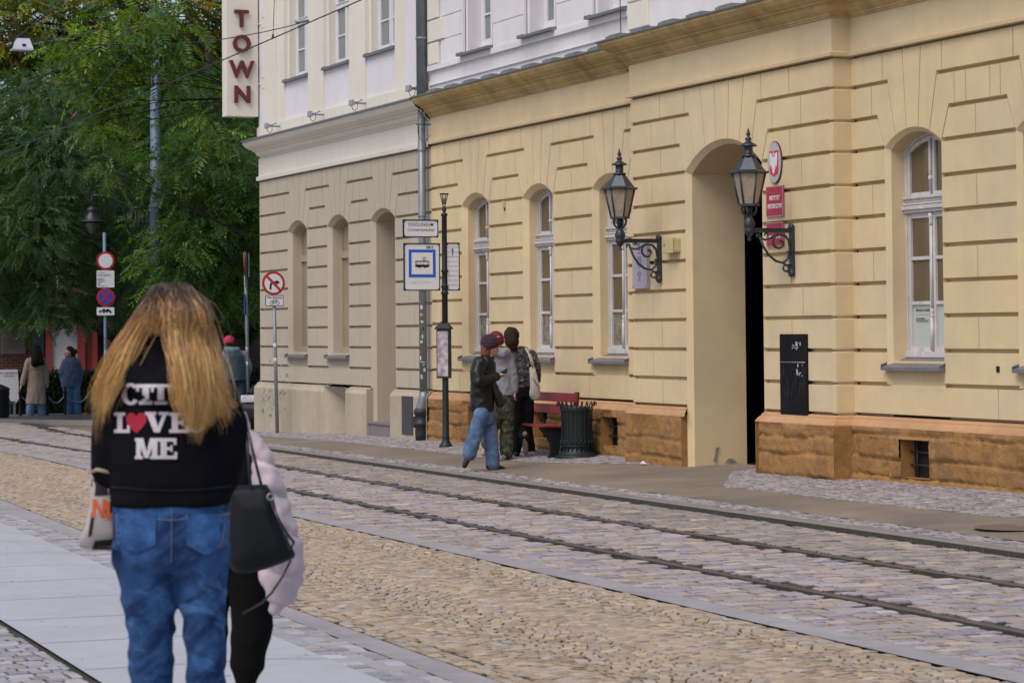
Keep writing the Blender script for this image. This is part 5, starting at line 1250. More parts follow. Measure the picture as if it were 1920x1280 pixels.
cc = PM(172, 358); mb.tube([(cc[0]+0.10*cos(t/12*2*pi), 0, cc[2]+0.10*sin(t/12*2*pi)) for t in range(13)], 0.012, 5); mb.tube([(cc[0]+0.05*cos(t/12*2*pi), 0, cc[2]+0.05*sin(t/12*2*pi)) for t in range(13)], 0.012, 5)
for dx, y0, y1 in ((240, 398, 435), (247, 395, 440), (254, 396, 440), (261, 396, 436), (268, 398, 430), (275, 395, 440)): mb.tube([PM(dx, y0), PM(dx, y1)], 0.014, 5)
mb.tube([PM(238, 432), PM(246, 442), PM(256, 444), PM(266, 440), PM(270, 430)], 0.016, 5); mb.tube([PM(240, 400), PM(248, 392), PM(262, 392), PM(272, 400)], 0.014, 5)
mb.tube([PM(172, 367), PM(172, 384)], 0.014, 5); mb.build('scroll_arm', M_iron, la)
c = PM(172, 416); mb = MB(); k = 1/85.0
mb.lathe([(28*k, 0), (27*k, 2*k), (15*k, 4*k), (15*k, 10*k), (9*k, 16*k), (9*k, 20*k), (11*k, 24*k), (9*k, 28*k), (3*k, 30*k), (1.5*k, 33*k)], (c[0], 0, c[2]), 18); mb.build('lamp_hood', M_iron, la)
mb = MB(); mb.lathe([(14*k, 0), (13*k, -8*k), (8*k, -18*k), (3*k, -24*k), (0, -25*k)], (c[0], 0, c[2]), 16); mb.build('lamp_globe', mat('dusky_globe', (0.10, 0.095, 0.075), 0.2), la)

# --- bench
Pb = onG(1036, 845); bench = empty('park_bench', (13.45, 32.9, gz(13.45, 32.9)), 0, 'red slatted bench with dark cast iron ends against the yellow wall behind the litter bin', 'bench')
M_rslat = mat('red_painted_slat', (0.24, 0.022, 0.03), 0.45, 0.15, 8, streak=0.1)
def bench_parts(root, L=1.75):
    for z, x in ((0.60, 0.42), (0.76, 0.45)):
        mb = MB(); mb.bbox((x, -L/2, z), (x+0.035, L/2, z+0.125), 0.006); mb.build('back_slat', M_rslat, root)
    for i in range(4):
        mb = MB(); x = -0.02+0.105*i; mb.bbox((x, -L/2, 0.435-0.005*i), (x+0.09, L/2, 0.465-0.005*i), 0.006); mb.build('seat_slat', M_rslat, root)
    for s in (-1, 1):
        mb = MB(); y = s*(L/2-0.08)
        prof = [(-0.06, 0.44), (-0.05, 0.40), (0.03, 0.33), (0.09, 0.22), (0.10, 0.1), (0.06, 0.0), (0.20, 0.0), (0.22, 0.12), (0.25, 0.25), (0.32, 0.30), (0.40, 0.22), (0.42, 0.1), (0.40, 0.0), (0.54, 0.0), (0.52, 0.15), (0.48, 0.40), (0.50, 0.62), (0.53, 0.90), (0.48, 0.90), (0.44, 0.62), (0.41, 0.44)]
        mb.prism(prof[::-1], y-0.03, y+0.03, lambda a, b, d: (a, d, b)); mb.build('cast_iron_end', M_blk, root)
bench_parts(bench); bench.location.x = 13.52

# --- litter bin made of iron rods
Pn = onG(1082, 857); k = 1/px_per_m(Pn)
lb = empty('litter_bin', Pn, 0, 'dark green iron litter bin with flared base and curled rods beside the bench', 'litter bin')
mb = MB(); mb.lathe([(42*k, 0), (42*k, 2*k), (36*k, 5*k), (31*k, 10*k), (28*k, 16*k), (26*k, 20*k), (0.01, 20*k)], (0, 0, 0), 24); mb.build('base', M_green, lb)
mb = MB(); mb.lathe([(24*k, 18*k), (25*k, 20*k), (25*k, 90*k), (27*k, 93*k), (24.5*k, 95*k), (23*k, 90*k), (23*k, 30*k), (0.01, 30*k)], (0, 0, 0), 22); mb.build('liner', mat('bin_liner_metal', (0.03, 0.034, 0.038), 0.5, 0.2, 6), lb)
for j in range(22):
    a = 2*pi*j/22; ca, sa = cos(a), sin(a); mb = MB()
    pr = [(30, 12), (29, 30), (28.5, 60), (29, 85), (31, 96), (35, 101), (38, 100), (37, 96)]
    mb.tube([(r_*k*ca, r_*k*sa, z_*k) for r_, z_ in pr], 1.0*k, 6); mb.ball((35.5*k*ca, 35.5*k*sa, 102.5*k), 1.8*k, n=5); mb.build('rod', M_green, lb)
mb = MB()
for j in range(22):
    a = 2*pi*(j+0.5)/22; pts = []
    for t in range(9):
        th = pi+pi*t/8; da = 0.125*cos(th); z_ = 33+7*sin(th)
        pts.append(((31)*k*cos(a+da), 31*k*sin(a+da), z_*k))
    mb.tube(pts, 0.9*k, 5)
for z_, r_ in ((22, 30), (88, 30)): mb.tube([(r_*k*cos(2*pi*i/30), r_*k*sin(2*pi*i/30), z_*k) for i in range(31)], 1.2*k, 5)
mb.build('ring_scrolls', M_green, lb)
# --- manhole cover, litter on the ground
Pm = onG(1905, 989); mb = MB(); mb.lathe([(0.0, 0.006), (0.30, 0.006), (0.31, 0.0), (0.33, 0.007), (0.36, 0.004)], (Pm.x, Pm.y, Pm.z), 28, False)
tag(mb.build('manhole_cover', mat('rusty_cover', (0.14, 0.10, 0.07), 0.7, 0.3, 20, 0.003, 60)), 'round brown manhole cover in the pavement at the right edge', 'manhole cover')
Pm = onG(1206, 868.5, 0.02); mb = MB(); mb.add([Pm+Vector(v) for v in [(-.03, -.06, 0), (.03, -.05, 0), (.04, .05, .02), (-.02, .06, 0), (0, 0, .035)]], [(0, 1, 4), (1, 2, 4), (2, 3, 4), (3, 0, 4), (0, 3, 2, 1)])
tag(mb.build('crumpled_paper', M_whs), 'scrap of white paper lying on the small setts left of the passage', 'litter')
# ================================================================== BACKGROUND
def leaf_mat(name, trans=0.35):
    m = bpy.data.materials.new(name); m.use_nodes = True; n = m.node_tree; L = n.links; b = n.nodes['Principled BSDF']
    a = n.nodes.new('ShaderNodeAttribute'); a.attribute_name = 'Col'; b.inputs['Roughness'].default_value = 0.45; b.inputs['Specular IOR Level'].default_value = 0.35
    t = n.nodes.new('ShaderNodeBsdfTranslucent'); mx = n.nodes.new('ShaderNodeMixShader'); mx.inputs[0].default_value = trans
    L.new(a.outputs['Color'], b.inputs['Base Color'])
    sc = n.nodes.new('ShaderNodeVectorMath'); sc.operation = 'MULTIPLY'; sc.inputs[1].default_value = (1.3, 1.5, 0.6); L.new(a.outputs['Color'], sc.inputs[0]); L.new(sc.outputs[0], t.inputs['Color'])
    L.new(b.outputs[0], mx.inputs[1]); L.new(t.outputs[0], mx.inputs[2]); L.new(mx.outputs[0], n.nodes['Material Output'].inputs[0]); return m
M_leaf = leaf_mat('tree_leaf')
M_bark = mat('dark_bark', (0.025, 0.02, 0.016), 0.95, 0.3, 6, 0.01, 20)
def fronds(name, clusters, dens, L, pairs, lw, ll, cols, parent, seed, droop=0.5, face=True):
    """pinnate leaves scattered through blobs; clusters [(center Vector, radius)]"""
    rs = np.random.RandomState(seed); P = []; D = []; R0 = []
    for c, r in clusters:
        n = int(dens*r*r); v = rs.normal(size=(n, 3)); v /= np.linalg.norm(v, axis=1)[:, None]
        rad = r*rs.uniform(0.35, 1.08, (n, 1))**0.6
        P.append(np.array(c)[None]+v*rad*np.array([[1, 0.9, 0.8]])); D.append(v)
    P = np.concatenate(P); D = np.concatenate(D); n = len(P)
    d = D*np.array([[1, 1, 0.45]])+rs.normal(0, 0.35, (n, 3)); d[:, 2] -= droop*rs.uniform(0.3, 1.2, n)
    d /= np.linalg.norm(d, axis=1)[:, None]
    up = np.tile(np.array([[0.0, 0, 1.0]]), (n, 1))+rs.normal(0, 0.35, (n, 3)); side = np.cross(d, up); side /= np.linalg.norm(side, axis=1)[:, None]; up = np.cross(side, d)
    Ls = L*rs.uniform(0.6, 1.2, n)
    m = pairs*2+1; V = np.zeros((n, m, 4, 3)); k = 0
    for i in range(pairs+1):
        f = 0.18+0.80*i/pairs; sags = -0.22*f*f
        base = P+(d*f+up*sags)*Ls[:, None]
        for s in ((-1, 1) if i < pairs else (0,)):
            sz = ll*(0.75+0.5*sin(pi*min(1, f+0.05)))*(Ls/L)[:, None]
            if s == 0: ld = d-0.3*up; wd = side
            else:
                ld = side*s*0.88+d*0.42-up*rs.uniform(0.05, 0.5, (n, 1)); wd = d
            ld = ld+rs.normal(0, 0.10, (n, 3)); w = lw*(Ls/L)[:, None]
            V[:, k, 0] = base; V[:, k, 1] = base+ld*sz*0.45+wd*w*0.5; V[:, k, 2] = base+ld*sz; V[:, k, 3] = base+ld*sz*0.45-wd*w*0.5
            k += 1
    col = np.array(cols)[rs.randint(0, len(cols), n)]*rs.uniform(0.65, 1.35, (n, 1))
    C = np.repeat(col, m*4, axis=0); F = np.arange(n*m*4).reshape(-1, 4)
    return np_mesh(name, V.reshape(-1, 3), F, M_leaf, parent, C)
def limbs(mb, pts, r, rng, depth=2):
    mb.tube(pts, r, 8)
def tree(name, label, trunk, targets, frargs, seed, u0=None):
    """trunk: [(Vector, radius)..]; limbs run from the trunk to every cluster"""
    base = trunk[0][0]; root = empty(name, base, 0, label, 'tree', 'trees at the end of the street')
    rg = random.Random(seed); mb = MB(); T = [(p-base, r) for p, r in trunk]
    mb.tube([p for p, r in T], [r for p, r in T], 10)
    for c, r in targets:
        c = c-base; j = min(range(1, len(T)), key=lambda j: (T[j][0]-c).length+max(0, T[j][0].z-c.z)*1.5); a = T[j][0]
        mid = a.lerp(c, 0.5)+Vector((rg.uniform(-.3, .3), rg.uniform(-.3, .3), rg.uniform(0.0, .5))); rr0 = min(T[j][1]*0.5, 0.06) if seed != 13 else 0.022
        mb.tube([a, a.lerp(mid, 0.5)+Vector((0, 0, .1)), mid, mid.lerp(c, 0.6), c], [rr0, rr0*0.8, rr0*0.6, rr0*0.4, rr0*0.2], 6)
        for k in range(5):
            e = c+Vector((rg.gauss(0, 1), rg.gauss(0, 1), rg.gauss(0, .6)))*r*0.6; mb.tube([mid.lerp(c, 0.5), mid.lerp(e, 0.7)+Vector((0, 0, .08)), e], [rr0*0.3, rr0*0.22, 0.008], 5)
    mb.build('trunk', M_bark, root)
    frargs = dict(frargs); frargs['parent'] = root; frargs['seed'] = seed
    fronds('crown', [((c-base), r) for c, r in targets], **frargs)
    return root
G1 = [(0.065, 0.14, 0.03), (0.08, 0.165, 0.03), (0.05, 0.115, 0.03), (0.09, 0.17, 0.03)]
G2 = [(0.065, 0.13, 0.045), (0.052, 0.11, 0.04), (0.08, 0.15, 0.045), (0.065, 0.125, 0.055)]
G3 = [(0.14, 0.24, 0.033), (0.115, 0.20, 0.03), (0.18, 0.26, 0.035)]
G4 = [(0.14, 0.19, 0.025), (0.26, 0.27, 0.025), (0.36, 0.30, 0.025), (0.10, 0.16, 0.025), (0.30, 0.16, 0.03), (0.30, 0.33, 0.035)]
def cl(lst, u, du=0.8, seed=1):
    rg = random.Random(seed); return [(onY(x, y, u+rg.uniform(-du, du)), r) for x, y, r in lst]
def trunkpx(lst, u): return [(onY(x, y, u), r) for x, y, r in lst]
def gpt(px, py, u):
    p = onY(px, py, u); p.z = gz(p.x, p.y)-0.3; return p
# dark feathery tree on the left
lst = [(-60, 300, 1.3), (15, 330, 1.2), (110, 300, 1.2), (60, 420, 1.25), (150, 415, 1.1), (15, 470, 0.9), (20, 555, 0.75), (110, 545, 0.8), (200, 350, 1.0), (185, 470, 0.8), (215, 555, 0.7), (65, 590, 0.45), (145, 590, 0.40), (-40, 430, 1.1), (90, 200, 1.2), (20, 210, 1.2), (250, 590, .5), (250, 520, .6), (-50, 570, .8)]
tree('feathery_tree', 'dark feathery tree on the left whose low branches hang over the brick wall and plaque', [(gpt(218, 760, 68.5), 0.30), (onY(216, 640, 68.5), 0.25), (onY(205, 470, 68), 0.19), (onY(160, 330, 66), 0.14), (onY(120, 230, 65), 0.09)],
     cl(lst, 61.5, 1.2, 2), dict(dens=330, L=0.46, pairs=9, lw=0.036, ll=0.085, cols=G2, droop=0.5), 11)
# middle tree with long pinnate leaves, around the pole
lst = [(330, 300, 0.9), (405, 300, 1.0), (440, 390, 0.9), (380, 400, 0.9), (335, 480, 0.9), (430, 490, 0.85), (475, 440, 0.8), (300, 420, 0.7), (455, 250, 1.0), (465, 545, 0.45), (360, 545, 0.6), (410, 560, 0.5), (470, 330, .8), (520, 400, 1.0), (310, 560, .5), (420, 190, 1.0), (330, 190, 1.0)]
tree('pinnate_tree', 'mid green tree with long pinnate leaves between the blue-grey pole and the beige building', [(gpt(345, 770, 69), 0.24), (onY(350, 600, 69), 0.20), (onY(370, 430, 68), 0.15), (onY(400, 260, 66), 0.12), (onY(390, 60, 65), 0.09)],
     cl(lst, 59.0, 1.3, 4), dict(dens=190, L=0.66, pairs=8, lw=0.050, ll=0.14, cols=G1, droop=0.6), 12)
# bright near sprays
lst = [(185, 120, 0.5), (215, 165, 0.36), (225, 95, 0.5), (318, 120, 0.38), (190, 190, 0.35), (205, 240, 0.30), (175, 232, 0.25), (195, 300, 0.2), (215, 335, 0.16), (388, 215, 0.30), (335, 60, 0.5), (120, 90, .4), (270, 40, .5), (150, 165, .3), (395, 250, .3), (195, 210, .3), (200, 60, .5)]
tree('sunlit_tree', 'brightest tree with sprays of yellow-green pinnate leaves hanging in front of the blue-grey pole', [(gpt(560, 760, 54.5), 0.13), (onY(540, 500, 54.5), 0.11), (onY(500, 200, 54.5), 0.08), (onY(420, -20, 54.5), 0.06), (onY(300, -80, 54.5), 0.05), (onY(210, -60, 54.5), 0.04)],
     cl(lst, 53.0, 0.5, 5), dict(dens=210, L=0.60, pairs=8, lw=0.050, ll=0.15, cols=G3+G1[:1], droop=0.75), 13)
# tree behind, turning yellow
lst = [(-40, 60, 2.0), (50, 40, 2.0), (150, 30, 2.0), (260, 10, 2.0), (360, 30, 2.0), (450, 90, 2.0), (430, 200, 1.8), (50, 150, 1.8), (150, 170, 1.7), (320, 150, 1.9), (250, 300, 1.6), (390, 330, 1.8), (20, 280, 1.6), (520, 250, 2)]
tree('autumn_tree', 'tall tree at the back with small leaves turning yellow along its top', [(gpt(255, 760, 76), 0.28), (onY(250, 500, 76), 0.24), (onY(265, 300, 76), 0.2), (onY(260, 100, 76), 0.15), (onY(250, -60, 76), 0.1)],
     cl(lst, 75, 1.5, 7), dict(dens=170, L=0.55, pairs=6, lw=0.085, ll=0.14, cols=G4+G2[:2], droop=0.4), 14)
lst = [(60, 400, 2.0), (180, 420, 2.0), (300, 480, 2.0), (420, 450, 2.0), (100, 520, 1.4), (380, 560, 1.2), (20, 330, 1.8), (260, 560, 1.3), (480, 560, 1.5), (500, 380, 2), (-40, 480, 1.8), (350, 330, 2)]
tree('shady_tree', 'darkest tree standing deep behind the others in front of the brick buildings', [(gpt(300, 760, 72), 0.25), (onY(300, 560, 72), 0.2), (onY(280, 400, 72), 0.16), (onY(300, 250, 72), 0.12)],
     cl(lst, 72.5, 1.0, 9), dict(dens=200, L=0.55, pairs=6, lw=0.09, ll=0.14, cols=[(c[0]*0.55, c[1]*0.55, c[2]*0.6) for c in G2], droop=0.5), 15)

# hedges as clipped leaf boxes
def hedge(name, label, a, b, h, d, seed, dens=900):
    root = empty(name, a, 0, label, 'hedge', None); dirv = (b-a); Ln = Vector((dirv.x, dirv.y, 0)).length; ang = atan2(dirv.y, dirv.x)
    rs = np.random.RandomState(seed); n = int(dens*Ln*(h+d)); s = rs.uniform(0, Ln, n); f = rs.rand(n) < h/(h+d)
    y = np.where(f, rs.normal(0, 0.025, n), rs.uniform(0, d, n)); z = np.where(f, rs.uniform(0.02, h, n), h+rs.normal(0, 0.025, n))
    P = np.stack([s*cos(ang)-y*sin(ang), s*sin(ang)+y*cos(ang), z+np.interp(s, [0, Ln], [0, dirv.z])], 1)
    v1 = rs.normal(size=(n, 3))*0.03; v2 = rs.normal(size=(n, 3))*0.018
    V = np.stack([P-v1, P+v2, P+v1, P-v2], 1).reshape(-1, 3); col = np.array([(0.018, 0.04, 0.012), (0.025, 0.055, 0.014), (0.014, 0.03, 0.012), (0.05, 0.05, 0.016)])[rs.randint(0, 4, n)]
    np_mesh('foliage', V, np.arange(n*4).reshape(-1, 4), M_leaf, root, np.repeat(col, 4, axis=0))
    mb = MB(); R = Matrix.Rotation(ang, 4, 'Z'); mb.box((0, 0.03, 0), (Ln, d, h-0.03), R); mb.build('inner_twigs', mat('hedge_inside', (0.012, 0.016, 0.008), 1, 0.2), root)
def G0(px, u):
    p = onY(px, 700, u); p.z = gz(p.x, p.y); return p
hedge('clipped_hedge', 'long low dark clipped hedge behind the two walking women', G0(22, 66), G0(420, 66.5), onY(100, 699, 66).z-gz(11, 66), 1.0, 3)
hedge('small_hedge', 'short piece of green hedge between the brick wall and the beige corner', G0(440, 62), G0(560, 62), onY(475, 690, 62).z-gz(18, 62), 0.8, 5, 600)
# brick buildings
def brick_mat(name, c1, c2, mort, sc=1.0):
    m = bpy.data.materials.new(name); m.use_nodes = True; n = m.node_tree; L = n.links; b = n.nodes['Principled BSDF']; b.inputs['Roughness'].default_value = 0.9
    tc = n.nodes.new('ShaderNodeTexCoord'); mp = n.nodes.new('ShaderNodeMapping'); mp.inputs['Rotation'].default_value = (radians(-90), 0, 0)
    br = n.nodes.new('ShaderNodeTexBrick'); br.inputs['Scale'].default_value = sc; br.inputs['Color1'].default_value = (*c1, 1); br.inputs['Color2'].default_value = (*c2, 1); br.inputs['Mortar'].default_value = (*mort, 1)
    br.inputs['Brick Width'].default_value = 0.27; br.inputs['Row Height'].default_value = 0.085; br.inputs['Mortar Size'].default_value = 0.010; br.inputs['Mortar Smooth'].default_value = 0.2; br.inputs['Bias'].default_value = -0.2
    L.new(tc.outputs['Object'], mp.inputs[0]); L.new(mp.outputs[0], br.inputs['Vector'])
    no = n.nodes.new('ShaderNodeTexNoise'); no.inputs['Scale'].default_value = 1.2; mr = n.nodes.new('ShaderNodeMapRange'); mr.inputs['To Min'].default_value = 0.6; mr.inputs['To Max'].default_value = 1.4; L.new(no.outputs[0], mr.inputs['Value'])
    vm = n.nodes.new('ShaderNodeVectorMath'); vm.operation = 'SCALE'; L.new(br.outputs['Color'], vm.inputs[0]); L.new(mr.outputs[0], vm.inputs['Scale']); L.new(vm.outputs[0], b.inputs['Base Color'])
    return m
M_brick = brick_mat('red_brick', (0.20, 0.065, 0.04), (0.13, 0.045, 0.03), (0.26, 0.22, 0.19)); M_brickd = brick_mat('dark_brick', (0.12, 0.045, 0.035), (0.075, 0.03, 0.025), (0.10, 0.085, 0.075))  # second brick material has the tree shade put into its colours
xa = onY(-260, 600, 74).x; xb = onY(64, 600, 74).x
br1 = empty('brick_building', (xb, 74, -0.8), 0, 'red brick building at the far left with a carved stone plaque and dark window', 'building')
mb = MB(); mb.box((xa-xb, 0, 0), (0, 6, 5.6)); mb.build('wall', M_brick, br1)
mb = MB(); mb.prism([(-0.4, 5.6), (6.4, 5.6), (3, 7.5)], xa-xb-.4, 0.4, lambda a, b, d: (d, a, b)); mb.build('roof', M_roof, br1)
w0, w1 = onY(45, 560, 74), onY(58, 500, 74); mb = MB(); mb.box((w0.x-xb, -0.03, w0.z+0.8), (w1.x-xb, 0.0, w1.z+0.8)); mb.build('window', mat('dark_far_window', (0.03, 0.035, 0.045), 0.1), br1)
xd = onY(188, 600, 78).x; xe = xd+9
br2 = empty('brick_building', (xd, 78, -0.8), 0, 'dark shaded brick building behind the trees, seen low between the man and the beige corner', 'building')
mb = MB(); mb.box((0, 0, 0), (xe-xd+6, 6, 10)); mb.build('wall', M_brickd, br2)
mb = MB(); mb.prism([(-.4, 10), (xe-xd+6.4, 10), (xe-xd+6, 12), (0, 12)], -0.4, 6.4, lambda a, b, d: (a, d, b)); mb.build('roof', M_roof, br2)
for px, w in ((225, 0.8), (245, .1), (330, 0.9), (400, 0.1), (415, 0.8)):
    q = onY(px, 640, 78); mb = MB(); mb.box((q.x-xd-w/2, -0.05, q.z-0.2), (q.x-xd+w/2, 0, q.z+1.9)); mb.build('window', mat('dark_far_window', (0.03, 0.035, 0.045), 0.1), br2)
# plaque on the brick wall
a = onY(3, 664, 73.9); b = onY(47.5, 600, 73.9); pq = empty('stone_tablet', (a.x, 73.96, a.z), 0, 'large grey-brown carved stone tablet on the brick wall at the far left', 'plaque')
mb = MB(); mb.bbox((0, -0.09, 0), (b.x-a.x, 0.03, b.z-a.z+0.15), 0.01); mb.build('slab', mat('brown_stone', (0.24, 0.205, 0.185), 0.8, 0.1, 4), pq)
for i in range(11):
    text_obj('carved_line', ['TUTAJ STALA', 'KAMIENICA', 'W KTOREJ MIESZKALI', 'PROFESOROWIE', 'UNIWERSYTETU', 'W LATACH', 'ODBUDOWANO', 'STARANIEM MIASTA', 'I OBYWATELI', 'PAMIECI TYCH', 'KTORZY TU ZYLI'][i], 0.055, frame(((b.x-a.x)/2, -0.092, 0.92-0.075*i), SX, FZ), mat('carved_shade', (0.13, 0.11, 0.10), 0.9), pq)
# red and white pavilion
uK = 71.0; kx = lambda px: onY(px, 640, uK).x; x0 = kx(85); kz = lambda py: onY(120, py, uK).z
pv = empty('painted_gateway', (x0, uK, gz(x0, uK)), 0, 'white panel flanked by red painted pillars behind the hedge, under the low branches', 'gateway'); zb = gz(x0, uK)
M_rp = mat('red_painted_wall', (0.30, 0.045, 0.04), 0.7, 0.08, 3); M_wp = mat('white_painted_panel', (0.56, 0.53, 0.53), 0.7, 0.04, 2); Hh = kz(560)-zb
for (p, q, m_, y_, nm) in ((85, 97, M_rp, -0.1, 'pillar'), (97, 145, M_wp, 0.0, 'white_panel'), (145, 158, M_rp, -0.12, 'pillar'), (158, 172, mat('red_painted_wall2', (0.24, 0.035, 0.035), 0.7, 0.08, 3), 0.02, 'red_panel'), (172, 182, M_rp, -0.06, 'pillar')):
    mb = MB(); mb.box((kx(p)-x0, y_, 0), (kx(q)-x0-0.003, 0.4, Hh)); mb.build(nm, m_, pv)
mb = MB(); mb.box((kx(67)-x0, -0.05, 0), (kx(82)-x0, 0.4, Hh)); mb.build('dark_pillar', mat('dark_teal_pillar', (0.018, 0.032, 0.04), 0.5), pv)
mb = MB(); mb.box((kx(183)-x0, 0.8, 0), (kx(262)-x0, 0.9, kz(575)-zb)); mb.build('dark_red_gate', mat('dark_red_gate', (0.06, 0.012, 0.012), 0.6), pv)
mb = MB(); mb.box((kx(80)-x0, -0.15, Hh), (kx(186)-x0, 0.5, Hh+0.3)); mb.build('lintel', M_rp, pv)
# far kerb, verge and chain posts
A = onG(-120, 786); B = onG(12, 791.5); C_ = onG(180, 794.5); D_ = onG(470, 792)
mb = MB(); pts = [A, B, C_, D_]
for i in range(3):
    p, q = pts[i], pts[i+1]; mb.add([(p.x, p.y, p.z-0.05), (q.x, q.y, q.z-0.05), (q.x, q.y, q.z+0.07), (p.x, p.y, p.z+0.07), (q.x, q.y+0.3, q.z+0.075), (p.x, p.y+0.3, p.z+0.075)], [(0, 1, 2, 3), (3, 2, 4, 5)])
tag(mb.build('far_kerb', M_kerb), kind='structure')
mb = MB()
for i in range(3):
    p, q = pts[i], pts[i+1]; mb.add([(p.x, p.y+0.3, p.z+0.07), (q.x, q.y+0.3, q.z+0.07), (q.x, 69, gz(q.x, 69)+0.08), (p.x, 69, gz(p.x, 69)+0.08)], [(0, 1, 2, 3)])
tag(mb.build('far_pavement', mat('dark_far_pavement', (0.10, 0.088, 0.085), 0.8, 0.15, 2)), kind='structure')
posts = []
for i, px in enumerate((14, 38, 88, 122, 168, 215, 262)):
    p = G0(px, 64.6+0.1*i); o = empty('chain_post', p, 0, None, 'bollard', 'chain posts along the hedge')
    o['label'] = ['short black post beside the left litter bin', 'short black post left of the woman in the beige coat', 'short black post hidden behind the beige coat', 'short black post just left of the woman in the denim jacket', 'short black post right of the woman in the denim jacket', 'short black post under the sign post behind flying hair', 'short black post behind the long-haired woman'][i]
    mb = MB(); mb.lathe([(0.06, 0), (0.06, 0.05), (0.045, 0.08), (0.042, 0.62), (0.055, 0.64), (0.055, 0.68), (0.03, 0.70), (0.045, 0.74), (0.03, 0.79), (0, 0.80)], (0, 0, 0), 12); mb.build('shaft', M_blk, o); posts.append(p)
for i in range(len(posts)-1):
    a, b = posts[i]+Vector((0, 0, .6)), posts[i+1]+Vector((0, 0, .6)); mb = MB()
    pts = [a.lerp(b, t/10)-Vector((0, 0, 0.22*4*(t/10)*(1-t/10))) for t in range(11)]; mb.tube(pts, 0.018, 5)
    tag(mb.build('chain', M_galv), ['pale chain hanging at the left litter bin', 'pale chain hanging behind the beige coat, left part', 'pale chain hanging between the two walking women', 'pale chain behind the denim jacket woman', 'pale chain hanging right of the denim jacket woman', 'pale chain behind the flying hair'][i], 'chain', 'chains between the black posts')
# info board and litter bin at the left edge
a = onY(-22, 752, 66.3); b = onY(27, 692, 66.3); ib = empty('information_board', (a.x, 65.9, a.z), 0, 'white information board with a line of text at the far left edge', 'notice board')
w = b.x-a.x; h = b.z-a.z; mb = MB(); mb.prism([(0, 0), (w*1.08, 0), (w, h), (-0.05, h)], -0.02, 0.02, lambda p, q, d: (p, d, q)); mb.build('panel', M_whs, ib)
mb = MB(); mb.box((0.1, -0.02, -0.5), (0.15, 0.02, 0)); mb.box((w-0.1, -0.02, -0.5), (w-0.05, 0.02, 0)); mb.build('legs', M_galv, ib)
text_obj('lettering', 'MUZEUM UNIWERSYTETU', 0.07, frame((w*0.62, -0.022, h-0.10), SX, FZ), M_blk, ib); text_obj('lettering', 'ZAPRASZAMY', 0.045, frame((w*0.68, -0.022, h-0.17), SX, FZ), M_blk, ib)
p = G0(1, 63.6); o = empty('litter_bin', p, 0, 'black litter bin cut by the left edge of the picture beside the white information board', 'litter bin')
mb = MB(); mb.lathe([(0.16, 0.05), (0.2, 0.1), (0.22, 0.75), (0.24, 0.78), (0.2, 0.82), (0.02, 0.9)], (0, 0, 0), 16); mb.build('drum', M_blk, o); mb = MB(); mb.lathe([(0.1, 0), (0.1, 0.06)], (0, 0, 0), 10); mb.build('foot', M_blk, o)

# black car behind the corner
cp = onG(470, 790); fx = onY(468, 740, 52.5).x; cz = gz(fx+0.9, 53)
car = empty('parked_car', (fx+0.78, 52.7, cz), radians(-27), 'black car whose front and headlight show left of the beige building corner', 'car')
M_car = mat('black_car_paint', (0.012, 0.013, 0.016), 0.25, 0.05, 3, coat=0.6); M_win = mat('car_glass', (0.03, 0.035, 0.04), 0.05); M_tyre = mat('tyre_rubber', (0.015, 0.015, 0.015), 0.85)
prof = [(0.0, 0.25), (0.0, 0.55), (0.08, 0.70), (0.5, 0.82), (1.05, 0.93), (1.15, 0.95), (3.9, 0.98), (4.15, 0.85), (4.2, 0.4), (4.15, 0.25)]
mb = MB(); rows = []
for y, (hw, k) in enumerate([(-0.88, 0.94), (-0.84, 1.0), (0, 1.02), (0.84, 1.0), (0.88, 0.94)]):
    rows.append([(hw, p[0]+(0.12 if abs(hw) > 0.85 and p[0] < 0.2 else 0), 0.25+(p[1]-0.25)*k) for p in prof])
n = len(prof); mb.add([v for r in rows for v in r], [(i*n+j, i*n+(j+1) % n, (i+1)*n+(j+1) % n, (i+1)*n+j) for i in range(4) for j in range(n)], True); mb.add(rows[0], [list(range(n))]); mb.add(rows[-1], [list(range(n))[::-1]]); mb.build('body', M_car, car)
mb = MB(); gp = [(1.05, 0.92), (1.75, 1.40), (3.1, 1.44), (3.9, 0.96)]; mb.add([(x*(0.78 if z < 1.0 else 0.6), y, z) for x in (-1, 1) for y, z in gp], [(0, 1, 2, 3)[::-1], (4, 5, 6, 7), (0, 4, 5, 1), (1, 5, 6, 2), (2, 6, 7, 3)]); mb.build('cabin_glass', M_win, car)
for s in (-1, 1):
    for y in (0.85, 3.35):
        mb = MB(); R = Matrix.Translation((s*0.80, y, 0.31)) @ Matrix.Rotation(pi/2, 4, 'Y'); m2 = MB(); m2.lathe([(0.2, -0.1), (0.30, -0.1), (0.315, -0.08), (0.315, 0.08), (0.30, 0.1), (0.2, 0.1)], (0, 0, 0), 24); m2.v = [tuple(R @ Vector(v)) for v in m2.v]; w_ = m2.build('wheel', M_tyre, car)
        m2 = MB(); m2.lathe([(0.2, -0.085), (0.03, -0.105), (0.03, 0.105), (0.2, 0.085)], (0, 0, 0), 12); m2.v = [tuple(R @ Vector(v)) for v in m2.v]; m2.build('rim', M_galv, w_)
    mb = MB(); mb.bbox((s*0.78-0.14 if s > 0 else -0.90, -0.03, 0.60), (0.90 if s > 0 else -0.50, 0.16, 0.76), 0.03); mb.build('headlight', mat('headlight_glass', (0.5, 0.52, 0.56), 0.15, 0.3, 20), car)
mb = MB(); mb.bbox((-0.35, -0.02, 0.40), (0.35, 0.02, 0.56), 0.02); mb.build('grille', M_blk, car)

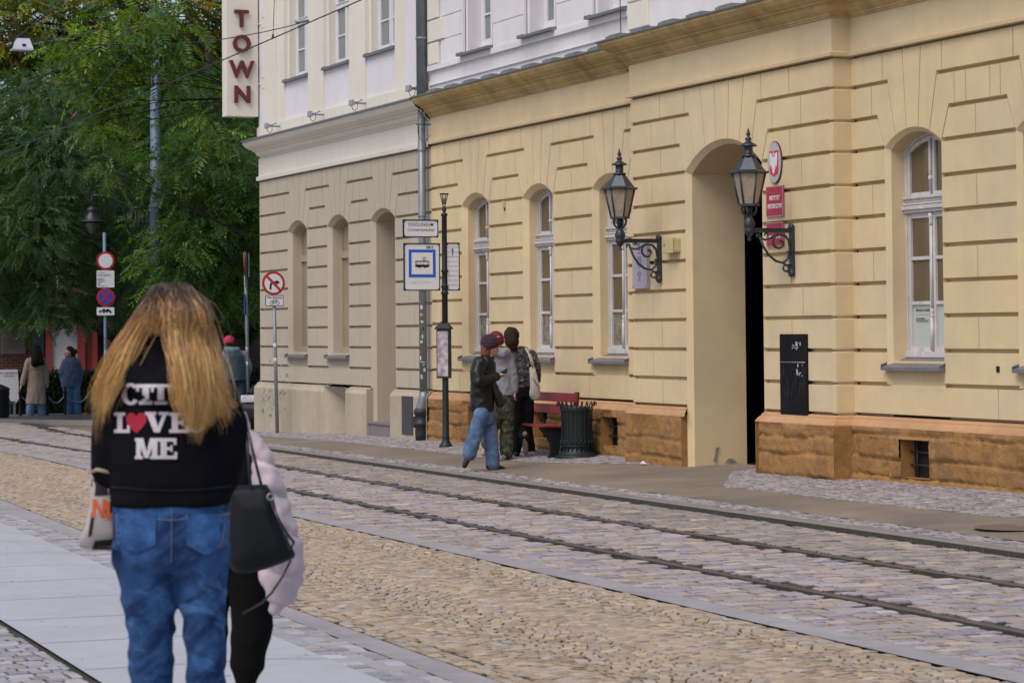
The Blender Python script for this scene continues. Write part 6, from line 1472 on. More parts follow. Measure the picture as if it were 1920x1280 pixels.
# ================================================================== OVERHEAD WIRES
M_wire = mat('overhead_wire', (0.05, 0.05, 0.055), 0.5, 0, metal=0.4)
def wire(label, a, b, sag=0.05, r=0.008, name='overhead_wire', m=M_wire):
    mb = MB(); n = 14; mb.tube([a.lerp(b, t/n)-Vector((0, 0, sag*4*(t/n)*(1-t/n))) for t in range(n+1)], r, 5); return tag(mb.build(name, m), label, 'wire', 'overhead tram and lamp wires')
def W2(x0, y0, u0, x1, y1, u1, label, r=0.008, sag=0.03):
    a = onY(x0, y0, u0); b = onY(x1, y1, u1); d = b-a; return wire(label, a-d*0.15, b+d*0.15, sag, r)
W2(0, 181, 40, 353, 0, 33, 'wire crossing the treetops from the left edge to the top of the picture', 0.009, 0.02)
W2(0, 290, 42, 680, -2, 34, 'long wire rising from behind the leaves across the O of the lettered board', 0.010, 0.02)
W2(40, 64, 42, 118, 0, 38, 'short wire climbing from the hanging lamp to the top edge', 0.008, 0.0)
W2(0, 62, 44, 60, 0, 42, 'shortest wire cutting the upper left corner', 0.007, 0.0)
wire('cross wire from the hanging lamp to the insulator near the first upper window', onY(-30, 58, 44), onY(578, 40, 44), 0.35, 0.009)
wire('dark cable between the hanging lamp and the tree tops', onY(45, 72, 44), onY(190, 55, 44), 0.06, 0.008)
wire('steep wire ending in a red insulator above the left trees', onY(268, 72, 50), onY(140, 218, 44), 0.0, 0.006)
wire('thin level wire at the left below the leaf sprays', onY(-20, 251, 48), onY(145, 246, 48), 0.02, 0.008)
wire('vertical wire down to the clamp left of the first upper window', onY(515, -20, 40), onY(512, 66, 40), 0, 0.006)
wire('vertical wire down to the anchor on the yellow bay', onX(1162, -20, WA-0.3), onX(1165, 100, WA-0.3), 0, 0.007)
mb = MB(); q = onY(134, 224, 44.3); mb.tube([q, q+Vector((0.10, 0, 0.14))], 0.025, 6); tag(mb.build('wire_insulator', mat('red_insulator', (0.12, 0.03, 0.03), 0.5)), 'small dark red insulator at the end of the steep wire', 'insulator')
mb = MB(); q = onY(512, 66, 40); mb.lathe([(0.012, 0), (0.03, 0.015), (0.012, 0.05), (0.02, 0.06), (0.005, 0.09)], q-Vector((0, 0, 0.06)), 8); tag(mb.build('wire_clamp', M_iron), 'small dark clamp where the vertical wire meets the rising wire', 'clamp')
mb = MB(); q = onY(566, 41, 44); mb.tube([q-Vector((0.12, 0, 0.01)), q+Vector((0.13, 0, 0.015))], 0.03, 8); tag(mb.build('wire_insulator', M_galv), 'pale grey insulator at the end of the cross wire by the first upper window', 'insulator')
# hanging lamp on the cross wires
q = onY(42, 92, 44); hl = empty('hanging_lamp', q, 0, 'white trapezoid street lamp hanging from wires at the upper left corner', 'street lamp')
k = 1/px_per_m(q); mb = MB(); mb.add([(x*k, y*k, z*k) for x, y, z in [(-20, -14, 0), (18, -14, 0), (18, 14, 0), (-20, 14, 0), (-11, -8, 19), (12, -8, 19), (12, 8, 19), (-11, 8, 19)]], [(0, 3, 2, 1), (4, 5, 6, 7), (0, 1, 5, 4), (1, 2, 6, 5), (2, 3, 7, 6), (3, 0, 4, 7)]); mb.box((-20*k, -14*k, -3*k), (18*k, 14*k, 0.5*k)); mb.build('shade', mat('white_lamp_shade', (0.55, 0.55, 0.62), 0.4), hl)
mb = MB(); mb.box((-3*k, -14.5*k, 4*k), (4*k, -13*k, 8*k)); mb.tube([(0, 0, 18*k), (0, 0, 28*k)], 2.5*k, 6); mb.ball((-20*k, 0, 4*k), 5*k, n=6); mb.tube([(-25*k, 0, -2*k), (-12*k, 0, 22*k), (2*k, 0, 26*k)], 2*k, 6); mb.build('mount', M_blk, hl)
# ================================================================== PEOPLE
from mathutils import noise as mnoise
def remesh(name, mb, vox, m, parent=None, smooth=5, disp=None, sm_fac=0.5):
    me = bpy.data.meshes.new('tmp'); me.from_pydata(mb.v, [], mb.f); me.update()
    t = bpy.data.objects.new('tmp', me); COL.objects.link(t)
    r = t.modifiers.new('r', 'REMESH'); r.mode = 'VOXEL'; r.voxel_size = vox; r.adaptivity = 0
    s = t.modifiers.new('s', 'SMOOTH'); s.factor = sm_fac; s.iterations = smooth
    dg = bpy.context.evaluated_depsgraph_get(); dg.update()
    out = bpy.data.meshes.new_from_object(t.evaluated_get(dg)); bpy.data.objects.remove(t); bpy.data.meshes.remove(me)
    out.name = name; n = len(out.vertices)
    if disp:
        co = np.empty(n*3, dtype=np.float32); out.vertices.foreach_get('co', co); co = co.reshape(-1, 3)
        no = np.empty(n*3, dtype=np.float32); out.vertices.foreach_get('normal', no); no = no.reshape(-1, 3)
        d = np.array([disp(Vector(c)) for c in co], dtype=np.float32); co = co+no*d[:, None]; out.vertices.foreach_set('co', co.ravel())
    out.polygons.foreach_set('use_smooth', [True]*len(out.polygons)); out.materials.clear(); out.materials.append(m); out.update()
    o = bpy.data.objects.new(name, out); COL.objects.link(o)
    if parent is not None: o.parent = parent
    return o
def cap_(mb, p, q, r0, r1, flat=1.0):
    p, q = Vector(p), Vector(q); mb.tube([p, q], [r0, r1], 12, True, True, flat); mb.ball(p, r0*0.999, n=7); mb.ball(q, r1*0.999, n=7)
def chain(mb, pts, rs):
    for i in range(len(pts)-1): cap_(mb, pts[i], pts[i+1], rs[i], rs[i+1])
def loft(mb, secs, n=24):
    """stack of horizontal ellipses (x, y, z, rx, ry, rot)"""
    vs = []
    for s in secs:
        x, y, z, rx, ry = s[:5]; a0 = s[5] if len(s) > 5 else 0
        for k in range(n):
            a = 2*pi*k/n; u, v = rx*cos(a), ry*sin(a); vs.append((x+u*cos(a0)-v*sin(a0), y+u*sin(a0)+v*cos(a0), z))
    m = len(secs); fs = [(i*n+k, i*n+(k+1) % n, (i+1)*n+(k+1) % n, (i+1)*n+k) for i in range(m-1) for k in range(n)]
    fs += [list(range(n))[::-1], [(m-1)*n+k for k in range(n)]]
    if secs[0][2] > secs[-1][2]: fs = [f[::-1] for f in fs]
    mb.add(vs, fs)
def folds(a, sx, sz, off=0.0):
    def f(c):
        v = mnoise.noise(Vector((c.x*sx+off, c.y*sx, c.z*sz))); w = mnoise.noise(Vector((c.x*sx*2.3+3, c.y*sx*2.3, c.z*sz*2.1+off)))
        return a*((1-abs(v)*2.2)+0.4*w)-a*0.4
    return f
M_skin = mat('skin', (0.46, 0.27, 0.19), 0.5, 0.08, 20, spec=0.35)
M_hairb = mat('dark_brown_hair', (0.030, 0.016, 0.010), 0.75, 0.3, 40, 0.002, 120, spec=0.15)
M_hairk = mat('black_hair', (0.010, 0.007, 0.008), 0.7, 0.3, 40, 0.002, 120, spec=0.15)
M_hairr = mat('auburn_hair', (0.16, 0.045, 0.02), 0.5, 0.3, 40)
M_denim = mat('blue_denim', (0.055, 0.115, 0.24), 0.85, 0.25, 9, 0.0015, 90, var2=0.3, scale2=3, sheen=0.2)
M_denl = mat('light_denim', (0.11, 0.175, 0.29), 0.85, 0.28, 5, 0.0015, 90, var2=0.35, scale2=2.5, col2=(0.05, 0.10, 0.20), mix=3)
M_shoe = mat('black_shoe', (0.012, 0.012, 0.013), 0.3); M_shoew = mat('white_shoe', (0.55, 0.55, 0.57), 0.5)
def hand(mb, w, d, r=0.030, spread=Vector((0, 0, 1)), curl=0.5):
    """palm + five fingers from the wrist w along d"""
    d = d.normalized(); side = spread.cross(d); side = side.normalized() if side.length > 0.1 else Vector((1, 0, 0)); pn = d.cross(side)
    palm = w+d*0.055
    cap_(mb, w, palm, 0.024, 0.030)
    for s in (-1, 1): cap_(mb, w+side*0.012*s, palm+side*0.020*s, 0.018, 0.017)
    for i, (o, L) in enumerate(((-0.030, 0.062), (-0.010, 0.072), (0.010, 0.068), (0.029, 0.052))):
        a = palm+side*o+d*0.012; b = a+d*L*0.5-pn*0.010*curl; c = b+d*L*0.38*(1-curl*0.5)-pn*0.03*curl; e = c+d*L*0.15*(1-curl)-pn*0.025*curl
        chain(mb, [a, b, c, e], [0.0105, 0.0098, 0.009, 0.008])
    a = w+d*0.02+side*0.028; chain(mb, [a, a+d*0.03+side*0.018, a+d*0.06+side*0.014-pn*0.015], [0.013, 0.011, 0.009])
def head(mb, c, r, f):
    """head of radius r (half width), f = facing unit vector; features on the front"""
    s = Vector((f.y, -f.x, 0)); loft(mb, [(c.x-f.x*0.1*r, c.y-f.y*0.1*r, c.z-1.15*r, .3*r, .3*r), (c.x+f.x*.15*r, c.y+f.y*.15*r, c.z-0.95*r, .62*r, .68*r), (c.x+f.x*.05*r, c.y+f.y*.05*r, c.z-.5*r, .85*r, .95*r), (c.x, c.y, c.z, r*.98, r*1.15), (c.x-f.x*.05*r, c.y-f.y*.05*r, c.z+.5*r, .95*r, 1.12*r), (c.x, c.y, c.z+.9*r, .7*r, .8*r), (c.x, c.y, c.z+1.15*r, .3*r, .35*r)] if abs(f.y) > abs(f.x) else
        [(c.x-f.x*.1*r, c.y, c.z-1.15*r, .3*r, .3*r), (c.x+f.x*.15*r, c.y, c.z-.95*r, .68*r, .62*r), (c.x+f.x*.05*r, c.y, c.z-.5*r, .95*r, .85*r), (c.x, c.y, c.z, 1.15*r, .98*r), (c.x-f.x*.05*r, c.y, c.z+.5*r, 1.12*r, .95*r), (c.x, c.y, c.z+.9*r, .8*r, .7*r), (c.x, c.y, c.z+1.15*r, .35*r, .3*r)])
    fr = c+f*1.08*r
    chain(mb, [fr+Vector((0, 0, 0.02*r)), fr+f*0.22*r+Vector((0, 0, -.32*r)), fr+Vector((0, 0, -.42*r))], [0.11*r, 0.15*r, 0.13*r])      # nose
    cap_(mb, fr-f*.06*r+s*0.2*r+Vector((0, 0, -.68*r)), fr-f*.06*r-s*0.2*r+Vector((0, 0, -.68*r)), .10*r, .10*r)                      # lips
    mb.ball(c+f*.85*r+Vector((0, 0, -1.0*r)), .28*r, n=6)                                                                              # chin
    cap_(mb, fr-f*.12*r+s*.4*r+Vector((0, 0, .16*r)), fr-f*.12*r-s*.4*r+Vector((0, 0, .16*r)), .10*r, .10*r)                          # brow
    for k in (-1, 1): mb.ball(c+s*k*1.0*r-f*.05*r+Vector((0, 0, -.15*r)), .22*r, .5, .9, 1.2, 6)
def eyes(c, r, f, parent):
    s = Vector((f.y, -f.x, 0)); m = MB()
    for k in (-1, 1): m.ball(c+f*.98*r+s*.36*k*r+Vector((0, 0, -.05*r)), .13*r, n=6)
    m.build('eyes', mat('eye_dark', (0.02, 0.015, 0.012), 0.2), parent)
def shoe(name, a, toe, m, parent, L=0.27, sole=None):
    """a ankle, toe direction point"""
    a = Vector(a); d = (Vector(toe)-a); mb = MB(); dn = d.normalized(); heel = a-dn*0.04+Vector((0, 0, -0.02)) if dn.z > -0.5 else a
    mb2 = MB(); ch = [a, a.lerp(Vector(toe), 0.35), a.lerp(Vector(toe), 0.7), Vector(toe)]
    chain(mb2, ch, [0.046, 0.043, 0.042, 0.034]); mb2.ball(a-dn*0.045+Vector((0, 0, -0.015)), 0.042, n=6)
    return remesh(name, mb2, 0.012, m, parent, 3)

class Fig:
    """figure whose joints are read off the photograph on a plane across the street"""
    def __init__(s, foot, label, facing, unit=None):
        s.P = foot; s.k = 1/px_per_m(foot); s.f = Vector((facing[0], facing[1], 0)).normalized(); s.label = label
    def q(s, p):
        v = onY(p[0], p[1], s.P.y+(p[2] if len(p) > 2 else 0)); return v-s.P
    def body(s, hd, hr, neck, sh, arms, hips, legs, vox=0.011, handdirs=None):
        mb = MB(); c = s.q(hd); s.hc = c; s.hr = hr*s.k
        head(mb, c, s.hr, s.f); n = s.q(neck); cap_(mb, c-Vector((0, 0, s.hr*.8)), n, 0.052, 0.06)
        h0, h1 = s.q(hips[0]), s.q(hips[1]); s0, s1 = s.q(sh[0]), s.q(sh[1]); cs = (s0+s1)/2; ch = (h0+h1)/2
        chain(mb, [n, cs, cs.lerp(ch, 0.5), ch], [0.055, 0.07, 0.075, 0.07]); chain(mb, [s0, cs, s1], [0.04, 0.065, 0.04]); chain(mb, [h0, ch, h1], [0.06, 0.065, 0.06])
        for a, b in zip(arms, (s0, s1)):
            e, w = s.q(a[0]), s.q(a[1]); chain(mb, [b, e, w], [0.036, 0.030, 0.025]); d = (w-e).normalized()
            if len(a) > 2: d = (s.q(a[2])-w).normalized()
            hand(mb, w, d, curl=0.6)
        for l, b in zip(legs, (h0, h1)): k_, a = s.q(l[0]), s.q(l[1]); chain(mb, [b, k_, a], [0.055, 0.042, 0.034]); chain(mb, [a, s.q(l[2])], [0.040, 0.028])
        o = remesh('person', mb, vox, M_skin, None, 3); o.location = s.P; tag(o, s.label, 'person'); s.o = o; eyes(c, s.hr, s.f, o); return o
    def garment(s, name, chains, m, lofts=(), vox=0.012, disp=None, smooth=4):
        mb = MB()
        for ch in chains: chain(mb, [s.q(p[:2]+((p[3],) if len(p) > 3 else ())) for p in ch], [p[2]*s.k for p in ch])
        for lf in lofts:
            secs = []
            for p in lf: v = s.q((p[0], p[1], p[4] if len(p) > 4 else 0)); secs.append((v.x, v.y, v.z, p[2]*s.k, p[3]*s.k))
            loft(mb, secs)
        return remesh(name, mb, vox, m, s.o, smooth, disp)

# ---- woman with striped beanie and leather jacket, looking at her phone
fa = Fig(onG(912, 882), 'person in black leather jacket and striped beanie walking while looking at a phone', (1.0, 0.25))
fa.body((921, 653), 13.0, (915, 668), ((905, 680, -0.15), (910, 680, 0.15)), (((897, 716, -0.22), (931, 705, -0.12), (945, 700, -0.1)), ((915, 714, 0.1), (933, 706, 0.02), (947, 701, -0.02))),
        ((903, 768, -0.07), (912, 768, 0.07)), (((889, 818, -0.05), (879, 852, -0.05), (871, 872, -0.05)), ((919, 822, 0.05), (922, 872, 0.05), (940, 879, 0.05))))
fa.garment('leather_jacket', [[(899, 682, 14, -0.15), (894, 700, 13, -0.2), (897, 716, 12.5, -0.24), (915, 712, 10.5, -0.18), (930, 706, 8.5, -0.12)], [(915, 682, 12, 0.12), (920, 705, 11, 0.12), (930, 707, 8, 0.03)], [(912, 672, 9), (905, 680, 12)], [(915, 730, 15), (920, 708, 9)]],
           mat('black_leather', (0.008, 0.008, 0.009), 0.42, 0.2, 12, 0.002, 60, spec=0.35), [[(909, 668, 14, 14), (907, 680, 22, 22), (906, 710, 24, 24), (905, 745, 23, 23), (904, 764, 22, 22), (905, 771, 21, 20)]], disp=folds(0.010, 9, 9, 1))
m_ = MB(); remesh('neck_scarf', (lambda mb: (chain(mb, [fa.q((914, 668)), fa.q((920, 672))], [0.06, 0.055]), mb)[1])(m_), 0.012, M_blk, fa.o)
fa.garment('jeans', [[(903, 775, 15, -0.08), (895, 800, 14, -0.06), (890, 820, 14.5, -0.05), (884, 838, 14, -0.05), (880, 851, 13, -0.05)], [(912, 775, 15, 0.06), (917, 800, 14, 0.05), (920, 825, 14, 0.05), (923, 850, 14, 0.05), (924, 870, 13.5, 0.05)]], M_denl,
           [[(907, 762, 19, 17), (907, 780, 19, 18), (909, 795, 17, 16)]], disp=folds(0.008, 7, 10, 4))
shoe('boot', fa.q((879, 853, -0.05)), fa.q((871, 873, -0.05)), M_shoe, fa.o); shoe('boot', fa.q((922, 873, 0.05)), fa.q((943, 878.5, 0.05)), M_shoe, fa.o)
# beanie with stripes
def beanie(fig, c, rx, rz, m, tilt=0.25, nm='beanie'):
    v = fig.q(c); mb = MB(); k = fig.k
    prof = [(rx*.97*k, -rz*.75*k), (rx*1.04*k, -rz*.6*k), (rx*1.05*k, -rz*.2*k), (rx*0.98*k, rz*.25*k), (rx*.75*k, rz*.7*k), (rx*.35*k, rz*.95*k), (0, rz*k)]
    mb.lathe(prof, (0, 0, 0), 24); R = Matrix.Translation(v) @ Matrix.Rotation(tilt, 4, Vector((fig.f.y, -fig.f.x, 0))); mb.v = [tuple(R @ Vector(p)) for p in mb.v]; return mb.build(nm, m, fig.o)
def stripe_mat(name, cols, sc):
    m = bpy.data.materials.new(name); m.use_nodes = True; n = m.node_tree; L = n.links; tc = n.nodes.new('ShaderNodeTexCoord'); sp = n.nodes.new('ShaderNodeSeparateXYZ'); L.new(tc.outputs['Object'], sp.inputs[0])
    mu = n.nodes.new('ShaderNodeMath'); mu.operation = 'MULTIPLY'; mu.inputs[1].default_value = sc; L.new(sp.outputs['Z'], mu.inputs[0]); fr = n.nodes.new('ShaderNodeMath'); fr.operation = 'FRACT'; L.new(mu.outputs[0], fr.inputs[0])
    cr = n.nodes.new('ShaderNodeValToRGB'); cr.color_ramp.interpolation = 'CONSTANT'; L.new(fr.outputs[0], cr.inputs[0])
    while len(cr.color_ramp.elements) < len(cols): cr.color_ramp.elements.new(0.5)
    for i, c in enumerate(cols): e = cr.color_ramp.elements[i]; e.position = i/len(cols); e.color = (*c, 1)
    b = n.nodes['Principled BSDF']; b.inputs['Roughness'].default_value = 0.95; L.new(cr.outputs[0], b.inputs['Base Color']); return m
beanie(fa, (917, 641), 16.5, 15, stripe_mat('striped_knit', [(0.05, 0.012, 0.02), (0.012, 0.012, 0.03), (0.075, 0.022, 0.02), (0.018, 0.014, 0.03)], 22), 0.2)
fa.garment('hair', [[(912, 652, 12, 0), (911, 662, 10.5, 0), (912, 668, 8, 0)]], M_hairr, vox=0.009, smooth=2, disp=folds(0.006, 40, 8))
mb = MB(); a, b = fa.q((936, 703, -0.08)), fa.q((952, 694, -0.04)); R = frame((a+b)/2, (b-a), (0.2, 0.6, 0.75)); mb.bbox((-0.07, -0.036, -0.005), (0.07, 0.036, 0.005), 0.003, R)
ph = mb.build('phone', M_blk); ph.location = fa.P; tag(ph, 'black phone held in both hands by the person in the leather jacket', 'phone')
mb = MB(); chain(mb, [fa.q((925, 715, -0.15)), fa.q((934, 742, -0.12)), fa.q((938, 757, -0.1))], [0.03, 0.06, 0.055]); chain(mb, [fa.q((934, 742, -0.1)), fa.q((945, 752, -0.1))], [0.05, 0.04])
hb = remesh('handbag', mb, 0.012, mat('soft_black_leather', (0.014, 0.014, 0.016), 0.4), None, 3, folds(0.006, 14, 8)); hb.location = fa.P; tag(hb, 'small soft black bag hanging at the side of the person in the leather jacket', 'handbag')
# ---- grey hoodie and camouflage trousers
fb = Fig(onG(950, 862), 'person in grey hoodie, camouflage trousers and dark red beanie at the tram stop', (0.35, 1.0))
fb.body((930, 637), 12.5, (938, 655), ((928, 667, -0.05), (952, 667, 0.05)), (((925, 700, 0.1), (935, 722, 0.2)), ((960, 703, -0.05), (964, 733, -0.05), (963, 744, -0.05))), ((937, 735), (952, 735)),
        (((925, 790, 0.0), (912, 836, -0.1), (905, 850, -0.1)), ((950, 795), (950, 850), (957, 857, 0.1))))
fb.garment('hoodie', [[(950, 670, 12), (958, 690, 10, -0.05), (962, 708, 9.5, -0.05), (964, 731, 7.5, -0.05)], [(930, 670, 12), (926, 698, 10, 0.05), (934, 720, 8, 0.15)], [(933, 660, 9, -0.1), (942, 662, 10, -0.12), (950, 660, 8, -0.08)]], mat('grey_marl', (0.24, 0.24, 0.27), 0.95, 0.1, 30, 0.001, 100),
           [[(941, 656, 12, 12), (941, 668, 19, 15), (943, 700, 18, 15), (946, 725, 19, 15), (947, 741, 18, 14)]], disp=folds(0.008, 8, 9, 2))
def camo():
    m = bpy.data.materials.new('camouflage'); m.use_nodes = True; n = m.node_tree; L = n.links; tc = n.nodes.new('ShaderNodeTexCoord'); no = n.nodes.new('ShaderNodeTexNoise'); no.inputs['Scale'].default_value = 13; no.inputs['Detail'].default_value = 1.5
    L.new(tc.outputs['Object'], no.inputs['Vector']); cr = n.nodes.new('ShaderNodeValToRGB'); cr.color_ramp.interpolation = 'CONSTANT'; L.new(no.outputs[0], cr.inputs[0])
    for i in range(2): cr.color_ramp.elements.new(.5)
    for e, (p, c) in zip(cr.color_ramp.elements, ((0, (0.012, 0.012, 0.010)), (0.43, (0.03, 0.045, 0.02)), (0.52, (0.06, 0.035, 0.02)), (0.60, (0.085, 0.09, 0.05)))): e.position = p; e.color = (*c, 1)
    b = n.nodes['Principled BSDF']; b.inputs['Roughness'].default_value = 0.9; L.new(cr.outputs[0], b.inputs['Base Color']); return m
fb.garment('camouflage_trousers', [[(953, 742, 13), (951, 790, 13), (950, 825, 13.5), (950, 848, 13)], [(938, 742, 13), (926, 790, 12.5), (914, 832, 12, -0.1)]], camo(), [[(945, 728, 16, 13), (945, 765, 18, 14), (944, 785, 17, 12)]], disp=folds(0.008, 8, 12, 7))
shoe('shoe', fb.q((948, 854)), fb.q((958, 859, 0.12)), mat('tan_suede', (0.30, 0.22, 0.15), 0.9), fb.o); shoe('shoe', fb.q((912, 838, -0.1)), fb.q((907, 851, -0.1)), mat('tan_suede', (0.30, 0.22, 0.15), 0.9), fb.o)
beanie(fb, (930, 634), 14.5, 14, mat('maroon_knit', (0.13, 0.012, 0.03), 0.95, 0.15, 60, 0.001, 90), 0.15)
# ---- patterned jumper, hair bun and tote bag
fc = Fig(onG(972, 856), 'person with brown hair bun, patterned dark jumper and black trousers beside the bench', (0.1, 1.0))
fc.body((957, 636), 13.0, (960, 652), ((962, 664), (998, 664)), (((958, 695, 0.15), (966, 712, 0.3)), ((1008, 690, 0.0), (1004, 715, 0.15))), ((970, 730), (988, 730)),
        (((972, 790, 0.0), (968, 845, 0.0), (969, 855, 0.1)), ((987, 795, 0.05), (984, 815, -0.30), (985, 836, -0.36))))
def knit():
    m = bpy.data.materials.new('patterned_knit'); m.use_nodes = True; n = m.node_tree; L = n.links; tc = n.nodes.new('ShaderNodeTexCoord'); mp = n.nodes.new('ShaderNodeMapping'); mp.inputs['Rotation'].default_value = (0.3, 0.8, 0.3); L.new(tc.outputs['Object'], mp.inputs[0])
    ch = n.nodes.new('ShaderNodeTexChecker'); ch.inputs['Scale'].default_value = 14; L.new(mp.outputs[0], ch.inputs['Vector']); no = n.nodes.new('ShaderNodeTexNoise'); no.inputs['Scale'].default_value = 38; L.new(tc.outputs['Object'], no.inputs['Vector'])
    cr = n.nodes.new('ShaderNodeValToRGB'); L.new(no.outputs[0], cr.inputs[0])
    for i in range(2): cr.color_ramp.elements.new(.5)
    for e, (p, c) in zip(cr.color_ramp.elements, ((0.35, (0.015, 0.02, 0.03)), (0.48, (0.07, 0.05, 0.065)), (0.56, (0.06, 0.09, 0.085)), (0.68, (0.22, 0.17, 0.20)))): e.position = p; e.color = (*c, 1)
    mx = n.nodes.new('ShaderNodeMix'); mx.data_type = 'RGBA'; mx.blend_type = 'MULTIPLY'; mx.inputs['Factor'].default_value = 0.8; L.new(cr.outputs[0], mx.inputs['A'])
    c2 = n.nodes.new('ShaderNodeMix'); c2.data_type = 'RGBA'; c2.inputs['A'].default_value = (0.35, 0.35, 0.4, 1); c2.inputs['B'].default_value = (1.3, 1.2, 1.25, 1); L.new(ch.outputs['Fac'], c2.inputs['Factor']); L.new(c2.outputs['Result'], mx.inputs['B'])
    b = n.nodes['Principled BSDF']; b.inputs['Roughness'].default_value = 0.95; L.new(mx.outputs['Result'], b.inputs['Base Color']); return m
fc.garment('jumper', [[(995, 668, 13), (1004, 690, 11, 0.0), (1005, 712, 9, 0.1)], [(962, 666, 11), (957, 692, 9, 0.1), (964, 710, 8, 0.25)], [(960, 656, 7), (985, 657, 8)]], knit(), [[(972, 653, 12, 11), (978, 663, 27, 15), (981, 690, 26, 17), (980, 715, 25, 17), (979, 727, 23, 15)]], disp=folds(0.008, 7, 7, 3))
fc.garment('black_trousers', [[(968, 735, 14), (969, 780, 13), (968, 820, 12), (967, 842, 11)], [(988, 735, 14), (988, 770, 13.5), (987, 797, 13, 0.03), (985, 812, 12, -0.15), (984, 824, 11, -0.30)]], mat('black_cloth', (0.007, 0.007, 0.008), 0.95, spec=0.2), [[(978, 722, 19, 15), (978, 745, 20, 16)]], disp=folds(0.008, 8, 10, 5))
shoe('sneaker', fc.q((984, 822, -0.33)), fc.q((986, 848, -0.36)), mat('brown_sneaker_sole', (0.13, 0.085, 0.05), 0.8), fc.o, 0.27); shoe('sneaker', fc.q((968, 849)), fc.q((970, 855, 0.14)), mat('green_black_sneaker', (0.012, 0.03, 0.03), 0.5), fc.o)
fc.garment('hair', [[(957, 628, 13, -0.02), (960, 640, 13.5, -0.04), (962, 650, 8, -0.06)], [(956, 620, 8, -0.02), (963, 621, 7.5, -0.04), (968, 630, 6, -0.06)]], M_hairb, vox=0.008, smooth=2, disp=folds(0.005, 26, 8))
mb = MB(); 
for k_ in range(5): mb.tube([fc.q((964+k_*1.5, 619, -0.10)), fc.q((969+k_, 624, -0.13)), fc.q((971, 634+k_*1.5, -0.12))], 0.006, 5)
mb.build('hair_claw', M_blk, fc.o)
tt = MB(); loft(tt, [(p.x, p.y, p.z, rx*fc.k, 5*fc.k) for p, rx in ((fc.q((998, 688, -0.14)), 5), (fc.q((1000, 705, -0.16)), 7.5), (fc.q((1003, 725, -0.17)), 10.5), (fc.q((1003, 742, -0.16)), 11), (fc.q((1004, 749, -0.15)), 7))]); 
tote = remesh('tote_bag', tt, 0.010, mat('cream_canvas', (0.50, 0.45, 0.38), 0.9, 0.08, 12), None, 3, folds(0.006, 12, 6)); tote.location = fc.P; tag(tote, 'cream canvas tote bag on the shoulder of the person in the patterned jumper', 'tote bag')
mb = MB(); mb.tube([fc.q((986, 652, -0.10)), fc.q((991, 662, -0.16)), fc.q((995, 675, -0.17)), fc.q((999, 690, -0.17))], 0.017, 8, flat=0.4); mb.tube([fc.q((988, 652, -0.02)), fc.q((994, 664, -0.10)), fc.q((998, 676, -0.14)), fc.q((1001, 690, -0.15))], 0.015, 8, flat=0.4); mb.build('strap', mat('cream_canvas', (0.5, 0.45, 0.38)), tote)
q = fc.q((1004, 715, -0.215)); mb = MB(); 
for i in range(4): mb.tube([q+Vector((0.02*i-0.035, -0.0, 0.05-0.03*i)), q+Vector((0.02*i-0.02, -0.0, 0.03-0.03*i)), q+Vector((0.02*i-0.03, 0, 0.015-0.03*i))], 0.004, 5)
mb.build('printed_mark', M_blk, tote)

# ---- two women on the far left
fd = Fig(onG(66, 785), 'person with long black hair in a beige trench coat walking away at far left', (0.1, 1.0))
fd.body((68, 660), 7.4, (68, 670), ((55, 675), (80, 675)), (((47, 700), (40, 722), (37, 730)), ((85, 700), (88, 718), (88, 727))), ((60, 722), (73, 722)), (((58, 752), (56, 780), (57, 783.5, .1)), ((75, 752), (78, 778), (79, 782, 0.1))), vox=0.014)
fd.garment('trench_coat', [[(54, 677, 6.5), (48, 698, 6), (42, 718, 5.2)], [(82, 677, 6.5), (86, 698, 6), (88, 716, 5)]], mat('beige_coat', (0.30, 0.225, 0.185), 0.85, 0.06, 8), [[(67, 668, 9, 7), (67, 676, 17, 10), (68, 700, 15.5, 10), (68, 725, 16.5, 11), (67, 745, 18, 12), (67, 757, 18.5, 12)]], vox=0.014, disp=folds(0.014, 6, 2.5, 2))
mb = MB(); a = fd.q((53, 692, -0.26)); b = fd.q((82, 692, -0.26)); mb.tube([a, b], 0.016, 6); mb.build('back_flap_seam', mat('beige_coat_shade', (0.22, 0.165, 0.135), 0.9), fd.o)
fd.garment('jeans', [[(60, 750, 9), (57, 768, 8.5), (56, 780, 8)], [(74, 750, 9), (77, 766, 8.5), (78, 776, 8)]], M_denl, vox=0.014)
shoe('sneaker', fd.q((56, 781)), fd.q((56, 784, 0.14)), M_shoew, fd.o); shoe('sneaker', fd.q((79, 778, -.05)), fd.q((79, 785, -0.1)), M_shoe, fd.o)
fd.garment('hair', [[(68, 655, 8.5, 0), (69, 665, 10.5, -0.10), (69, 676, 10.5, -0.16), (66, 680, 8, -.16)], [(72, 668, 8, -.1), (78, 680, 5, -.14)]], M_hairk, vox=0.011, smooth=2, disp=folds(0.012, 22, 6))
fe = Fig(onG(132, 782), 'person with dark hair bun in loose blue denim jacket and jeans, head turned left', (-1.0, 0.2))
fe.body((129, 661), 7.2, (133, 671), ((122, 678), (143, 678)), (((117, 700, .1), (121, 712, .25)), ((150, 700), (150, 715, .15))), ((126, 725), (141, 725)), (((126, 752), (129, 776), (125, 780, -.02)), ((142, 752), (145, 775), (143, 780, .06))), vox=0.014)
fe.garment('denim_jacket', [[(122, 680, 7.5), (117, 697, 7.5), (119, 712, 6.5, .1)], [(144, 680, 7.5), (148, 697, 7), (149, 712, 6, .05)], [(127, 670, 5), (139, 671, 5)]], mat('jacket_denim', (0.055, 0.095, 0.165), 0.9, 0.15, 14, 0.001, 80), [[(133, 669, 7, 6), (133, 677, 15, 10), (132, 700, 18, 12), (132, 718, 17.5, 12), (133, 727, 17, 11)]], vox=0.014, disp=folds(0.012, 7, 5, 4))
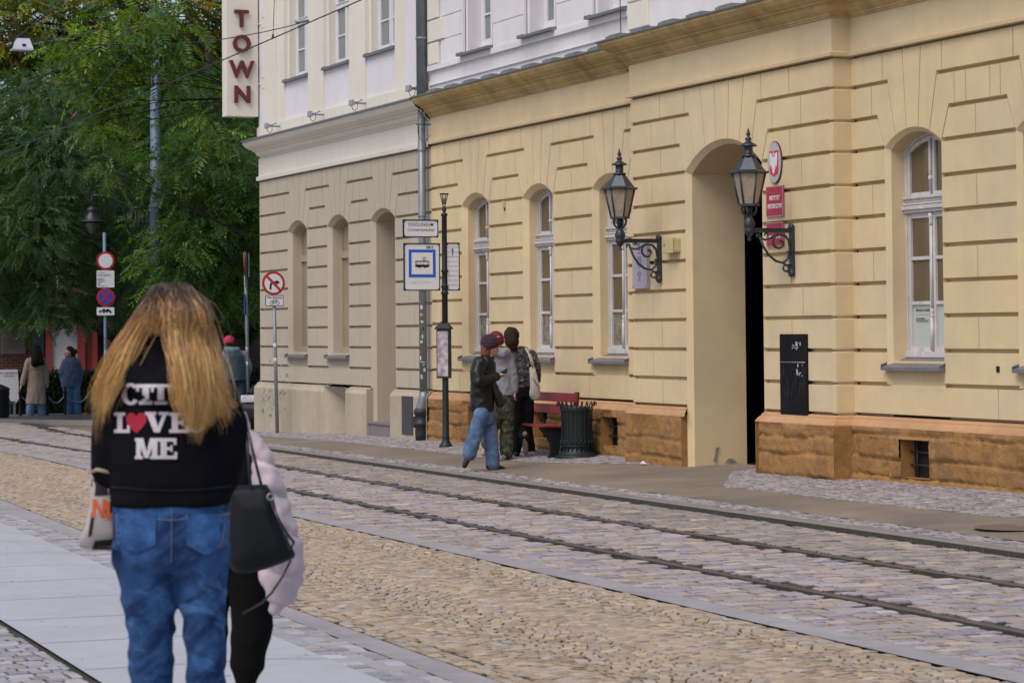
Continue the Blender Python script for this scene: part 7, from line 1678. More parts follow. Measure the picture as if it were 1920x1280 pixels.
fe.garment('jeans', [[(127, 728, 9.5), (128, 750, 8.5), (129, 775, 7.5)], [(141, 728, 9.5), (143, 750, 8.5), (145, 773, 7.5)]], mat('bright_denim', (0.07, 0.15, 0.32), 0.85, 0.2, 8), vox=0.014, disp=folds(0.010, 7, 6, 9))
shoe('sneaker', fe.q((130, 777)), fe.q((121, 781, 0.0)), M_shoew, fe.o); shoe('sneaker', fe.q((145, 775)), fe.q((143, 782, -0.08)), M_shoew, fe.o)
fe.garment('hair', [[(131, 656, 7.8, 0), (136, 662, 7, 0)], [(139, 658, 4, 0), (142, 659, 4.2, 0)]], M_hairb, vox=0.011, smooth=2)
# ---- man with pink cap
ff = Fig(onG(441, 798), 'man with bright pink cap, grey-blue hooded jacket with dark back and jeans, seen from behind', (-0.1, 1.0))
ff.body((429, 641), 8.3, (433, 655), ((418, 664), (459, 664)), (((413, 692), (420, 712, .15)), ((469, 690), (462, 712, .12))), ((433, 720), (450, 720)), (((436, 752), (438, 790), (438, 796, .12)), ((452, 752), (455, 788), (456, 795, .12))), vox=0.013)
ff.garment('jacket', [[(420, 666, 8.5), (416, 688, 8.5), (420, 708, 7, .1)], [(457, 666, 9), (465, 688, 8.5), (462, 708, 7, .08)], [(425, 655, 6, -.08), (435, 658, 8, -.12), (445, 656, 6, -.08)]], mat('pale_teal_jacket', (0.13, 0.20, 0.25), 0.8, 0.06, 8), [[(436, 652, 9, 8), (438, 661, 21, 13), (441, 690, 20, 14), (443, 705, 21, 14), (443, 713, 21, 14)]], vox=0.013, disp=folds(0.008, 7, 8, 2))
ff.garment('vest', [], mat('dark_slate_vest', (0.05, 0.075, 0.10), 0.8, 0.06, 8), [[(438, 660, 13, 12, -0.06), (440, 668, 17, 14, -0.06), (442, 690, 17.5, 14, -0.06), (443, 713, 18, 14, -0.06)]], vox=0.013, disp=folds(0.006, 8, 9, 6))
ff.garment('jeans', [[(434, 716, 11), (436, 750, 10), (438, 788, 9)], [(451, 716, 11), (453, 750, 10), (455, 786, 9)]], mat('dark_denim', (0.028, 0.05, 0.11), 0.85, 0.15, 10), vox=0.013, disp=folds(0.008, 8, 8, 3))
shoe('shoe', ff.q((438, 792)), ff.q((438, 797, .16)), M_shoe, ff.o); shoe('shoe', ff.q((455, 790)), ff.q((456, 796, .16)), M_shoe, ff.o)
beanie(ff, (429, 637), 9.2, 8.3, mat('pink_cap_cloth', (0.55, 0.035, 0.10), 0.8, 0.04, 5), -0.1, 'cap')
v = ff.q((429, 637)); mb = MB(); mb.lathe([(0.0, 0), (0.08, 0.0), (0.075, 0.012), (0, 0.016)], (v.x-0.01, v.y+0.09, v.z-0.03), 16); mb.build('cap_peak', mat('pink_cap_cloth', (0.55, 0.035, 0.10)), ff.o)
ff.garment('hair', [[(429, 645, 7.5, -0.02), (430, 650, 6, -.02)]], M_hairb, vox=0.011, smooth=2)
# ================================================================== THE WOMAN IN FRONT
def depth_pt(px, py, d):
    r = ray(px, py); return Vector((r.x*d, r.y*d, CZ+r.z*d))
P0 = depth_pt(321, 900, 8.6); P0.z = gz(P0.x, P0.y)+0.0
K = 1/px_per_m(P0)
VD = Vector((P0.x, P0.y, 0)).normalized()              # away from the camera
class Near(Fig):
    def q(s, p):
        r = ray(p[0], p[1]); t = s.d+(p[2] if len(p) > 2 else 0); return Vector((r.x*t, r.y*t, CZ+r.z*t))-s.P
    def __init__(s, foot, d, label): s.P = foot; s.d = d; s.k = d/FPX; s.f = VD.copy(); s.label = label
fw = Near(P0, 8.6, 'person with very long golden-brown hair, black printed hoodie and blue jeans seen from behind')
def gar(fig, name, chains, m, lofts=(), vox=0.012, disp=None, smooth=4):
    mb = MB(); A = -atan2(VD.x, VD.y)
    for ch in chains: chain(mb, [fig.q(p[:2]+((p[3],) if len(p) > 3 else ())) for p in ch], [p[2]*fig.k for p in ch])
    for lf in lofts:
        secs = []
        for p in lf: v = fig.q((p[0], p[1], p[4] if len(p) > 4 else 0)); secs.append((v.x, v.y, v.z, p[2]*fig.k, p[3], A))
        loft(mb, secs, 36)
    return remesh(name, mb, vox, m, fig.o, smooth, disp)
GY = 1560
fw.body((325, 606), 46, (322, 675), ((235, 745), (405, 745)), (((206, 880, 0.03), (228, 925, 0.26)), ((420, 885, 0.03), (400, 925, 0.26))), ((275, 1010), (370, 1010)),
        (((286, 1290, 0.04), (284, 1515, -0.02), (282, 1545, 0.14)), ((386, 1290, 0.02), (388, 1520, 0.05), (390, 1548, 0.2))), vox=0.010)
def jf(c):
    z = c.z; base = folds(0.004, 7, 9, 3)(c)
    lat = c.x*cos(YAW)-c.y*sin(YAW); q1 = mnoise.noise(Vector((lat*4+z*4, c.y*3, z*9-lat*8))); q2 = mnoise.noise(Vector((lat*4-z*4+9, c.y*3, z*10+lat*9)))
    k = 0.007*max(0, 1-abs(q1)*3.0)+0.006*max(0, 1-abs(q2)*3.0)
    lowf = min(1, max(0.35, (0.98-z)/0.18)); return base*0.4+k*lowf-0.004
def denim_main():
    m = mat('washed_blue_denim', (0.026, 0.070, 0.180), 0.9, 0.22, 26, 0.002, 130, var2=0.30, scale2=6, detail=9, spec=0.2); n = m.node_tree; L = n.links
    bsdf = n.nodes['Principled BSDF']; src = bsdf.inputs['Base Color'].links[0].from_socket; tc = n.nodes.new('ShaderNodeTexCoord')
    cur = src
    for rot, off, colr, lo, hi, amt in (((0.35, 0.55, 0), (0, 0, 0), (0.008, 0.022, 0.075, 1), 0.47, 0.62, 0.9), ((0.3, -0.5, 0), (3, 1, 2), (0.085, 0.21, 0.43, 1), 0.54, 0.72, 0.8)):
        m0 = n.nodes.new('ShaderNodeMapping'); m0.inputs['Rotation'].default_value = rot; m0.inputs['Location'].default_value = off; L.new(tc.outputs['Object'], m0.inputs[0])
        mp = n.nodes.new('ShaderNodeMapping'); mp.inputs['Scale'].default_value = (5, 5, 17); L.new(m0.outputs[0], mp.inputs[0])
        t = n.nodes.new('ShaderNodeTexNoise'); t.inputs['Scale'].default_value = 1.0; t.inputs['Detail'].default_value = 5; t.inputs['Roughness'].default_value = 0.6; L.new(mp.outputs[0], t.inputs['Vector'])
        r = n.nodes.new('ShaderNodeMapRange'); r.inputs['From Min'].default_value = lo; r.inputs['From Max'].default_value = hi; r.inputs['To Max'].default_value = amt; L.new(t.outputs[0], r.inputs['Value'])
        mx = n.nodes.new('ShaderNodeMix'); mx.data_type = 'RGBA'; L.new(r.outputs[0], mx.inputs['Factor']); L.new(cur, mx.inputs['A']); mx.inputs['B'].default_value = colr; cur = mx.outputs['Result']
    L.new(cur, bsdf.inputs['Base Color']); return m
jeans = gar(fw, 'jeans', [[(270, 1035, 66), (276, 1090, 54), (281, 1150, 48.5), (284, 1210, 43, .0), (286, 1290, 41, 0.03), (285, 1400, 43, 0.01), (284, 1525, 47, -0.02)],
                         [(374, 1035, 62), (378, 1090, 50), (381, 1150, 42), (384, 1210, 38), (387, 1290, 39, 0.02), (388, 1400, 42, 0.03), (389, 1525, 46, 0.05)],
                         [(262, 1005, 50, -0.045), (270, 1035, 52, -0.04)], [(380, 1005, 50, -0.045), (374, 1035, 50, -0.04)]], denim_main(),
            [[(321, 925, 108, 0.125), (321, 960, 111, 0.14), (321, 1010, 111, 0.145), (320, 1050, 105, 0.135), (320, 1072, 98, 0.10)]], vox=0.0085, disp=jf, smooth=6)
hood_m = mat('black_hoodie_cotton', (0.006, 0.006, 0.0085), 1.0, 0.15, 40, 0.0012, 140, spec=0.08)
hoodie = gar(fw, 'hoodie', [[(240, 745, 40), (219, 790, 46), (209, 840, 42), (208, 885, 36, .03), (222, 915, 28, 0.2), (230, 925, 24, 0.28)],
                            [(400, 745, 42), (418, 795, 46), (420, 850, 42), (417, 890, 36, .03), (405, 915, 28, .2), (398, 925, 24, .28)],
                            [(254, 662, 20, -0.07), (258, 705, 28, -0.12), (292, 730, 28, -0.165), (330, 708, 28, -0.13), (336, 662, 20, -0.08)], [(262, 652, 16, -0.06), (296, 646, 17, -0.085), (330, 652, 16, -0.06)], [(296, 655, 34, -0.03), (296, 690, 40, -0.07), (296, 715, 36, -0.09)], [(268, 720, 40, -.02), (375, 720, 40, -.02)]], hood_m,
             [[(318, 690, 52, 0.09), (319, 715, 85, 0.12), (320, 745, 108, 0.145), (320, 800, 114, 0.16), (320, 860, 116, 0.16), (321, 905, 116, 0.155), (321, 915, 111, 0.145), (321, 948, 112, 0.145)]], vox=0.0095, disp=folds(0.007, 5, 7, 6), smooth=5)
shoe('shoe', fw.q((284, 1530, -.02)), fw.q((283, 1548, 0.2)), M_shoew, fw.o); shoe('shoe', fw.q((389, 1532, .05)), fw.q((390, 1550, 0.26)), M_shoew, fw.o)
dg = bpy.context.evaluated_depsgraph_get(); dg.update()
def bvh_of(o): return BVHTree.FromPolygons([v.co for v in o.data.vertices], [tuple(p.vertices) for p in o.data.polygons])
bv_h, bv_j = bvh_of(hoodie), bvh_of(jeans)
EYE = Vector((0, 0, CZ))-fw.P
def drop(bv, px, py, lift=0.002):
    d = ray(px, py).normalized(); h = bv.ray_cast(EYE, d)
    if h[0] is None: return fw.q((px, py, -0.14))
    return h[0]-d*lift
# lettering of the hoodie: slab serif capitals drawn as strokes, laid on the cloth
def shape(rects=(), polys=()): return list(polys)+[[(a, b), (c, b), (c, d), (a, d)] for a, b, c, d in rects]
def ringp(cx, cy, rx, ry, tx, ty, a0, a1, n=14):
    out = []
    for i in range(n):
        t0 = radians(a0+(a1-a0)*i/n); t1 = radians(a0+(a1-a0)*(i+1)/n)
        out.append([(cx+rx*cos(t0), cy+ry*sin(t0)), (cx+rx*cos(t1), cy+ry*sin(t1)), (cx+(rx-tx)*cos(t1), cy+(ry-ty)*sin(t1)), (cx+(rx-tx)*cos(t0), cy+(ry-ty)*sin(t0))])
    return out
GL = {'C': shape([(0.80, 0.62, 0.97, 0.95)], ringp(0.5, 0.5, 0.5, 0.5, 0.27, 0.14, 42, 322)),
      'I': shape([(0.26, 0.02, 0.74, 0.98), (0.02, 0, 0.98, 0.17), (0.02, 0.83, 0.98, 1)]),
      'T': shape([(0.34, 0.02, 0.66, 0.98), (0.18, 0, 0.82, 0.15), (0.0, 0.84, 1.0, 1), (0, 0.62, 0.14, 0.9), (0.86, 0.62, 1, 0.9)]),
      'Y': shape([(0.36, 0.02, 0.64, 0.5), (0.2, 0, 0.8, 0.15), (0, 0.86, 0.45, 1), (0.6, 0.86, 1, 1)], [[(0.06, 0.9), (0.36, 0.4), (0.64, 0.4), (0.36, 0.9)], [(0.94, 0.9), (0.64, 0.4), (0.45, 0.4), (0.78, 0.9)]]),
      'L': shape([(0.2, 0.02, 0.52, 0.98), (0, 0, 1, 0.16), (0, 0.85, 0.72, 1), (0.84, 0, 1, 0.38)]),
      'V': shape([(0, 0.86, 0.48, 1), (0.58, 0.86, 1, 1)], [[(0.07, 0.9), (0.38, 0.0), (0.62, 0.0), (0.38, 0.9)], [(0.92, 0.9), (0.62, 0.0), (0.46, 0.0), (0.76, 0.9)]]),
      'E': shape([(0.14, 0.02, 0.46, 0.98), (0, 0, 1, 0.16), (0, 0.84, 0.96, 1), (0.3, 0.43, 0.72, 0.57), (0.85, 0, 1, 0.34), (0.82, 0.68, 0.96, 1), (0.66, 0.34, 0.76, 0.66)]),
      'S': shape([(0.0, 0.02, 0.13, 0.36), (0.82, 0.64, 0.95, 0.98)], ringp(0.5, 0.72, 0.44, 0.28, 0.24, 0.12, 20, 250)+ringp(0.5, 0.28, 0.47, 0.28, 0.26, 0.12, -160, 80)),
      'M': shape([(0.06, 0, 0.25, 1), (0.74, 0, 0.98, 1), (0, 0, 0.34, 0.14), (0.66, 0, 1.04, 0.14), (0, 0.86, 0.28, 1), (0.72, 0.86, 1.04, 1)], [[(0.1, 1), (0.42, 0.05), (0.58, 0.05), (0.36, 1)], [(0.9, 1), (0.58, 0.05), (0.45, 0.05), (0.66, 1)]])}
HEART = [(0.5, 0.0), (0.78, 0.26), (0.97, 0.52), (1.0, 0.74), (0.92, 0.92), (0.76, 1.0), (0.6, 0.95), (0.5, 0.80), (0.4, 0.95), (0.24, 1.0), (0.08, 0.92), (0.0, 0.74), (0.03, 0.52), (0.22, 0.26)]
def lay(name, polys, x0, y0, w, h, m, lean=0.0, lift=0.003, bv=None, par=None):
    bm = bmesh.new()
    for P_ in polys:
        A_ = sum(P_[i][0]*P_[(i+1) % len(P_)][1]-P_[(i+1) % len(P_)][0]*P_[i][1] for i in range(len(P_)))
        if A_ < 0: P_ = P_[::-1]
        bm.faces.new([bm.verts.new((a, b, 0)) for a, b in P_])
    bmesh.ops.triangulate(bm, faces=bm.faces[:]); bmesh.ops.subdivide_edges(bm, edges=bm.edges[:], cuts=3, use_grid_fill=True)
    mb = MB(); bm.verts.index_update(); vs = []
    for v in bm.verts: vs.append(drop(bv or bv_h, x0+v.co.x*w+lean*v.co.y, y0-v.co.y*h, lift))
    mb.add(vs, [[v.index for v in f.verts] for f in bm.faces], True); bm.free(); return mb.build(name, m, par or hoodie)
M_flock = mat('off_white_flock_print', (0.56, 0.50, 0.53), 0.9, 0.10, 60); M_heart = mat('red_heart_print', (0.33, 0.012, 0.035), 0.9, 0.08, 40)
for ch, x0, y0, w, h in (('C', 228, 759, 34, 41), ('I', 260, 758, 26, 38), ('T', 283, 758, 37, 38), ('Y', 319, 758, 40, 38), ('L', 214, 811, 29, 38), ('V', 272, 810, 44, 38), ('E', 317, 811, 36, 38), ('S', 352, 811, 31, 39), ('M', 253, 860, 43, 39), ('E', 296, 860, 36, 39)):
    lay('letter', GL[ch], x0, y0, w, h, M_flock)
lay('heart', [HEART], 236, 812, 39, 39, M_heart, lift=0.0035)
# ribbed waistband line, pockets and stitching of the jeans
def stitch(pts, m, r=0.0012, bv=None, par=None, name='stitching', lift=0.003, n=8):
    out = []
    for i in range(len(pts)-1):
        for t in range(n): out.append(drop(bv or bv_j, pts[i][0]+(pts[i+1][0]-pts[i][0])*t/n, pts[i][1]+(pts[i+1][1]-pts[i][1])*t/n, lift))
    out.append(drop(bv or bv_j, *pts[-1], lift)); mb = MB(); mb.tube(out, r, 4); return mb.build(name, m, par or jeans)
M_thr = mat('stitch_thread', (0.16, 0.17, 0.22), 0.8, 0.3, 60); M_pk = mat('pocket_denim', (0.036, 0.10, 0.255), 0.9, 0.25, 18, 0.0016, 110, var2=0.3, scale2=9, col2=(0.022, 0.06, 0.17), mix=6, spec=0.2)
lay('pocket', [[(0.02, 1), (0, 0.25), (0.45, 0), (0.9, 0.22), (1, 1)]], 349, 1041, 80, 79, M_pk, lift=0.006, bv=bv_j, par=jeans)
lay('pocket', [[(0.06, 1), (0, 0.22), (0.5, 0), (0.96, 0.2), (1, 1)]], 215, 1037, 78, 76, M_pk, lift=0.006, bv=bv_j, par=jeans)
for pts in ([(322, 948), (322, 1000), (321, 1055)], [(350, 963), (352, 1020), (385, 1040), (421, 1022), (428, 960)], [(354, 966), (356, 1017), (385, 1035), (417, 1019), (424, 964)], [(350, 970), (428, 964)],
            [(219, 962), (216, 1018), (254, 1036), (291, 1021), (292, 962)], [(222, 966), (220, 1015), (254, 1031), (287, 1018)], [(219, 969), (292, 967)], [(213, 965), (321, 975), (431, 962)]): stitch(pts, M_thr)
stitch([(209, 912), (265, 917), (321, 919), (380, 917), (433, 910)], mat('rib_seam', (0.004, 0.004, 0.005), 1), 0.0035, bv_h, hoodie, 'rib_seam', 0.0)

# ---- hair: clumps of strands, dark at the roots and golden at the ends
def hair_mat():
    m = bpy.data.materials.new('long_golden_hair'); m.use_nodes = True; n = m.node_tree; b = n.nodes['Principled BSDF']; a = n.nodes.new('ShaderNodeAttribute'); a.attribute_name = 'Col'
    n.links.new(a.outputs['Color'], b.inputs['Base Color']); b.inputs['Roughness'].default_value = 0.36; b.inputs['Specular IOR Level'].default_value = 0.5; b.inputs['Sheen Weight'].default_value = 0.1; return m
M_hair = hair_mat()
rh = np.random.RandomState(21)
def cr(P, n):
    P = [P[0]*2-P[1]]+P+[P[-1]*2-P[-2]]; out = []
    for i in range(1, len(P)-2):
        for t in np.linspace(0, 1, n, endpoint=(i == len(P)-3)):
            a, b, c, d = P[i-1], P[i], P[i+1], P[i+2]; out.append(0.5*((2*b)+(-a+c)*t+(2*a-5*b+4*c-d)*t*t+(-a+3*b-3*c+d)*t**3))
    return np.array(out)
guides = []
def G_(pts): return [np.array(fw.q(p)) for p in pts]
def lerp(a, b, t): return a+(b-a)*t
def guide(side, s):
    """s 0..1 across the fan"""
    j = lambda a: rh.normal(0, a)
    if side < 0:      # left fan, swept outwards
        L_ = 0.75+0.35*rh.rand()
        ex = lerp(203, 175, s)+j(3); ey = lerp(805, 742, s)+j(24)+(25 if rh.rand() < .3 else 0)
        if s > 0.55 and rh.rand() < 0.3: ey += 45
        return [(lerp(330, 300, s)+j(7), 541+j(3), -0.02+j(.02)), (lerp(300, 270, s)+j(3), lerp(572, 580, s), -0.10+0.05*s), (lerp(257, 243, s)+j(2), lerp(640, 630, s), -0.12+0.06*s), (lerp(234, 205, s)+j(2.5), 690+j(5), -0.15+0.10*s), (lerp(211, 184, s)+j(3), 738+j(6), -0.16+0.10*s), (ex, ey, -0.19+0.13*s)]
    if side > 0:      # right mass, hanging straight with a curl at the ends
        ey = lerp(834, 792, abs(s-0.4)*1.6)+j(12); ex = lerp(348, 384, s/0.8)+j(4) if s < 0.8 else lerp(418, 442, (s-.8)/.2)+j(4)
        if rh.rand() < 0.35: ey -= 50
        return [(lerp(312, 350, s)+j(8), 541+j(3)+8*s, -0.02+j(.02)), (lerp(318, 374, s)+j(4), 575+10*s, -0.115+0.06*s), (lerp(330, 392, s)+j(3), 640, -0.15+0.09*s), (lerp(340, 407, s)+j(4), 700+j(6), -0.20+0.12*s), (lerp(342, 426, s)+j(5), 762+j(6), -0.215+0.13*s), (ex, ey, -0.205+0.14*s)]
    # crown: short way round, covers the back of the head
    return [(lerp(300, 345, s)+j(8), 538+j(2), 0.0), (lerp(282, 372, s)+j(4), 562, -0.09+0.03*abs(s-.5)), (lerp(275, 384, s)+j(4), 590, -0.125+.05*abs(s-.5)), (lerp(270, 386, s)+j(4), 618, -0.135+.05*abs(s-.5)), (lerp(264, 392, s)+j(4), (648 if s > .5 else 618)+j(6), -0.14+.05*abs(s-.5))]
for k_ in range(48): guides.append((guide(-1, rh.rand()**0.8), 26))
for k_ in range(135): guides.append((guide(1, rh.rand()), 26))
for k_ in range(60): guides.append((guide(0, rh.rand()), 22))
Vh, Fh, Ch = [], [], []; base = 0
root_c = np.array((0.070, 0.037, 0.020)); mid_c = np.array((0.27, 0.13, 0.045)); tip_c = np.array((0.72, 0.39, 0.13))
for pts, ns in guides:
    gcol = max(0.45, 1+rh.normal(0, 0.22)); gp = cr(G_(pts), 5); n = len(gp); tt = np.linspace(0, 1, n)
    ph = rh.rand()*6.3; wv = 0.006+0.008*rh.rand(); golden = rh.normal(0, 0.10)
    sidev = np.array((cos(YAW), -sin(YAW), 0.0))
    gp = gp+sidev[None]*(np.sin(tt*8+ph)*wv*tt**2.2)[:, None]
    if len(pts) == 6 and pts[-1][0] > 320:            # curl
        gp[-5:] += sidev[None]*(np.sin(np.linspace(0, 2.2*pi, 5)+ph)*np.linspace(0.2, 1, 5)*0.020)[:, None]*rh.uniform(0.2, 1)
    for s_ in range(ns):
        off = rh.normal(0, 1, 3)*np.array((0.0080, 0.006, 0.005)); spread = 0.5+0.75*np.sin(np.clip(tt*1.1, 0, 1)*pi*0.8)-0.45*np.clip((tt-0.75)*4, 0, 1)
        st = gp+off[None]*spread[:, None]*1.5+sidev[None]*(np.sin(tt*12+rh.rand()*6)*0.0018*tt**2)[:, None]
        if rh.rand() < 0.10: st = st+rh.normal(0, 1, 3)[None]*np.array((0.02, 0.012, 0.01))[None]*(tt**2)[:, None]
        cut = int(n*rh.uniform(0.72, 1.0)); st = st[:cut]; m_n = len(st)
        r_ = 0.00145*np.clip(1.1-np.linspace(0, 1, m_n)**3, 0.1, 1)
        d = np.gradient(st, axis=0); d /= np.linalg.norm(d, axis=1)[:, None]+1e-9
        a1 = np.cross(d, np.array((0.2, 1, 0.1))); a1 /= np.linalg.norm(a1, axis=1)[:, None]+1e-9; a2 = np.cross(d, a1)
        ring = [st+a1*r_[:, None], st-a1*r_[:, None]*0.5+a2*r_[:, None]*0.87, st-a1*r_[:, None]*0.5-a2*r_[:, None]*0.87]
        V_ = np.stack(ring, 1).reshape(-1, 3); Vh.append(V_)
        idx = np.arange(m_n-1)[:, None]*3; f = np.concatenate([np.stack([idx[:, 0]+k, idx[:, 0]+(k+1) % 3, idx[:, 0]+3+(k+1) % 3, idx[:, 0]+3+k], 1) for k in range(3)]); Fh.append(f+base); base += len(V_)
        L_ = tt[:m_n] if len(pts) == 6 else tt[:m_n]*0.55
        w1 = np.clip((L_-0.12-golden*0.5)/0.16, 0, 1)[:, None]; w2 = np.clip((L_-0.22-golden)/0.28, 0, 1)[:, None]
        c_ = root_c*(1-w1)+mid_c*w1; c_ = c_*(1-w2)+tip_c*w2; c_ = c_*gcol*(1+rh.normal(0, 0.16)); Ch.append(np.repeat(np.clip(c_, 0.01, 0.8), 3, axis=0))
hair = np_mesh('hair', np.concatenate(Vh), np.concatenate(Fh), M_hair, fw.o, np.concatenate(Ch), True)
gar(fw, 'hair_cap', [[(325, 590, 50, -0.012), (325, 620, 49, -0.02), (322, 655, 40, -0.03)]], mat('hair_underlayer', (0.06, 0.03, 0.016), 0.6, 0.3, 30), vox=0.012, smooth=2)

# ---- checked tote with orange letters on her left arm
tm = MB(); A_ = -atan2(VD.x, VD.y)
def fl(fig, mb, outline_front, th, d0):
    """flat bag from a pixel outline, bulging"""
    c = Vector((sum(p[0] for p in outline_front), sum(p[1] for p in outline_front)))/len(outline_front); n = len(outline_front)
    rings = []
    for sc, dd in ((0.0, -th), (0.55, -th*0.92), (0.9, -th*0.6), (1.0, 0), (0.9, th*0.6), (0.0, th*0.8)):
        rings.append([fig.q((c.x+(p[0]-c.x)*sc, c.y+(p[1]-c.y)*sc, d0+dd)) for p in outline_front])
    vs = [v for r in rings for v in r]; mb.add(vs, [(i*n+k, i*n+(k+1) % n, (i+1)*n+(k+1) % n, (i+1)*n+k) for i in range(len(rings)-1) for k in range(n)], True)
def checker_mat():
    m = bpy.data.materials.new('checked_canvas'); m.use_nodes = True; n = m.node_tree; L = n.links; tc = n.nodes.new('ShaderNodeTexCoord'); mp = n.nodes.new('ShaderNodeMapping'); mp.inputs['Location'].default_value = (0.03, 0.013, 0.013); mp.inputs['Rotation'].default_value = (0, 0.18, 0.3)
    L.new(tc.outputs['Object'], mp.inputs[0]); c = n.nodes.new('ShaderNodeTexChecker'); c.inputs['Scale'].default_value = 10.5; c.inputs['Color1'].default_value = (0.008, 0.007, 0.007, 1); c.inputs['Color2'].default_value = (0.42, 0.37, 0.36, 1); L.new(mp.outputs[0], c.inputs['Vector'])
    b = n.nodes['Principled BSDF']; b.inputs['Roughness'].default_value = 0.85; L.new(c.outputs['Color'], b.inputs['Base Color']); return m
to = [(171, 882), (182, 878), (206, 884), (218, 884), (222, 950), (226, 1028), (205, 1031), (175, 1030), (150, 1026), (148, 1010), (160, 985), (168, 940), (168, 905)]
fl(fw, tm, to, 0.045, 0.03); tbag = tm.build('tote_bag', mat('cream_checked_canvas', (0.40, 0.35, 0.34), 0.9, 0.08, 20)); tbag.location = fw.P; tag(tbag, 'black and cream checked tote bag with orange letters beside the long-haired person', 'tote bag')
bv_t = BVHTree.FromPolygons([Vector(v) for v in tm.v], [tuple(f) for f in tm.f])
GN = {'N': shape([(0, 0, 0.24, 1), (0.76, 0, 1, 1)], [[(0.05, 1), (0.3, 1), (0.95, 0), (0.7, 0)]]), 'U': shape([(0, 0.1, 0.3, 1), (0, 0, 0.9, 0.25), (0.62, 0.1, 0.9, 1)])}
M_ck = mat('black_check', (0.010, 0.008, 0.008), 0.9)
for x0_, y0_, pl_ in ((168, 930, [(0.1, 0), (40, 2), (48, 46), (5, 44)]), (196, 962, [(0, 0), (24, 2), (26, 20), (8, 22)]), (163, 1008, [(2, 0), (9, 6), (14, 42), (8, 48)]), (172, 1031, [(0, 0), (52, 0), (50, 22), (6, 18)])):
    lay('black_check', [pl_], x0_, y0_, 1, 1, M_ck, 0, 0.002, bv_t, tbag)
M_or = mat('orange_red_print', (0.60, 0.10, 0.025), 0.8, 0.05, 20)
lay('letter', GN['N'], 172, 970, 25, 35, M_or, 1, 0.003, bv_t, tbag); lay('letter', GN['U'], 199, 973, 22, 33, M_or, 1, 0.003, bv_t, tbag)
mb = MB(); mb.tube([fw.q((172, 884, 0.0)), fw.q((183, 880, -0.045)), fw.q((205, 885, -0.05))], 0.007, 6); mb.build('rim', mat('cream_webbing', (0.35, 0.27, 0.19), 0.9), tbag)

# ================================================================== SECOND PERSON, MOSTLY HIDDEN
P1 = depth_pt(430, 900, 10.2); P1.z = gz(P1.x, P1.y)
fs = Near(P1, 10.2, 'person in black joggers and black top, almost wholly hidden behind the long-haired person')
fs.body((362, 700), 38, (372, 755), ((340, 775), (432, 775)), (((345, 850, .1), (360, 890, .3)), ((452, 855, .05), (470, 905, -0.05))), ((405, 985), (455, 985)),
        (((395, 1160, .1), (392, 1350, .25), (392, 1370, .4)), ((470, 1150, 0), (462, 1330, 0.0), (462, 1352, 0.16))), vox=0.012)
gar(fs, 'black_top', [[(342, 780, 34), (345, 850, 26, .1), (360, 888, 22, .3)], [(425, 782, 30), (446, 850, 26, .0), (456, 905, 24, -.10)]], hood_m, [[(380, 750, 30, .07), (385, 775, 62, .12), (395, 850, 60, .12), (415, 930, 62, .12), (425, 980, 64, .13)]], vox=0.013)
gar(fs, 'joggers', [[(455, 990, 48), (466, 1070, 40), (472, 1140, 40), (472, 1190, 39), (464, 1240, 33), (460, 1268, 24)], [(405, 990, 46), (398, 1080, 38, .05), (394, 1160, 36, .1), (392, 1290, 28, .2)]], mat('black_joggers', (0.006, 0.006, 0.006), 1.0, 0.1, 20, spec=0.1), [[(430, 960, 66, .13), (430, 1010, 68, .14)]], vox=0.011, disp=folds(0.007, 7, 8, 2))
gar(fs, 'sock', [[(460, 1270, 20), (461, 1325, 18)], [(392, 1290, 18, .2), (392, 1345, 17, .25)]], M_shoe, vox=0.012)
shoe('shoe', fs.q((461, 1335)), fs.q((461, 1352, .2)), M_shoe, fs.o); shoe('shoe', fs.q((392, 1352, .25)), fs.q((392, 1370, .45)), M_shoe, fs.o)
gar(fs, 'hair', [[(362, 690, 40, 0), (362, 712, 38, -.03)]], M_hairb, vox=0.013)
# black bucket bag
fg_ = Near(P1, 9.75, ''); mb = MB()
fl(fg_, mb, [(429, 912), (450, 908), (500, 906), (512, 925), (520, 962), (535, 1000), (555, 1038), (553, 1046), (530, 1056), (500, 1067), (466, 1076), (440, 1074), (428, 1060), (425, 1000)], 0.075, 0.0)
mk = remesh('bucket_bag', mb, 0.010, mat('black_bag_leather', (0.005, 0.006, 0.008), 0.6, 0.12, 14, 0.0008, 120, spec=0.25), None, 3); mk.location = P1; tag(mk, 'black leather bucket bag hanging in front of the pink puffer jacket', 'handbag')
mb = MB(); mb.tube([fg_.q((470, 912, -.05)), fg_.q((466, 860, -.03)), fg_.q((462, 810, 0.0)), fg_.q((456, 780, .1))], 0.006, 6); mb.tube([fg_.q((490, 910, -.05)), fg_.q((478, 862, -.03)), fg_.q((466, 812, 0.0)), fg_.q((458, 782, .1))], 0.006, 6); mb.build('strap', M_shoe, mk)
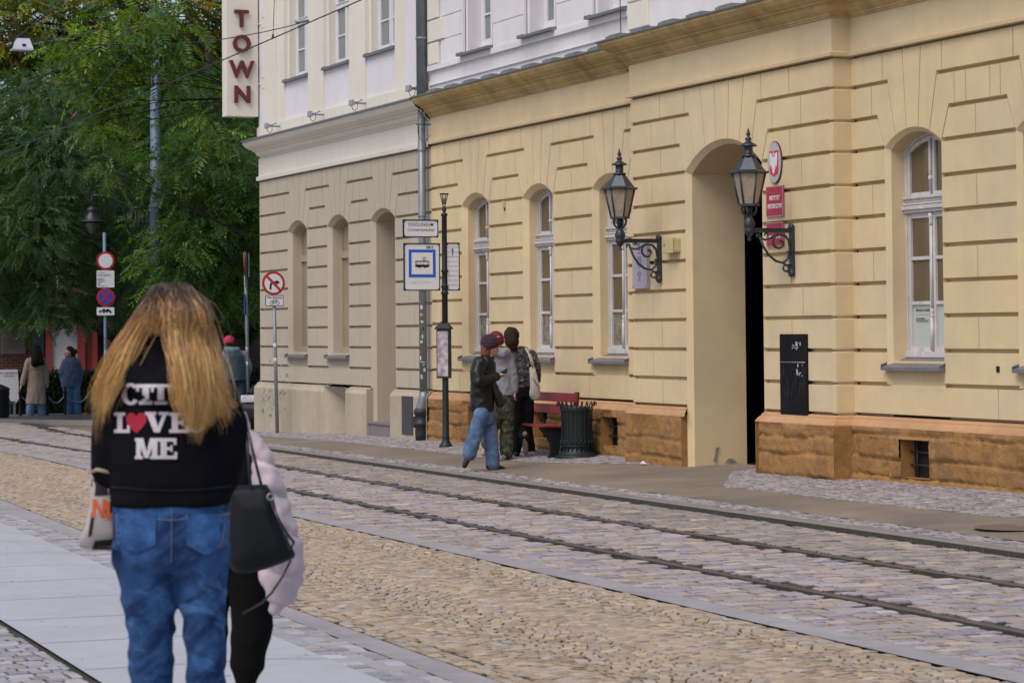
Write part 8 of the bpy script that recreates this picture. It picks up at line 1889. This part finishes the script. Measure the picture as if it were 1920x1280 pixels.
mb = MB(); mb.tube([fg_.q((506, 932, -.06)), fg_.q((520, 970, -.08)), fg_.q((538, 1000, -.09)), fg_.q((551, 1016, -.09)), fg_.q((545, 1030, -.09)), fg_.q((528, 985, -.09)), fg_.q((512, 950, -.08))], 0.006, 6)
mb.tube([fg_.q((545, 1050, -.02)), fg_.q((530, 1080, -.06)), fg_.q((510, 1110, -.07)), fg_.q((490, 1130, -.05)), fg_.q((455, 1150, -.04))], 0.0045, 6); mb.build('cord', M_shoe, mk)
mb = MB(); c_ = fg_.q((507, 931, -.085)); mb.tube([c_+Vector((0.012*cos(t*pi/6), 0, 0.012*sin(t*pi/6))) for t in range(13)], 0.004, 6); mb.build('eyelet', M_galv, mk)
stitch([(468, 915), (470, 970), (480, 1030), (490, 1066)], mat('bag_seam', (0.035, 0.035, 0.04), 0.5), 0.0016, None, mk) if False else None
# pink puffer jacket hanging over the arm
fj = Near(P1, 10.0, ''); mb = MB()
pth = [(455, 780, 8, .0), (466, 805, 11, .0), (481, 838, 16, 0), (495, 875, 25, 0), (508, 925, 32, 0), (520, 975, 33, 0), (533, 1030, 37, 0), (535, 1075, 38, 0), (525, 1115, 29, 0), (515, 1140, 13, 0)]
chain(mb, [fj.q((p[0], p[1], p[3])) for p in pth], [p[2]*fj.k for p in pth]); chain(mb, [fj.q((486, 900, .03)), fj.q((494, 960, .04)), fj.q((504, 1030, .05)), fj.q((512, 1090, .04))], [0.04, 0.05, 0.055, 0.05])
def puff(c):
    z = c.z+0.18*c.x; q_ = abs(sin(z*pi/0.135+0.8*mnoise.noise(c*4))); cr_ = mnoise.noise(Vector((c.x*14, c.y*14, c.z*14)))
    return -0.016*(1-q_)**3+0.010*cr_+0.006*mnoise.noise(Vector((c.x*30, c.y*30, c.z*22)))
pj = remesh('puffer_jacket', mb, 0.009, mat('pale_pink_nylon', (0.52, 0.41, 0.44), 0.5, 0.04, 10, 0.001, 60, sheen=0.2), None, 4, puff); pj.location = P1
tag(pj, 'pale pink puffer jacket draped over an arm beside the long-haired person', 'jacket')
